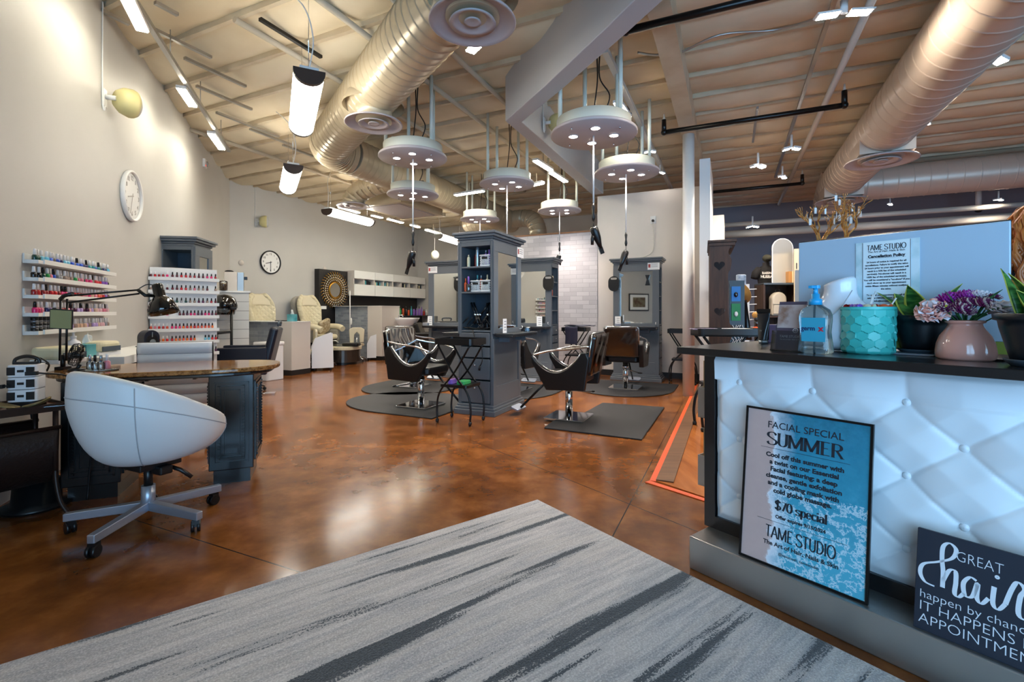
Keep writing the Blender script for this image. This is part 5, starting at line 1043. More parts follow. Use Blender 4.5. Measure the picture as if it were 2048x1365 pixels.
# black backboard with sunburst mirror, white wall cabinets
pa = on_back(629, 0, .16); Lb = 6.05 - (pa - CORNER).dot(BX) + .6
bb = MB().box(0, 1.0, 0, .158, .6, 2.33).box(1.0, Lb, .1, .158, 1.1, 1.67).build('back_board', M('black board', (24, 20, 20), .5)); place(bb, pa, TB); tag(bb, 'black wall board behind the sunburst mirror and below the white cabinets', 'board')
m_gold = M('antique gold', (176, 130, 50), .3, .9)
sb = thing('sunburst_mirror', 'round gold sunburst mirror on the black board', 'mirror', pa + BX * .52 + Vector((0, 0, 1.80)), TB); lm = Matrix.Rotation(R(90), 4, 'X')
MB().lathe([(.001, .03), (.19, .03)], 32, M=lm).build('mirror_glass', m_mirror, sb); MB().lathe([(.19, .0), (.225, .02), (.22, .04), (.19, .045)], 36, M=lm).build('ring', m_gold, sb)
ray = MB()
for k in range(36):
    a = 2 * math.pi * k / 36; c_, s_ = math.cos(a), math.sin(a)
    ray.tube([( (.22 + .27 * q) * math.cos(a + .09 * math.sin(q * 6.3)), -.02, (.22 + .27 * q) * math.sin(a + .09 * math.sin(q * 6.3))) for q in (0, .25, .5, .75, 1)], .010, 5)
ray.build('sun_rays', m_gold, sb); fac = MB()
for ringr, n_, q in ((.27, 30, .016), (.335, 34, .02), (.40, 36, .016)):
    for k in range(n_):
        a = 2 * math.pi * (k + .5) / n_; fac.ell((ringr * math.cos(a), -.03, ringr * math.sin(a)), (q * .75, .008, q * 1.15), 6, 4)
fac.build('mirror_facets', M('pearl facet', (232, 226, 208), .2), sb)
o = MB().box(-.09, .09, -.006, 0, -.04, .04).build('wall_label', m_paper); place(o, pa + BX * .15 + Vector((0, 0, 1.33)), TB); tag(o, 'small white label low on the black board beside the sunburst mirror', 'label')
pc = on_back(687, 0, .0); CABL = 3.35
for k in range(4):
    c = thing('wall_cabinet', 'white wall cabinet with open slot, %s from the sunburst mirror' % ORD[k], 'wall cabinet', pc + BX * (k * CABL / 4 + .01), TB, 'white wall cabinets in a row'); w = CABL / 4 - .006
    MB().box(0, w, -.37, 0, 1.68, 1.99).box(0, w, -.37, 0, 2.14, 2.36).box(0, w, -.03, 0, 1.99, 2.14).box(0, .02, -.36, 0, 1.99, 2.14).box(w - .02, w, -.36, 0, 1.99, 2.14).box(w / 2 - .01, w / 2 + .01, -.36, 0, 1.99, 2.14).build('body', m_wallw, c)
    MB().box(.003, w - .003, -.386, -.37, 1.675, 1.985).build('door', m_white, c, .003); MB().box(.003, w - .003, -.386, -.37, 2.145, 2.365).build('door', m_white, c, .003)
    for hh in (0, 1):
        if rnd.random() < .2: continue
        for b_k in range(5):
            mt = rnd.choice([m_navy, m_greyd, m_silver, m_teal, m_black, m_cream2]); x = .04 + hh * w / 2 + b_k * .06
            o = MB().box(0, .045, -.3, -.05, 0, .11 + rnd.uniform(-.02, .02)).build('colour_box', mt); place(o, c.location + BX * x + Vector((0, 0, 1.992)), TB)
            tag(o, 'hair colour box, %s in the %s slot of the %s wall cabinet' % (ORD[b_k], ('left', 'right')[hh], ORD[k]), 'box', 'hair colour boxes in the cabinet slots')
# shampoo bowls, bottles behind them
sh = thing('bottle_shelf', 'dark shelf behind the shampoo bowls carrying bottles', 'shelf', on_back(775, 1.1, .3), TB); MB().box(0, 2.4, -.22, .29, -.03, 0).build('board', m_dark, sh); MB().box(0, 2.4, .1, .29, -1.08, -.03).build('front', m_dark, sh)
BC = [('green', m_green), ('amber', m_orange), ('brown', m_bback), ('amber', m_orange), ('teal', m_teal), ('violet', m_purp), ('violet', m_purp), ('violet', m_purp), ('violet', m_purp), ('red', m_redp), ('white', m_plastic), ('white', m_plastic), ('silver', m_silver), ('black', m_black), ('silver', m_silver), ('white', m_plastic)]
for k, (nm, mt) in enumerate(BC):
    bottle('shampoo_bottle', '%s bottle, %s from the left on the shelf behind the shampoo bowls' % (nm, ORD[k]), sh.location + BX * (.1 + .14 * k) - BY * (.12), .032, (.24, .3, .28)[k % 3] if k < 9 else .2, mt, m_black if k % 2 else mt, .25, 'bottle', 'bottles behind the shampoo bowls')
for k, (px, Y) in enumerate(((797, 13.6), (832, 12.5))):
    t = thing('shampoo_unit', ('far', 'near')[k] + ' grey shampoo bowl with black chair left of the back station', 'shampoo bowl', ground(px, Y), TG + R(-70), 'shampoo units')
    MB().lathe([(.0, .82), (.12, .82), (.2, .88), (.27, 1.0), (.30, 1.06), (.28, 1.06), (.2, .94), (.001, .87)], 28, (0, -.25, 0), sx=.9, sy=1.15).build('bowl', m_plastic, t); MB().box(-.16, .16, -.42, -.12, .0, .84).build('pedestal', m_plastic, t, .02)
    MB().prism(rrect(.52, .55, .08), .35, .5, Matrix.Translation((0, .35, 0))).build('seat', m_bleather, t, .03); MB().prism(rrect(.5, .4, .06), -.06, .06, Matrix.Translation((0, .1, .74)) @ Matrix.Rotation(R(20), 4, 'X') @ RX90).build('backrest', m_bleather, t, .03)
    for s in (-1, 1): MB().box(s * .3 - .04, s * .3 + .04, .05, .6, .35, .68).build('arm', m_bleather, t, .02)
    MB().box(-.2, .2, .15, .55, 0, .35).build('base', m_black, t); MB().tube(smooth_path([(.05, -.45, 1.0), (.05, -.44, 1.12), (.05, -.36, 1.13), (.05, -.33, 1.08)]), .014, 8).build('faucet', m_chrome, t)
# ================================================================ RUG AND RECEPTION COUNTER
m_rug = M('abstract striped rug', (170, 168, 170), .95, sheen=.3); g = NT(m_rug)
pl_ = g.pos((1, 1, 1)); st_ = g.pos((.9, 11, 1)); n1 = g.noise(st_, 1.0, 4, .55); n2 = g.noise(g.pos((1.6, 26, 1)), 1.3, 6, .7); n3 = g.noise(pl_, 150, 2, .6); n4 = g.noise(pl_, 3.2, 5, .6)
c = g.ramp(n1, [(.3, (122, 124, 130)), (.42, (192, 186, 182)), (.5, (150, 150, 156)), (.58, (206, 200, 198)), (.68, (140, 142, 150))])
c = g.mix(g.math('MULTIPLY', n2, .45), c, g.ramp(n2, [(.38, (92, 96, 106)), (.52, (190, 188, 188))]))
s1 = g.noise(g.pos((.55, 7.5, 1), loc=(3, 1.7, 0)), 1.0, 2, .5); band = g.math('ADD', g.math('MULTIPLY', s1, .75), g.math('ADD', g.math('MULTIPLY', n2, .22), g.math('MULTIPLY', n3, .16)))
c = g.mix(g.math('MULTIPLY', n3, .55), c, g.ramp(n3, [(.36, (128, 130, 138)), (.5, (196, 194, 196)), (.64, (246, 244, 244))]))
dk_ = g.ramp(band, [(.638, (0, 0, 0)), (.66, (255, 255, 255))]); c = g.mix(dk_, c, g.ramp(n3, [(.36, (34, 40, 46)), (.64, (66, 74, 84))]))
g.l(c, g.b.inputs['Base Color']); g.bump(n3, .6, .008)
rug0 = GP(1075, 1003); dr = (GP(1800, 1365) - rug0).normalized(); dl = Vector((-dr.y, dr.x, 0)) * -1; dl = Vector((dr.y, -dr.x, 0))
if dl.x > 0: dl = -dl
rg = MB(); nu, nv = 70, 46; RW, RL = 2.9, 2.4
rg.prism([(0, 0), (RW, 0), (RW, -RL), (0, -RL)], 0.001, .012)
o = rg.build('area_rug', m_rug, None, .004); place(o, rug0, math.atan2(dl.y, dl.x)); 
if (Matrix.Rotation(math.atan2(dl.y, dl.x), 3, 'Z') @ Vector((0, -1, 0))).dot(dr) < 0: o.scale = (1, -1, 1)
tag(o, 'large grey and charcoal streaked rug in the foreground', 'rug')
# counter: local x runs toward the viewer along its front, local y goes behind it
K0 = Vector((.842, 2.26, 0)); MK = Matrix.Translation(K0) @ Matrix.Rotation(TC, 4, 'Z'); KL = 2.3
m_tuft = M('white tufted leatherette', (228, 232, 236), .38); 
rc_ = thing('reception_counter', 'reception counter with white tufted front, black top and steel base', 'counter', K0, TC)
MB().box(0, KL, 0, .9, 0, .154).build('steel_plinth', m_steel, rc_, .006)
MB().box(-.06, KL, -.01, 1.0, 1.017, 1.05).build('black_top', m_esp, rc_, .003)
Y0 = .165
MB().box(-.02, .035, Y0, Y0 + .06, .154, 1.017).box(.035, KL, Y0 - .0, Y0 + .05, .154, .215).box(.035, KL, Y0 + .03, Y0 + .06, .2, 1.017).box(-.02, .0, Y0 + .06, .86, .154, 1.017).build('black_frame', m_esp, rc_, .002)
# tufted panel: pillows pulled down to buttons along straight seams
X0, X1, Z0, Z1 = .04, KL, .215, 1.015
BW, BH = .313, .271; bx0, bz0 = .149, .886
btn = []
for i in range(-1, 15):
    for j in range(-5, 1):
        x = bx0 + BW / 2 * i; z = bz0 + BH / 2 * j
        if (i + j) % 2 == 0: btn.append((x, z))
def tuft(x, z):
    a = (x - bx0) / BW; b = (z - bz0) / BH; u = a + b; v = a - b              # seams where u or v is an integer
    if b > 0: a = abs(a - round(a)); s = a; r = math.hypot(a, b) * 1.4; return (.012 * (1 - math.exp(-s * 16)) * math.exp(-b * 1.2) + .03 * (1 - math.exp(-(r * 2.6) ** 1.25)) + .012 * (1 - math.exp(-b * 1.2))) * min(1, .35 + (Z1 - z) / .05)
    du = abs(u - round(u)); dv = abs(v - round(v)); s = min(du, dv); r = math.hypot(du, dv)
    h = .009 * (1 - math.exp(-s * 26)) + .03 * (1 - math.exp(-(r * 2.6) ** 1.25))
    e = min(x - X0, z - Z0, Z1 - z, .2); h *= min(1, .35 + e / .05); return h
NXg, NZg = 300, 130
pan = MB().grid(lambda u, v: (lambda x, z: Vector((x, Y0 + .026 - tuft(x, z), z)))(X0 + (X1 - X0) * u, Z0 + (Z1 - Z0) * v), NXg, NZg).build('tufted_panel', m_tuft, rc_)
nb = 0
for x, z in btn:
    if X0 + .02 < x < X1 - .02 and Z0 + .03 < z < Z1 - .03:
        MB().lathe([(.001, .008), (.010, .007), (.0135, .003), (.0135, -.003)], 16, M=Matrix.Translation((x, Y0 + .024 - .004, z)) @ Matrix.Rotation(R(90), 4, 'X')).build('button', m_tuft, pan)
def onk(x, y, z=1.05): return MK @ Vector((x, y, z))
def hit(px, y, z=1.05):                                    # point of the counter line at depth offset y seen in column px
    a = MK @ Vector((0, y, z)); k = (px - HX) / F; t = (k * a.y - a.x) / (CX.x - k * CX.y); return MK @ Vector((t, y, z))
# steel magazine pockets on the left end
for k, (z0, lab) in enumerate(((.30, 'lower steel pocket with boards on the left end of the counter'), (.66, 'upper steel pocket with brochures on the left end of the counter'))):
    t = thing('wall_pocket', lab, 'pocket', onk(-.02, .62 - .34, 0) , TC); w = .32
    MB().box(-.105, -.1, 0, w, z0, z0 + .16).box(-.1, 0, 0, .006, z0, z0 + .16).box(-.1, 0, w - .006, w, z0, z0 + .16).box(-.1, 0, 0, w, z0, z0 + .006).build('pocket', m_steel, t)
    for q in range(2 if k == 0 else 1):
        MB().box(-.085 + .04 * q, -.07 + .04 * q, .02 + .05 * q, w - .04, z0 + .007, z0 + .30 - .05 * q).build('board', M('kraft board', (176, 148, 106), .7) if q == 0 else wood('board wood', (90, 60, 36), (120, 84, 50)), t)
# wooden boutique floor patch with orange edge
q0 = GP(1312, 965)
wf = MB().box(0, 1.35, 0, 5.6, .0005, .018).build('floor_2', m_wood)
def wplace(o): o.matrix_world = Matrix.Translation(q0) @ Matrix.Rotation(TG, 4, 'Z'); return o
fe = [q0, q0 + CX * 1.05]; nr = MB().prism([tuple(q0[:2]), tuple((q0 + CX * .62)[:2]), tuple((q0 + CX * .62 + GY * 5.9)[:2]), tuple((q0 + GY * 5.0)[:2])], .0008, .012)
bpy.data.objects.remove(wf); wf = nr.build('floor_2', wood('amber floor boards', (150, 84, 34), (196, 122, 60), .2, (3, .5, 1), 3)); struct(wf, 'amber wooden floor strip behind the counter')
m_or = M('orange tape', (226, 90, 40), .5)
MB().prism([tuple((q0 + GX * -.045)[:2]), tuple((q0)[:2]), tuple((q0 + GY * 5.0)[:2]), tuple((q0 + GY * 5.0 - GX * .045)[:2])], .0006, .006).build('orange_edge', m_or, wf)
MB().prism([tuple((q0 - GX * .045 - CY * .0)[:2]), tuple((q0 + CX * .62)[:2]), tuple((q0 + CX * .62 - CY * .04)[:2]), tuple((q0 - GX * .045 - CY * .05)[:2])], .0006, .006).build('orange_edge', m_or, wf)
MB().prism([tuple(q0[:2]), tuple((q0 + GX * .12)[:2]), tuple((q0 + GY * 5.0 + GX * .12)[:2]), tuple((q0 + GY * 5.0)[:2])], .012, .02).build('threshold', wood('grey brown trim wood', (96, 66, 44), (130, 94, 64), .4), wf)
# ---- glyphs with thick uprights and thin levels for the poster's display lettering
def arcp(cx, cz, rx, rz, a0, a1, n=14): return [(cx + rx * math.cos(R(a0 + (a1 - a0) * k / n)), cz + rz * math.sin(R(a0 + (a1 - a0) * k / n))) for k in range(n + 1)]
def L_(*p): return [tuple(a) for a in p]
SS = smooth_path([(.60, .80), (.50, .95), (.32, 1.0), (.12, .92), (.07, .74), (.18, .6), (.40, .47), (.60, .34), (.63, .17), (.50, .03), (.32, .0), (.14, .05), (.05, .22)])
GL = {'S': (.68, [SS]), 'U': (.72, [L_((.12, 1), (.12, .3)) + arcp(.37, .3, .25, .3, 180, 360)[1:] + L_((.62, 1))]), 'M': (.98, [L_((.1, 0), (.1, 1)), L_((.1, 1), (.48, .06)), L_((.48, .06), (.86, 1)), L_((.86, 1), (.86, 0))]),
      'E': (.62, [L_((.14, 0), (.14, 1)), L_((.14, .98), (.56, .98)), L_((.14, .52), (.46, .52)), L_((.14, .02), (.58, .02))]), 'R': (.72, [L_((.14, 0), (.14, 1)), L_((.14, .98), (.34, .98)) + arcp(.36, .75, .24, .23, 90, -90) + L_((.14, .52)), L_((.34, .52), (.66, 0))]),
      'T': (.66, [L_((.33, 0), (.33, .98)), L_((.03, .97), (.63, .97))]), 'A': (.74, [L_((.04, 0), (.37, 1)), L_((.37, 1), (.70, 0)), L_((.17, .34), (.57, .34))]), 'D': (.76, [L_((.14, 0), (.14, 1)), L_((.14, .98), (.30, .98)) + arcp(.30, .5, .38, .48, 90, -90) + L_((.14, .02))]),
      'I': (.28, [L_((.14, 0), (.14, 1))]), 'O': (.86, [arcp(.43, .5, .37, .5, 0, 360, 28)]), '7': (.6, [L_((.06, .97), (.56, .97), (.24, 0))]), '0': (.64, [arcp(.32, .5, .25, .5, 0, 360, 26)]), '$': (.64, [[(x * .9 + .02, z) for x, z in SS], L_((.31, -.12), (.31, 1.12))]),
      's': (.48, [[(x * .68 + .01, z * .62) for x, z in SS]]), 'p': (.58, [L_((.12, -.28), (.12, .62)), arcp(.32, .31, .2, .31, 0, 360, 22)]), 'e': (.54, [L_((.08, .33), (.47, .33)) + arcp(.28, .31, .2, .31, 5, 320, 20)]), 'c': (.5, [arcp(.28, .31, .2, .31, 45, 318, 18)]), 'i': (.24, [L_((.12, 0), (.12, .62)), L_((.12, .8), (.12, .92))]), 'a': (.56, [arcp(.26, .2, .17, .2, 0, 360, 18), arcp(.26, .42, .18, .2, 150, 0, 8) + L_((.44, 0))]), 'l': (.24, [L_((.12, 0), (.12, 1))]), ' ': (.34, [])}
SER = {'U': [(.12, 1), (.62, 1)], 'M': [(.1, 0), (.86, 0), (.08, 1), (.88, 1)], 'E': [(.14, 0), (.14, 1)], 'R': [(.14, 0), (.14, 1), (.66, 0)], 'p': [(.12, -.28), (.1, .62)], 'l': [(.12, 0), (.1, 1)], 'i': [(.12, 0)]}
def display(mb, text, h, cx, z, y, thick, thin, serif=False, M0=None, sx=1.):
    adv = sum(GL[c][0] for c in text) * h * sx; x = cx - adv / 2
    for c in text:
        w, st = GL[c]
        for s in st:
            mb.ribbon([(x + p[0] * h * sx, z + p[1] * h) for p in s], lambda dx, dz, t: h * (thin + (thick - thin) * abs(dz) ** 1.5), M0, y)
        if serif:
            for p in SER.get(c, []): mb.ribbon([(x + (p[0] - .12) * h * sx, z + p[1] * h), (x + (p[0] + .12) * h * sx, z + p[1] * h)], lambda a, b, t: h * .045, M0, y)
        x += w * h * sx
    return mb
# ---- facial special poster, leaning on the counter front
m_ink = M('dark ink', (26, 34, 44), .5)
pw, ph = .47, .65
pA = hit(1477, .02, .154); pB_ = MK @ Vector(((MK.inverted() @ pA).x + pw, .03, .154)); dP = (pB_ - pA).normalized()
lean = math.atan2(.075, ph)
MP = Matrix.Translation(pA) @ Matrix.Rotation(math.atan2(dP.y, dP.x), 4, 'Z') @ Matrix.Rotation(-lean, 4, 'X')
ps = thing('framed_poster', 'framed ocean themed poster leaning against the tufted counter front', 'poster'); ps.matrix_world = MP
MB().box(0, pw, 0, .014, 0, .009).box(0, pw, 0, .014, ph - .009, ph).box(0, .009, 0, .014, .009, ph - .009).box(pw - .009, pw, 0, .014, .009, ph - .009).build('frame', m_blackm, ps)
m_post = M('ocean print', (70, 160, 180), .25, coat=.5); g = NT(m_post); tc = g.n('ShaderNodeTexCoord'); s_ = g.n('ShaderNodeSeparateXYZ'); g.l(tc.outputs['Object'], s_.inputs[0])
wv = g.noise(tc.outputs['Object'], 9, 8, .65); fo = g.noise(tc.outputs['Object'], 16, 8, .75); xx = g.math('ADD', s_.outputs[0], g.math('MULTIPLY', g.math('SUBTRACT', wv, .5), .14))
sea = g.ramp(g.math('ADD', g.math('MULTIPLY', s_.outputs[2], .9), g.math('MULTIPLY', g.math('SUBTRACT', fo, .5), .5)), [(.12, (70, 168, 196)), (.34, (44, 142, 172)), (.5, (36, 130, 160)), (.66, (20, 104, 128))])
fm_ = g.math('ABSOLUTE', g.math('SUBTRACT', fo, .5)); low = g.math('SUBTRACT', .62, s_.outputs[2]); vein = g.math('MULTIPLY', g.math('LESS_THAN', fm_, .022), g.math('LESS_THAN', s_.outputs[2], .34)); sea = g.mix(g.math('MULTIPLY', vein, .7), sea, (214, 232, 240))
foam = g.ramp(xx, [(.115, (0, 0, 0)), (.125, (255, 255, 255)), (.155, (180, 180, 180)), (.2, (0, 0, 0))]); sand = g.mix(g.math('MULTIPLY', wv, .6), (206, 176, 168), (176, 150, 150))
c = g.mix(g.math('GREATER_THAN', xx, .125), sand, sea); c = g.mix(foam, c, (226, 228, 236)); g.l(c, g.b.inputs['Base Color'])
pr_ = MB().box(.009, pw - .009, .004, .012, .009, ph - .009).build('print', m_post, ps)
tx = MB(); T_ = .0032
text_into(tx, 'FACIAL SPECIAL', .040, (.235, T_, .582), 0, weight=.0002)
display(tx, 'SUMMER', .052, .235, .50, T_, .21, .055, True, None, 1.16)
for z in (.485, .185): tx.box(.07, .40, T_ - .0005, T_, z, z + .0012)
for k, ln in enumerate(('Cool off this summer with', 'a twist on our Essential', 'Facial featuring: a deep', 'cleanse, gentle exfoliation', 'and a cooling mask with', 'cold globe massage.')): text_into(tx, ln, .0255, (.237, T_, .457 - .029 * k), 0, weight=.0011, sx=1.06)
display(tx, '$70 special', .036, .235, .238, T_, .22, .055, True)
text_into(tx, 'Offer expires 9/15/2024', .019, (.235, T_, .208), 0, weight=.0008)
display(tx, 'TAME STUDIO', .048, .235, .118, T_, .12, .085, False, None, .74)
text_into(tx, 'The Art of Hair, Nails & Skin', .0235, (.237, T_, .094), 0, weight=.0007)
text_into(tx, '@savannah_tamestudio', .0155, (.235, T_, .062), 0, weight=.0002)
tx.build('lettering', m_ink, pr_)
# ---- black sign with white lettering
sA = hit(1826, .02, .154); lean2 = math.atan2(.06, .33); MS = Matrix.Translation(sA) @ Matrix.Rotation(TC, 4, 'Z') @ Matrix.Rotation(-lean2, 4, 'X')
sg = thing('hair_sign', 'black wooden sign with white hair lettering leaning at the right of the counter', 'sign'); sg.matrix_world = MS; m_chalk = M('white sign paint', (220, 224, 232), .6)
sb_ = MB().box(0, .46, 0, .016, 0, .325).build('board', M('black sign board', (22, 28, 44), .6), sg, .002)
tx = MB(); y = -.0006
text_into(tx, 'GREAT', .046, (.155, y, .268), 0, weight=-.0008, sx=.78)
HAIR = [smooth_path(q) for q in ([(.05, .145), (.025, .15), (.012, .175), (.02, .205), (.056, .226), (.09, .25), (.1, .28), (.084, .296), (.068, .28), (.066, .24), (.07, .20), (.070, .150)], [(.070, .17), (.085, .21), (.1, .213), (.102, .18), (.1, .145), (.11, .138), (.122, .155)],
    [(.15, .205), (.135, .21), (.12, .185), (.125, .15), (.142, .155), (.153, .2), (.152, .155), (.163, .142), (.178, .165)], [(.19, .205), (.188, .155), (.2, .142), (.215, .165)], [(.215, .165), (.228, .215), (.24, .24), (.255, .225), (.246, .2), (.243, .15), (.258, .14), (.28, .165)])]
for p in [[(a, b + .006) for a, b in q] for q in HAIR]: tx.ribbon(p, lambda dx, dz, t: .0045 + .0075 * max(0, -dz if False else abs(dz)) ** 2, None, y)
tx.lathe([(.001, 0), (.006, 0)], 10, M=Matrix.Translation((.196, y, .242)) @ Matrix.Rotation(R(90), 4, 'X'))
text_into(tx, "doesn't", .034, (.335, y, .141), 0, weight=-.0002); text_into(tx, 'happen by chance', .037, (.012, y, .104), 0, weight=-.0004, align='LEFT')
text_into(tx, 'IT HAPPENS BY', .043, (.012, y, .064), 0, weight=-.0006, align='LEFT'); text_into(tx, 'APPOINTMENT', .043, (.012, y, .024), 0, weight=-.0006, align='LEFT')
tx.build('lettering', m_chalk, sb_)
# ---- big display seen from behind with a policy sheet
sc_ = thing('computer_display', 'large pale blue white display seen from behind on the counter', 'computer', hit(1597, .43, 1.05), TC); m_disp = M('satin silver casing', (172, 192, 210), .3); DWd = .705
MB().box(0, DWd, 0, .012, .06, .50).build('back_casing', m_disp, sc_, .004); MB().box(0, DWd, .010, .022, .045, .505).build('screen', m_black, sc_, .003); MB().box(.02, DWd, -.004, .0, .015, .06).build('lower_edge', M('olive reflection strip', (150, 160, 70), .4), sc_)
MB().box(.32, .335, -.11, -.10, .0, .19).build('stand_post', m_alu, sc_, .003); MB().box(.23, .52, -.12, .15, 0, .008).build('stand_foot', m_alu, sc_, .003); MB().box(.32, .335, -.10, .0, .16, .175).build('stand_arm', m_alu, sc_)
shp = thing('policy_sheet', 'printed cancellation policy sheet taped to the back of the display', 'paper', hit(1712, .428, 1.05), TC); sw, sh2 = .218, .30
m_sheet = M('marbled pale sheet', (214, 228, 234), .6, noise=(9, .4, .62), c2=(170, 200, 206)); MB().box(0, sw, -.002, 0, .17, .17 + sh2).build('marbled_border', m_sheet, shp); ip = MB().box(.025, sw - .028, -.0032, -.002, .172, .168 + sh2).build('inner_sheet', M('pale inner sheet', (222, 232, 236), .6), shp)
tx = MB(); y = -.0038; cx = sw / 2 - .001
for x in (.025, sw - .0295): tx.box(x, x + .0015, y, y + .0004, .172, .168 + sh2)
display(tx, 'TAME STUDIO', .0225, cx, .433, y, .13, .09, False, None, .82); text_into(tx, 'The Art of Hair, Nails & Skin', .0108, (cx, y, .426), 0, weight=.0002); text_into(tx, 'Cancellation Policy', .0165, (cx, y, .406), 0, weight=.0008)
for k, ln in enumerate(('24 hours of notice is required for all', 'cancellations. Failure to notify the salon', '24 hours prior to your appointment will', 'result in a 50% fee of the scheduled', 'service(s). No-shows will result in a', '100% fee of the scheduled service(s).', 'You will be considered a "no-show" if you', "don't show up to your appointment", 'within fifteen minutes without notifying', 'the salon.', '', 'To cancel your appointment, call the', 'salon at (480)585-1700, or email at', 'info@tamestudio.com')):
    if ln: text_into(tx, ln, .0092, (cx, y, .382 - .0128 * k), 0, weight=.0004)
for z in (.398, .2, ): tx.box(.04, sw - .044, y, y + .0004, z, z + .0006)
tx.build('lettering', m_ink, ip)
# ---- things standing on the counter
def low(px, py, z=1.05): return GP(px, py, z)
tp = low(1527, 688); t = thing('cream_tube', 'black squeeze tube standing on its cap at the left end of the counter', 'tube', tp, TC); lath('cap', [(.001, 0), (.023, 0), (.023, .022), (.001, .022)], m_silver, t, 20)
MB().grid(lambda u, v: Vector((.026 * math.cos(2 * math.pi * u) * (1 + .3 * v), .026 * math.sin(2 * math.pi * u) * (1 - v) , .022 + .15 * v)), 24, 8).build('body', M('translucent black tube', (24, 30, 38), .2, coat=.5), t); MB().box(-.035, .035, -.002, .002, .165, .185).build('crimp', m_black, t)
tx = MB(); text_into(tx, 'W', .014, (0, -.0305, .07), 0); tx.build('lettering', m_silver, t)
for px, py, h, mt, lab in ((1553, 689, .10, M('lavender carton', (140, 128, 176), .5), 'lavender carton behind the brochure holder'), ):
    o = MB().box(-.05, .05, -.03, .03, 0, h).build('carton', mt, None, .003); place(o, low(px + 5, py - 3), TC + R(10)); tag(o, lab, 'carton')
t = thing('spray_bottle', 'small clear bottle with printed label beside the black tube', 'bottle', low(1562, 684) + CY * .08, TC); lath('body', [(.001, 0), (.026, 0), (.026, .15), (.015, .165), (.001, .165)], m_acryl, t, 16); lath('label_band', [(.0265, .09), (.0265, .15)], m_paper, t, 16)
# brochure stand
bs = thing('brochure_holder', 'clear acrylic holder with folded brochures on the counter', 'brochure holder', low(1575, 703), TC + R(6)); Mt = Matrix.Rotation(R(-16), 4, 'X')
MB().box(-.065, .065, -.004, 0, 0, .09, Mt).box(-.065, .065, .03, .034, 0, .13, Mt).box(-.068, -.064, -.004, .034, 0, .09, Mt).box(.064, .068, -.004, .034, 0, .09, Mt).box(-.068, .068, -.01, .06, 0, .004).build('holder', m_acryl, bs)
m_bro = M('plum brochure', (84, 70, 84), .45); b = MB().box(-.052, .056, .006, .02, .008, .225, Mt).build('brochures', m_bro, bs)
MB().box(-.052, .056, .0045, .006, .105, .21, Mt).build('portrait_photo', M('portrait print', (196, 176, 172), .5, noise=(14, .42, .6), c2=(150, 110, 90)), b); tx = MB(); Mx = Mt
text_into(tx, 'TAME STUDIO', .0155, (.004, .004, .066), 0, M0=Mx, sx=.85); text_into(tx, 'The Art of Hair, Nails & Skin', .0068, (.004, .004, .053), 0, M0=Mx); text_into(tx, 'G', .013, (.022, .0035, .093), 0, M0=Mx); tx.build('lettering', m_paper, b)
tx = MB(); tx.lathe([(.0085, 0), (.0105, 0)], 24, M=Mx @ Matrix.Translation((.022, .004, .0935)) @ Matrix.Rotation(R(90), 4, 'X')); tx.build('emblem', m_paper, b)
# hand sanitiser
hs = thing('sanitizer_bottle', 'clear hand sanitizer pump bottle with blue label and pump', 'bottle', hit(1631, .145), TC - R(2)); hs.scale = (1.08,) * 3; m_gel = M('clear blue gel', (196, 226, 236), .05, trans=.9); m_bpump = M('bright blue plastic', (40, 160, 214), .3)
def sq(w, d, r, z): return [(x, y, z) for x, y in rrect(w, d, r, 5)]
rings = [sq(.105, .058, .028, 0), sq(.118, .066, .03, .006), sq(.118, .066, .03, .02), sq(.104, .058, .027, .08), sq(.112, .062, .029, .125), sq(.112, .062, .029, .145), sq(.098, .052, .025, .165), sq(.05, .036, .017, .182), sq(.034, .034, .0165, .186)]
n = len(rings[0]); b = MB().add([p for r_ in rings for p in r_], [(i * n + k, i * n + (k + 1) % n, (i + 1) * n + (k + 1) % n, (i + 1) * n + k) for i in range(len(rings) - 1) for k in range(n)] + [tuple(range(n - 1, -1, -1)), tuple(range((len(rings) - 1) * n, len(rings) * n))], True); b.build('bottle', m_gel, hs)
lb = MB().box(-.036, .046, -.0335, -.0315, .045, .135).build('label', M('turquoise label', (50, 160, 190), .4), hs); tx = MB(); text_into(tx, 'germ', .024, (-.012, -.0345, .094), 0, weight=.0006); tx.build('lettering', M('navy print', (24, 40, 90), .4), lb); tx = MB(); text_into(tx, 'x', .03, (.032, -.0345, .094), 0, weight=.0014); tx.build('emblem', M('red print', (206, 40, 60), .4), lb)
lath('collar', [(.001, .184), (.022, .184), (.022, .205), (.014, .208), (.014, .226), (.001, .226)], m_bpump, hs, 18); pb_ = MB().tube([(0, 0, .22), (0, 0, .25)], .0085, 10).build('stem', m_bpump, hs); MB().prism(rrect(.03, .022, .008), .246, .258).box(-.006, .006, -.045, 0, .246, .256).build('pump_head', m_bpump, hs); MB().tube([(0, 0, .0), (0, 0, .19)], .004, 8).build('dip_tube', m_bpump, hs)
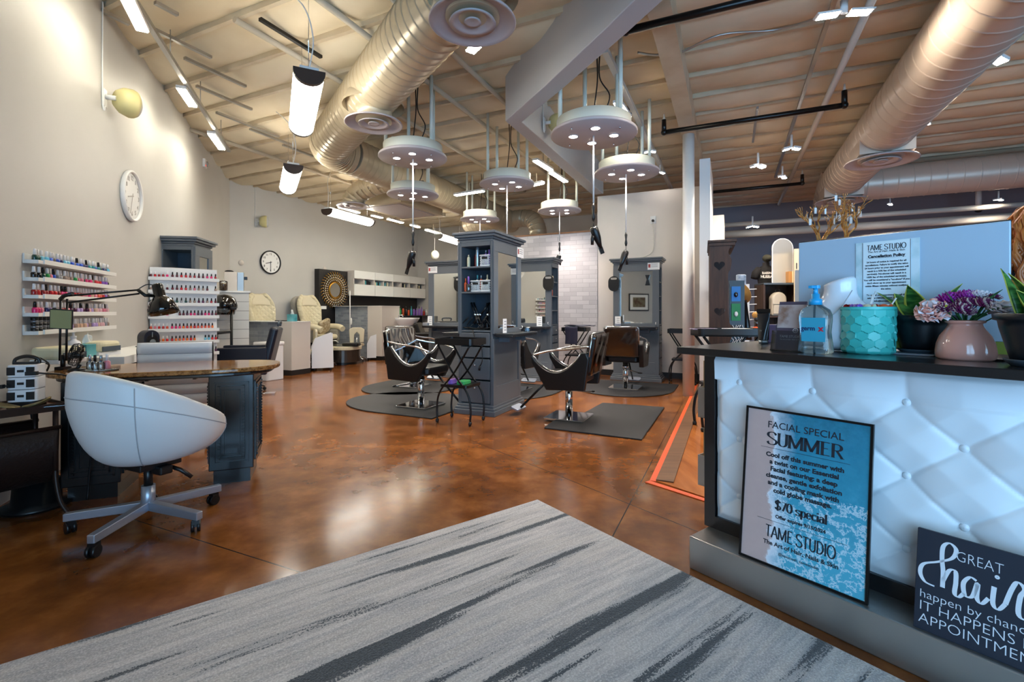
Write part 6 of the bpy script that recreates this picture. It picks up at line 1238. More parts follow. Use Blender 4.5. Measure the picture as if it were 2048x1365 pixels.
# white neck bust
nb_ = thing('neck_bust', 'glossy white jewellery neck bust behind the teal pot', 'bust', hit(1676, .345), TC); nb_.scale = (1.3,) * 3; m_gw = M('gloss white lacquer', (228, 232, 240), .08, coat=.5)
NB = [(.085, .055, 0, 0), (.10, .06, .0, .04), (.115, .06, .0, .09), (.10, .055, .005, .14), (.06, .05, .015, .168), (.047, .046, .02, .19), (.046, .045, .02, .22), (.05, .048, .012, .24)]
n = 28; b = MB(); vs = [(rx * math.cos(2 * math.pi * k / n), oy + ry * math.sin(2 * math.pi * k / n), z + (.022 * math.cos(2 * math.pi * k / n) if z > .23 else 0)) for rx, ry, oy, z in NB for k in range(n)]
b.add(vs, [(i * n + k, i * n + (k + 1) % n, (i + 1) * n + (k + 1) % n, (i + 1) * n + k) for i in range(len(NB) - 1) for k in range(n)] + [tuple(range((len(NB) - 1) * n, len(NB) * n)), tuple(range(n - 1, -1, -1))], True); b.build('bust', m_gw, nb_, 0, 1)
ch = MB(); ch.tube(smooth_path([(-.05, -.03, .2), (-.03, -.055, .165), (.0, -.066, .12), (.03, -.058, .15), (.05, -.03, .2)]), .0016, 5); ch.build('necklace', M_SEAM, nb_)
# teal honeycomb pot with sweets
hp_ = thing('honeycomb_pot', 'teal honeycomb patterned pot full of sweets on the counter', 'pot', low(1722, 709) + CY * .08, TC - R(10)); m_tq = M('turquoise glaze', (70, 196, 188), .35); Rp, Hp = .094, .19; rows, cols = 7, 16
b = MB(); wz = Hp / 6.2
def hx(u, z):
    best = 1e9; bd = None
    for j in range(-1, 9):
        cz_ = j * wz + .012; off = .5 if j % 2 else 0; i = round(u * 14 - off); cu = (i + off) / 14
        for ii in (cu - 1 / 14, cu, cu + 1 / 14):
            d = math.hypot((u - ii) * 2 * math.pi * Rp, (z - cz_) * 1.15)
            if d < best: best, bd = d, (ii, cz_)
    return best, bd
def potr(u, v):
    z = Hp * v; a = 2 * math.pi * u; d, c_ = hx(u, z); da = (u - c_[0]) * 2 * math.pi; k1 = math.sin(c_[0] * 913.7 + c_[1] * 533); k2 = math.cos(c_[0] * 431 + c_[1] * 977); on = 0 if z > Hp * .94 else 1; rr = Rp + on * ((Rp - .0035) / math.cos(da) - Rp + .07 * k1 * da * Rp + (.10 * k2 - .12) * (z - c_[1]))
    if v < .08: rr -= .012 * (1 - v / .08) ** 2
    return Vector((rr * math.cos(a), rr * math.sin(a), z))
b.grid(potr, 168, 70, smooth=False); b.lathe([(Rp + .002, Hp), (Rp - .006, Hp), (Rp - .008, Hp - .03), (.001, Hp - .03)], 84); b.lathe([(.001, 0), (Rp - .008, 0)], 84); b.build('pot', m_tq, hp_)
for k in range(16):
    a = k * 2.4; r_ = .07 * math.sqrt((k + .5) / 16); mt = [m_redp, m_orange, m_paper, m_purp, m_cream2, M('wrapper pink', (226, 150, 160), .4) if k == 5 else m_paper][k % 6]
    t = thing('wrapped_sweet', '%s sweet lying in the teal honeycomb pot' % ['red', 'orange', 'white', 'violet', 'cream', 'white'][k % 6], 'sweet', hp_.matrix_basis @ Vector((r_ * math.cos(a), r_ * math.sin(a), Hp + .0)), a, 'sweets in the teal pot'); MB().ell((0, 0, 0), (.017, .011, .011), 10, 6).build('sweet', mt, t); MB().lathe([(.004, .014), (.012, .026)], 8, M=Matrix.Rotation(R(90), 4, 'Y')).build('wrapper', mt, t); MB().lathe([(.004, -.014), (.012, -.026)], 8, M=Matrix.Rotation(R(90), 4, 'Y')).build('wrapper', mt, t)
for k, (x, y, dx, dy, h) in enumerate(((.01, -.02, .02, .0, .045), (-.01, .02, .04, .01, .06), (.06, 0, .03, -.02, .03))):
    p = hp_.matrix_basis @ Vector((x, y, Hp - .03)); o = MB().tube([p, p + Vector((dx, dy, h + .035))], .0028, 8).build('lolly_stick', m_white); tag(o, ['left', 'middle', 'right'][k] + ' white lollipop stick poking out of the teal pot', 'stick')
# plants
m_leaf = M('dark green leaf', (30, 74, 34), .35); g = NT(m_leaf); u_ = g.n('ShaderNodeTexCoord'); 
m_leafe = M('yellow leaf edge', (190, 196, 84), .4)
m_leafn = M('banded green leaf', (34, 84, 38), .35, noise=(30, .4, .62), c2=(80, 140, 64), stretch=(1, 1, 3))
def leaf(parent, base, az, L, w, lean_, twist=0.):
    Ml = Matrix.Translation(base) @ Matrix.Rotation(az, 4, 'Z')
    def f(u, v, k=1.):
        x = (u - .5) * 2; ww = w * math.sin(math.pi * min(.995, .12 + .88 * v) ** .8) * (1 - .15 * v) * k; out = L * (math.sin(lean_) * v + .12 * v * v); up = L * math.cos(lean_) * v * (1 - .12 * v)
        p = Vector((x * ww / 2, 0, 0)); p.rotate(Matrix.Rotation(twist * v, 3, 'Z')); return Ml @ Vector((p.x, out - .25 * ww * (1 - x * x) + p.y, up))
    lf = MB().grid(lambda u, v: f(u, v, .82), 8, 16).build('leaf', m_leafn, parent, 0, 0, .0016)
    e = MB()
    for sx in (0, 1): e.grid(lambda u, v: f(sx, v, .80 + .22 * u) , 2, 16)
    e.build('leaf_edge', m_leafe, lf, 0, 0, .0018); return lf
def plant(lab, loc, rz, leaves, s=1., saucer=True, LS=1.45):
    t = thing('snake_plant', lab, 'potted plant', loc, rz); t.scale = (s,) * 3
    pot = lath('pot', [(.001, .012), (.062, .012), (.072, .05), (.088, .115), (.091, .135), (.101, .138), (.103, .155), (.098, .157), (.092, .14), (.001, .135)], M('black plastic pot', (16, 20, 26), .4), t, 40)
    lath('soil', [(.001, .142), (.092, .14)], M('dark soil', (36, 26, 20), .9), t, 24)
    if saucer: lath('saucer', [(.001, 0), (.062, 0), (.078, .018), (.08, .022), (.074, .02), (.06, .008), (.001, .008)], m_greyd, t, 40)
    for (x, y, az, L, w, ln, tw__) in leaves: leaf(t, Vector((x, y, .14)), az, L * LS, w * LS, ln, tw__)
    return t
lv = [(-.02, -.02, R(75), .13, .04, .75, .1), (-.02, -.03, R(50), .12, .06, .55, .2), (.0, -.03, R(150), .11, .07, .25, .1), (.03, .0, R(-50), .15, .065, .55, -.2), (.01, .03, R(-20), .15, .06, .35, .2), (-.03, .02, R(70), .16, .045, .42, .1), (.03, -.03, R(-110), .12, .05, .5, 0)]
plant('snake plant in black pot with saucer between the teal pot and the pink vase', low(1836, 711) + CY * .065, TC, lv)
plant('snake plant in black pot at the right frame edge of the counter', hit(2082, .14), TC + R(30), [(0, 0, R(80), .2, .085, .3, .2), (.0, -.03, R(120), .16, .07, .75, .3), (.03, 0, R(-60), .2, .08, .3, 0), (-.03, .03, R(40), .22, .07, .15, 0), (.0, .0, R(170), .14, .06, .8, 0), (.02, .04, R(10), .2, .07, .2, .3)], 1.05, True, .82)
# pink vase with flowers
pv = thing('flower_vase', 'glossy pink vase full of purple and pink flowers on the counter', 'vase', low(1920, 722) + CY * .08, TC); pv.scale = (.94,) * 3; bpy.context.view_layer.update()
lath('vase', [(.001, 0), (.08, 0), (.0865, .008), (.088, .03), (.084, .06), (.074, .09), (.058, .115), (.05, .13), (.05, .136), (.058, .139), (.06, .145), (.056, .149), (.047, .142), (.045, .12), (.001, .1)], M('pink ceramic glaze', (228, 164, 148), .08, coat=.6), pv, 48)
m_stem = M('green stem', (40, 96, 50), .5)
m_ppl = M('magenta petal', (168, 44, 164), .5); m_wine = M('wine petal', (116, 26, 92), .5); m_tip = M('cream petal tip', (226, 204, 200), .5); m_pinkp = M('peach carnation petal', (250, 184, 168), .55); m_wpet = M('white petal', (246, 240, 248), .5); m_yel = M('yellow flower centre', (196, 186, 60), .6)
def flower(kind, lab, c, n, r, mats, flat=.6, cup=.5, centre=None, ruffle=0., seed=1):
    t = thing(kind, lab, 'flower', pv.matrix_basis @ Vector(c)); rr = random.Random(seed); ax = Vector((c[0] * 2.2, c[1] * 2.2 - .25 * .4, 1 * (c[2] - .08) * 4)).normalized(); Mo = Vector((0, 0, 1)).rotation_difference(ax).to_matrix().to_4x4()
    bs_ = [MB() for _ in mats]
    for k in range(n):
        q = (k + .5) / n; el = math.acos(1 - q * (1 + .25)); az = k * 2.39996
        L = r * (1.0 + .25 * rr.random()); w = r * (.25 if not ruffle else .46)
        d = Vector((math.sin(el) * math.cos(az), math.sin(el) * math.sin(az), math.cos(el) * flat)); sd = Vector((-math.sin(az), math.cos(az), 0)); up = sd.cross(d).normalized()
        b0 = d * L * .25; b1 = d * L * .75 + up * r * .06; b2 = d * L + Vector((0, 0, r * cup * .25)) * (1 if not ruffle else rr.uniform(-1, 1))
        W = [w * .35, w, w * (.55 if not ruffle else 1.1)]
        pts = []
        for p, ww in zip((b0, b1, b2), W):
            for s in (-1, 0, 1): pts.append(p + sd * s * ww * .5 + up * (abs(s) * .2 * ww + (ruffle * rr.uniform(-1, 1) * r if ww is W[2] else 0)))
        mi = 0 if len(mats) == 1 else (1 if k % 3 == 0 else 0)
        bs_[mi].add(pts, [(0, 1, 4, 3), (1, 2, 5, 4), (3, 4, 7, 6), (4, 5, 8, 7)], True, Mo)
    for b, m_ in zip(bs_, mats):
        if b.v: b.build('petals', m_, t, 0, 0, .0006)
    if centre: MB().ell(ax * r * .62 * flat if flat < .9 else ax * r * .7, r * .2, 10, 6).build('centre', centre, t)
    a = Vector((0, 0, 0)); e = (pv.matrix_basis @ Vector((c[0] * .25, c[1] * .25, .13))) - (pv.matrix_basis @ Vector(c)); MB().tube(smooth_path([a - ax * r * .1, e * .5 + Vector((0, 0, -.005)), e]), .0022, 6).build('stem', m_stem, t); return t
FL = [('carnation', 'large peach carnation at the left of the bouquet', (-.088, -.03, .178), 90, .045, [m_pinkp, m_wpet], .8, .6, None, .22), ('chrysanthemum', 'magenta chrysanthemum at the upper left of the bouquet', (-.045, .03, .225), 120, .042, [m_ppl], .6, .5, None, 0), ('chrysanthemum', 'magenta chrysanthemum at the top of the bouquet', (-.0, .03, .235), 120, .036, [m_ppl], .6, .5, None, 0),
      ('chrysanthemum', 'small wine flower with yellow centre beside the peach carnation', (-.045, -.055, .195), 70, .026, [m_wine, m_tip], .45, .4, m_yel, 0), ('chrysanthemum', 'wine chrysanthemum with pale tips in the front middle', (.0, -.045, .187), 130, .034, [m_wine, m_tip], .6, .5, None, 0), ('chrysanthemum', 'wine chrysanthemum with pale tips above the front middle one', (.01, -.01, .215), 120, .03, [m_wine, m_tip], .55, .5, None, 0), ('chrysanthemum', 'wine chrysanthemum with greenish centre at the right of the bouquet', (.052, -.01, .205), 130, .036, [m_wine, m_tip], .6, .5, m_yel, 0),
      ('chrysanthemum', 'white flower at the upper right of the bouquet', (.035, .03, .24), 80, .034, [m_wpet], .5, .5, None, 0), ('chrysanthemum', 'small dark wine flower at the top right edge of the bouquet', (.075, .02, .235), 70, .02, [m_wine, m_tip], .5, .5, None, 0), ('carnation', 'white carnation hanging out at the right of the bouquet', (.098, -.01, .178), 80, .042, [m_wpet], .8, .5, None, .2)]
for k, (kd, lab, c, n, r, mts, fl, cu, ce, ru) in enumerate(FL): flower(kd, lab, c, n, r, mts, fl, cu, ce, ru, k)
for k, (a, b_, lab) in enumerate((((.02, .0, .14), (.10, .0, .262), 'pointed green leaf at the right above the bouquet'), ((-.01, .0, .14), (-.05, -.05, .262), 'thin arching blade of grass over the bouquet'), ((.02, -.03, .14), (.14, -.05, .20), 'thin blade of grass leaning right over the vase'))):
    o = MB(); P = smooth_path([a, ((a[0] + b_[0]) / 2, (a[1] + b_[1]) / 2, (a[2] + b_[2]) / 2 + .02), b_]); n = len(P); o.tube(P, [(.005 if k == 0 else .0022) * math.sin(math.pi * min(.97, .1 + i / n)) + .0005 for i in range(n)], 6); o = o.build('foliage_blade', m_stem); o.matrix_world = pv.matrix_basis.copy(); tag(o, lab, 'leaf')
for k in range(7):
    a = k * .9; o = MB().tube(smooth_path([(.012 * math.cos(a), .012 * math.sin(a), .11), (.03 * math.cos(a), .03 * math.sin(a), .15), (.06 * math.cos(a), .06 * math.sin(a), .172)]), .004, 6).build('flower_stalk', m_stem); o.matrix_world = pv.matrix_basis.copy(); tag(o, 'green stalk between the flower heads of the pink vase', 'stalk', 'stalks in the pink vase')
t = thing('desk_cable', 'black and white cables lying on the counter behind the pink vase', 'cable', hit(1975, .3), TC); MB().tube(smooth_path([(-.05, .05, .03), (0, 0, .006), (.06, -.04, .005), (.16, -.06, .005)]), .004, 6).build('cable', m_black, t); MB().tube(smooth_path([(-.06, .06, .03), (-.01, .02, .006), (.08, -.01, .005), (.18, -.02, .005)]), .0035, 6).build('cable', m_white, t)
# ================================================================ BOUTIQUE BEHIND THE COUNTER
def flat_mesh(outer, holes, depth):                        # filled outline with holes, thickness depth, in the xz plane
    c = bpy.data.curves.new('tmp', 'CURVE'); c.dimensions = '2D'; c.fill_mode = 'BOTH'; c.extrude = depth / 2
    for P in [outer] + holes:
        s = c.splines.new('POLY'); s.points.add(len(P) - 1); s.use_cyclic_u = True
        for q, p in zip(s.points, P): q.co = (p[0], p[1], 0, 1)
    o = bpy.data.objects.new('tmp', c); COL.objects.link(o); bpy.context.view_layer.update()
    me = bpy.data.meshes.new_from_object(o.evaluated_get(bpy.context.evaluated_depsgraph_get())); mb = MB()
    mb.add([v.co.copy() for v in me.vertices], [tuple(p.vertices) for p in me.polygons], False, RX90); bpy.data.objects.remove(o); return mb
def heart(cx, cz, s): return [(cx + s * .06 * 16 * math.sin(t) ** 3 / 16 * 1.0, cz + s * .06 * (13 * math.cos(t) - 5 * math.cos(2 * t) - 2 * math.cos(3 * t) - math.cos(4 * t)) / 16) for t in [2 * math.pi * k / 28 for k in range(28)]]
hu = thing('wooden_hutch', 'dark weathered wooden hutch side with two heart cut-outs behind the counter', 'hutch', ground(1419, 5.6), R(-22))
prof = [(.0, 0), (.22, 0), (.22, .88)] + smooth_path([(.22, .88), (.26, .98), (.27, 1.02), (.22, 1.08), (.20, 1.2), (.20, 1.5), (.2, 1.66), (.225, 1.72), (.235, 1.82), (.205, 1.9), (.21, 1.94)], 5) + [(.24, 2.03), (.0, 2.03)]
flat_mesh(prof, [heart(.105, 1.76, 1.0), heart(.11, 1.22, 1.0)], .03).build('side_panel', m_woodd, hu)
f2 = flat_mesh(prof, [], .03).build('far_panel', m_woodd, hu); f2.location = (.0, 1.0, 0)
MB().box(-.0, .24, .015, .985, 1.96, 2.0).box(-.02, .29, -.03, 1.03, 2.03, 2.06).box(-.01, .275, -.022, 1.02, 1.99, 2.03).build('cornice', m_woodd, hu, .004)
for z in (.5, .85, 1.35, 1.65): MB().box(.0, .19, .015, .985, z, z + .025).build('shelf', m_woodd, hu)
MB().box(0, .015, .015, .985, 0, 1.96).build('back_panel', m_woodd, hu)
# tray table with papers
tt = dup(TRAYC, PX(1452, 600, 4.9) * Vector((1, 1, 0)), R(-6), 'wide black tray stand with papers behind the left end of the counter'); tt.scale = (1.32, 1.0, 1.13)
for k, (dx, lab, mt, w, d) in enumerate(((-.22, 'printed magazine lying on the left of the wide black tray stand', M('magazine print', (170, 160, 180), .4, noise=(20, .4, .6), c2=(90, 70, 110)), .26, .2), (.12, 'white folder lying on the right of the wide black tray stand', m_plastic, .24, .2))):
    o = MB().box(-w / 2, w / 2, -d / 2, d / 2, 0, .012).build('magazine' if k == 0 else 'folder', mt, None, .002); place(o, tt.location + Vector((dx, 0, 1.035)), R(-6 + 8 * k)); tag(o, lab, 'magazine' if k == 0 else 'folder')
# dark rack with cards
rk = thing('card_rack', 'black display board with hanging cards right of the wooden hutch', 'display', ground(1459, 6.4), R(-10)); MB().box(0, .19, 0, .04, .0, 1.64).build('board', m_black, rk)
for k, (z0, z1, mt, lab) in enumerate(((1.36, 1.56, M('blue card', (36, 120, 200), .5), 'blue card with brown pendant on the black display board'), (1.1, 1.33, M('green card', (30, 130, 70), .5), 'green card with white pendant on the black display board'))):
    t = thing('gift_card', lab, 'card', rk.location + Vector((.02, -.012, z0)), R(-10)); MB().box(0, .115, -.004, 0, 0, z1 - z0).build('card', mt, t); MB().ell((.055, -.015, .09), (.025, .012, .035), 10, 6).build('pendant', m_bback if k == 0 else m_plastic, t)
m_wire = M('white bead strand', (220, 220, 224), .3)
for k in range(5):
    x = .03 + .035 * k; P = [(x + .018 * math.sin(q * 1.7 + k), -.02, 1.04 - q * .025) for q in range(16)]; o = MB().tube(P, .006, 5).build('bead_strand', m_wire); o.location = rk.location; o.rotation_euler = (0, 0, R(-10)); tag(o, 'pale looping bead strand, %s from the left on the black board' % ORD[k], 'necklace', 'bead strands on the black display board')
# folded denim, straw hat, jacket, peg panel
dn_ = thing('denim_stack', 'light blue denim garment on top of the rack behind the hutch', 'garment', ground(1482, 6.9), 0); m_denim = M('light denim', (130, 152, 178), .8, noise=(14, .4, .65), c2=(190, 204, 218)); MB().prism(rrect(.13, .1, .04), 1.6, 1.76).build('denim', m_denim, dn_, .015); MB().box(-.07, .07, -.06, .06, 0, 1.6).build('rack_panel', m_plastic, dn_)
sh_ = thing('straw_hat', 'straw hat hanging before the white peg panel', 'hat', ground(1477, 6.7) + Vector((.03, 0, 1.48)), 0); m_straw = M('straw', (176, 128, 60), .8, bump=(90, .5)); MB().lathe([(.001, -.11), (.06, -.105), (.075, -.02), (.08, 0), (.155, .01), (.158, .016), (.08, .012), (.001, .01)], 26, M=Matrix.Rotation(R(65), 4, 'Y') @ Matrix.Rotation(R(-20), 4, 'X')).build('hat', m_straw, sh_)
jk = thing('hanging_jacket', 'black jacket hanging below the straw hat', 'jacket', ground(1482, 6.55), 0)
MB().grid(lambda u, v: Vector(((u - .5) * (.13 + .14 * v), -.03 * math.sin(math.pi * u) + .012 * math.sin(u * 18) * v, 1.38 - .55 * v)), 20, 12).build('cloth', m_bleather, jk, 0, 0, .03); MB().tube([(0, .02, 0), (0, .02, 1.37)], .015, 8).box(-.12, .12, -.08, .12, 0, .02).build('stand', m_blackm, jk)
pg = thing('peg_panel', 'white panel with protruding pegs behind the black tube', 'display panel', ground(1491, 7.2), 0); MB().box(0, .06, 0, .1, 0, 1.64).build('panel', m_white, pg)
for k in range(6): MB().tube([(.05, .02, 1.56 - .115 * k), (.17, .0, 1.565 - .115 * k)], .007, 6).build('peg', m_white, pg)
for k, (z, mt, nm) in enumerate(((1.17, m_straw, 'tan'), (1.05, m_bback, 'brown'), (.95, m_orange, 'orange'), (1.11, m_black, 'black'))):
    o = MB().ell((0, 0, 0), (.06, .03, .05), 10, 6).build('hanging_bag', mt); o.location = pg.location + Vector((.14 + .03 * (k % 2), -.03, z)); tag(o, '%s small bag hanging from the pegs of the white panel' % nm, 'bag')
# torso form with shirt and shorts
mn = thing('torso_form', 'torso form wearing a black printed shirt and denim shorts', 'mannequin', ground(1532, 9.15), 0); m_tee = M('black cotton', (18, 18, 22), .85)
def loft(rings, n=24):
    vs = []; 
    for (cx, cy, z, rx, ry) in rings: vs += [(cx + rx * math.cos(2 * math.pi * k / n), cy + ry * math.sin(2 * math.pi * k / n), z) for k in range(n)]
    m = len(rings); return MB().add(vs, [(i * n + k, i * n + (k + 1) % n, (i + 1) * n + (k + 1) % n, (i + 1) * n + k) for i in range(m - 1) for k in range(n)] + [tuple(range(n - 1, -1, -1)), tuple(range((m - 1) * n, m * n))], True)
sh1 = loft([(0, 0, 1.66, .15, .1), (0, 0, 1.72, .14, .1), (0, 0, 1.9, .165, .11), (0, 0, 2.02, .18, .1), (0, 0, 2.08, .12, .08), (0, 0, 2.11, .065, .065), (0, 0, 2.17, .06, .06)]).build('shirt', m_tee, mn)
for s in (-1, 1): MB().tube([(s * .13, 0, 2.04), (s * .2, -.01, 1.96), (s * .23, -.02, 1.86)], [.07, .075, .07], 12).build('sleeve', m_tee, sh1)
tx = MB(); text_into(tx, 'RAISING A', .06, (0, -.125, 1.955), .001, weight=.002); text_into(tx, 'HUSBAND', .072, (0, -.125, 1.885), .001, weight=.003); tx.build('lettering', m_paper, sh1)
loft([(0, 0, 1.5, .17, .11), (0, 0, 1.56, .175, .115), (0, 0, 1.68, .145, .1)]).build('shorts', m_denim, mn)
for s in (-1, 1): MB().tube([(s * .085, 0, 1.55), (s * .095, 0, 1.36)], [.085, .085], 14).build('shorts_leg', m_denim, mn)
MB().tube([(0, 0, 0), (0, 0, 1.5)], .018, 8).lathe([(.001, 0), (.18, 0), (.18, .02), (.001, .03)], 20).build('stand', m_blackm, mn)
cpx = thing('baseball_cap', 'dark cap resting above the torso form beside the arched mirror', 'cap', ground(1534, 9.15) + Vector((0, 0, 2.25)), 0); MB().ell((0, 0, 0), (.08, .1, .075), 14, 8).build('crown', M('olive grey cap', (60, 60, 50), .8), cpx); MB().box(-.06, .06, -.17, -.06, -.04, -.03).build('brim', m_black, cpx); MB().tube([(0, 0, -.06), (0, 0, -.1)], .04, 8).build('support', m_black, cpx)
# dark shelf cabinet with arched mirror, boxes, backpack
dc = thing('shelf_cabinet', 'dark open shelf cabinet carrying the arched mirror', 'cabinet', ground(1527, 8.4), R(-6)); w = .58
MB().box(0, .03, 0, .4, 0, 1.72).box(w - .03, w, 0, .4, 0, 1.72).box(0, w, .37, .4, 0, 1.72).build('carcass', m_woodd, dc)
for z in (.1, .62, 1.12, 1.70): MB().box(0, w, -.01, .4, z, z + .03).build('shelf', m_woodd if z < 1.6 else m_greyd, dc)
am = thing('arched_mirror', 'arched white rimmed mirror standing on the dark shelf cabinet', 'mirror', dc.matrix_basis @ Vector((.37, .12, 1.732)), R(-6)); MB().prism(arch(.36, .80), -.012, .012, RX90).build('rim', m_plastic, am, .003); MB().prism(arch(.335, .78), .0125, .0135, Matrix.Translation((0, 0, .008)) @ RX90).build('mirror_glass', M('pale mirror glass', (214, 216, 216), .15, .6), am)
for k, (x, z, lab) in enumerate(((.49, 1.732, 'brown cardboard box beside the arched mirror'), (.48, 1.152, 'brown cardboard box inside the dark shelf cabinet'))):
    t = thing('cardboard_box', lab, 'box', dc.matrix_basis @ Vector((x, .0, z)), R(-6)); MB().box(-.07, .07, 0, .14, 0, .2).build('box', M('kraft cardboard', (176, 128, 76), .75), t, .002); MB().box(-.01, .01, -.001, 0, 0, .2).build('tape', m_cream2, t)
bp = thing('backpack', 'beige backpack standing in the dark shelf cabinet', 'backpack', dc.matrix_basis @ Vector((.27, .1, .652)), 0); m_bag = M('beige canvas', (186, 178, 164), .8); b = MB(); b.prism(arch(.26, .42), -.07, .07, RX90).build('body', m_bag, bp, .03); MB().box(-.12, .12, -.095, -.07, .03, .2).build('front_pocket', m_bag, bp, .015); MB().tube(smooth_path([(-.04, 0, .42), (-.03, 0, .46), (.03, 0, .46), (.04, 0, .42)]), .008, 6).build('carry_handle', m_black, bp); MB().box(-.13, .13, -.098, -.07, .2, .205).build('zip', m_black, bp)
bp.location.z = 1.15 - .5; bp.location += Vector((0, -.02, .5))
lk = thing('locker_unit', 'beige locker column right of the arched mirror', 'locker', ground(1588, 8.0), R(-30)); MB().box(0, .3, 0, .4, 0, 2.28).build('body', M('beige locker paint', (206, 192, 166), .5), lk, .003)
for k in range(4): d = MB().box(.01, .29, -.014, 0, .04 + .56 * k, .56 + .56 * k).build('door', M('beige locker paint', (206, 192, 166), .5) if k == 0 else bpy.data.materials['beige locker paint'], lk, .003); MB().box(.03, .045, -.02, -.014, .26 + .56 * k, .36 + .56 * k).build('latch', m_black, d)
# gold branch trees with hanging tags on white columns
m_branch = M('gold painted branch', (180, 126, 56), .45, .2, bump=(60, .4))
def tree(lab, loc, seed, H=.42):
    t = thing('branch_tree', lab, 'branch tree', loc, 0); rr = random.Random(seed); b = MB(); tips = []
    MB().lathe([(.001, 0), (.05, 0), (.04, .05), (.03, .07), (.001, .07)], 16).build('base', m_branch, t)
    def grow(p, d, L, r, dep):
        q = p + d * L; m_ = p.lerp(q, .5) + Vector((rr.uniform(-1, 1), rr.uniform(-1, 1), rr.uniform(-.5, .5))) * L * .12
        b.tube([p, m_, q], [r, r * .85, r * .7], 6)
        if dep == 0: tips.append(q); return
        for k in range(2 if dep < 5 else 4):
            a = Vector((rr.uniform(-1, 1), rr.uniform(-1, 1), rr.uniform(.0, .9))); nd = (d * .9 + a * .75).normalized(); nd.z = abs(nd.z) * .9 + .08; grow(q, nd.normalized(), L * rr.uniform(.68, .9), r * .7, dep - 1)
    grow(Vector((0, 0, .06)), Vector((.05, 0, 1)), H * .27, .012, 5); b.build('branches', m_branch, t); return t, tips
TAG = None; kk = 0
for (px, Y, z, seed, lab) in ((1640, 3.4, 1.52, 5, 'gold branch tree with hanging tags behind the display, left one'), (1690, 3.5, 1.58, 9, 'gold branch tree with hanging tags behind the display, right one')):
    p = PX(px, 600, Y); ped = MB().box(-.12, .12, -.12, .12, 0, z).build('display_column', m_white, None, .004); place(ped, (p.x, p.y, 0), TC); tag(ped, 'white display column under the %s gold branch tree' % ('left' if px < 1660 else 'right'), 'column')
    t, tips = tree(lab, Vector((p.x, p.y, z)), seed)
    for q in sorted(tips, key=lambda v: -v.z)[::max(1, len(tips) // 7)][:8]:
        if TAG is None:
            TAG = thing('price_tag', '', 'tag'); MB().box(-.008, .008, -.0015, .0015, -.06, -.018).build('tag_card', m_paper, TAG); MB().tube([(0, 0, 0), (0, 0, -.02)], .001, 4).build('string', m_white, TAG); o = TAG
        else: o = copy_tree(TAG)
        place(o, Vector((p.x, p.y, z)) + q, R(20 * kk)); kk += 1; tag(o, 'small white tag hanging from a twig of the %s gold branch tree' % ('left' if px < 1660 else 'right'), 'tag', 'white tags on the %s branch tree' % ('left' if px < 1660 else 'right'))
# security camera on the boutique wall
sc2 = thing('security_camera', 'small dark dome camera below the pipe on the boutique wall', 'camera', PX(1957, 420, 10.0), 0); MB().ell((0, 0, 0), (.07, .07, .06), 14, 8).build('dome', m_black, sc2); MB().cyl((0, 0, .04), (0, 0, .5), .05, None, 14).build('mount', m_white, sc2)

# ================================================================ PERSON AT THE RIGHT EDGE
pf = Vector((2.56, 2.24, 0)); pe = thing('person', 'person with long curly copper hair and black top standing behind the counter', 'person', pf, TC + R(35))
m_skin = M('skin', (214, 168, 146), .5)
def skin_body(name, pts, edges, rad, mat, parent, root=0):
    me = bpy.data.meshes.new(name); me.from_pydata(pts, edges, []); o = bpy.data.objects.new(name, me); COL.objects.link(o); o.parent = parent
    md = o.modifiers.new('skin', 'SKIN'); md.use_smooth_shade = True
    for i, r in enumerate(rad):
        s = me.skin_vertices[0].data[i]; s.radius = (r, r) if not isinstance(r, tuple) else r; s.use_root = i == root
    d = o.modifiers.new('sub', 'SUBSURF'); d.levels = 2; d.render_levels = 2; me.materials.append(mat); return o
BP = [(0, 0, .96), (0, .01, 1.1), (0, .01, 1.25), (0, .015, 1.38), (0, .01, 1.47), (0, -.01, 1.56), (0, -.015, 1.64), (0, -.01, 1.72)]; BE = [(i, i + 1) for i in range(7)]; BRd = [(.16, .11), (.13, .09), (.14, .1), (.13, .09), .055, (.07, .085), (.078, .095), (.06, .075)]
for s in (-1, 1):
    k = len(BP); BP += [(s * .1, 0, .86), (s * .1, -.01, .5), (s * .1, .02, .08), (s * .1, -.1, .04)]; BE += [(0, k), (k, k + 1), (k + 1, k + 2), (k + 2, k + 3)]; BRd += [.085, .06, .042, .035]
    k = len(BP); BP += [(s * .17, .01, 1.38), (s * .23, .01, 1.14), (s * .2, -.17, 1.04), (s * .17, -.25, 1.02)]; BE += [(3, k), (k, k + 1), (k + 1, k + 2), (k + 2, k + 3)]; BRd += [.055, .042, .032, (.035, .016)]
    hk = k + 3
    for j in range(5):
        dx = (-.03 + .018 * j) if j < 4 else -s * .0; b0 = (s * .17 + (dx if j < 4 else -s * .035), -.28 if j < 4 else -.25, 1.015); L = (.06, .075, .08, .07, .05)[j]
        q = len(BP); BP += [(b0[0], b0[1] - (.02 if j < 4 else .01), b0[2]), (b0[0] + (0 if j < 4 else -s * .02), b0[1] - L * .6, b0[2] - .012), (b0[0] + (0 if j < 4 else -s * .03), b0[1] - L, b0[2] - .03)]; BE += [(hk, q), (q, q + 1), (q + 1, q + 2)]; BRd += [.009, .0085, .007]
body = skin_body('body', BP, BE, BRd, m_skin, pe)
TP = [(0, 0, .90), (0, .01, 1.1), (0, .01, 1.25), (0, .015, 1.38), (0, .012, 1.44)]; TE = [(0, 1), (1, 2), (2, 3), (3, 4)]; TR = [(.182, .13), (.15, .105), (.155, .115), (.145, .105), (.07, .07)]
for s in (-1, 1): k = len(TP); TP += [(s * .175, .01, 1.385), (s * .235, .01, 1.15), (s * .21, -.13, 1.06)]; TE += [(3, k), (k, k + 1), (k + 1, k + 2)]; TR += [.068, .054, .045]
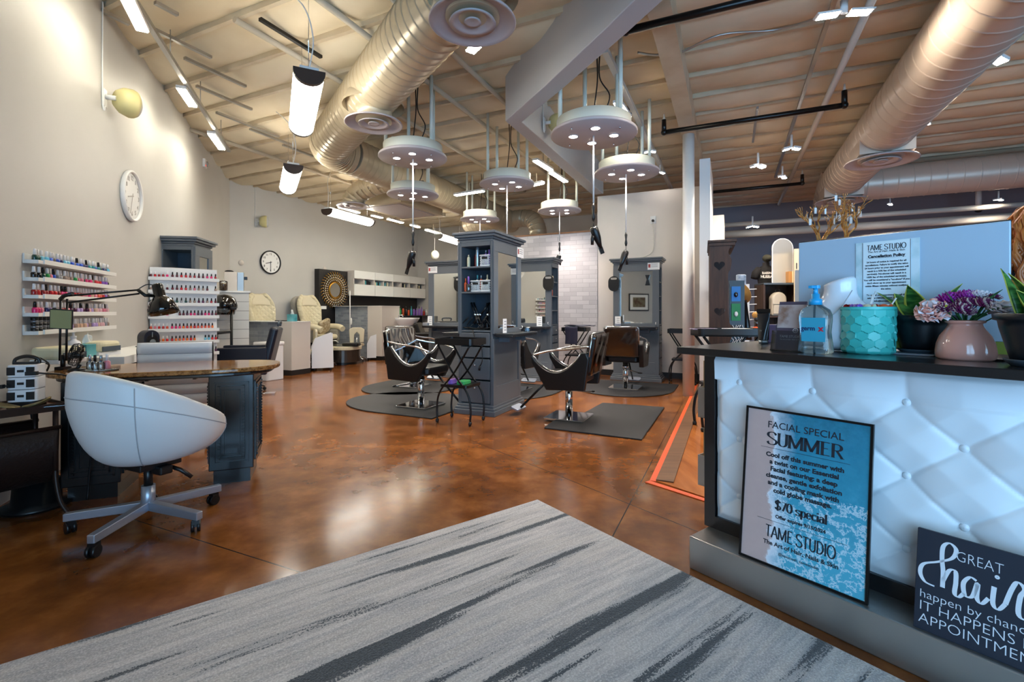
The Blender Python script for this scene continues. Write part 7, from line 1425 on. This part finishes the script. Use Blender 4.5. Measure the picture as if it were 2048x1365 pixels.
skin_body('black_top', TP, TE, TR, m_tee, pe)
QP = [(0, 0, .98)]; QE = []; QR = [(.172, .122)]
for s in (-1, 1): k = len(QP); QP += [(s * .1, 0, .86), (s * .1, -.01, .5), (s * .1, .02, .1)]; QE += [(0, k), (k, k + 1), (k + 1, k + 2)]; QR += [.097, .073, .06]
skin_body('trousers', QP, QE, QR, m_tee, pe)
for s in (-1, 1): MB().ell((s * .1, -.05, .04), (.05, .13, .045), 14, 8).build('shoe', m_black, pe)
for s in (-1, 1):
    e = MB().ell((s * .032, -.098, 1.655), (.013, .008, .008), 12, 8).build('eye', m_plastic, pe); MB().ell((s * .032, -.105, 1.655), (.006, .003, .006), 10, 6).build('iris', M('brown iris', (70, 44, 26), .2), e); MB().tube(smooth_path([(s * .018, -.103, 1.675), (s * .034, -.105, 1.681), (s * .05, -.094, 1.675)]), .003, 6).build('eyebrow', m_bback, pe)
    MB().ell((s * .08, 0, 1.64), (.01, .018, .03), 10, 8).build('ear', m_skin, pe)
MB().add([(-.012, -.1, 1.61), (.012, -.1, 1.61), (0, -.128, 1.612), (-.006, -.1, 1.66), (.006, -.1, 1.66)], [(0, 1, 2), (0, 2, 3), (1, 4, 2), (2, 4, 3), (0, 3, 4, 1)]).build('nose', m_skin, pe, 0, 1); MB().tube(smooth_path([(-.025, -.092, 1.585), (0, -.104, 1.588), (.025, -.092, 1.585)]), [.002] + [.005] * 11 + [.002], 8).build('mouth', M('lip', (176, 92, 88), .4), pe)
m_hair = M('copper hair', (128, 58, 22), .4, noise=(18, .35, .65), c2=(206, 124, 56), stretch=(1, 1, .3)); hb = MB(); rr = random.Random(3)
hb.ell((0, .012, 1.69), (.1, .115, .1), 22, 14)
for k in range(260):
    a = rr.uniform(R(-30), R(210)); r0 = rr.uniform(.075, .108); L = rr.uniform(.34, .52); ph = rr.uniform(0, 6); P = []
    for q in range(15):
        v = q / 14; sp = 1 + .75 * math.sin(min(1, v * 1.3) * 1.5); z = 1.76 - .02 * rr.random() - L * v + .015 * (1 - v); w = .016 * math.sin(ph + v * 17) * min(1, v * 3)
        cap = math.sin(min(1, v * 4.5 + .12) * math.pi / 2)
        P.append((math.cos(a) * (r0 * sp * cap + w), math.sin(a) * (r0 * sp * cap + w) + .01 + .012 * math.cos(ph + v * 15) * min(1, v * 3), z))
    hb.tube(P, [.009 * (1 - .65 * abs(q / 14 - .4)) + .002 for q in range(15)], 5)
hb.build('hair', m_hair, pe)
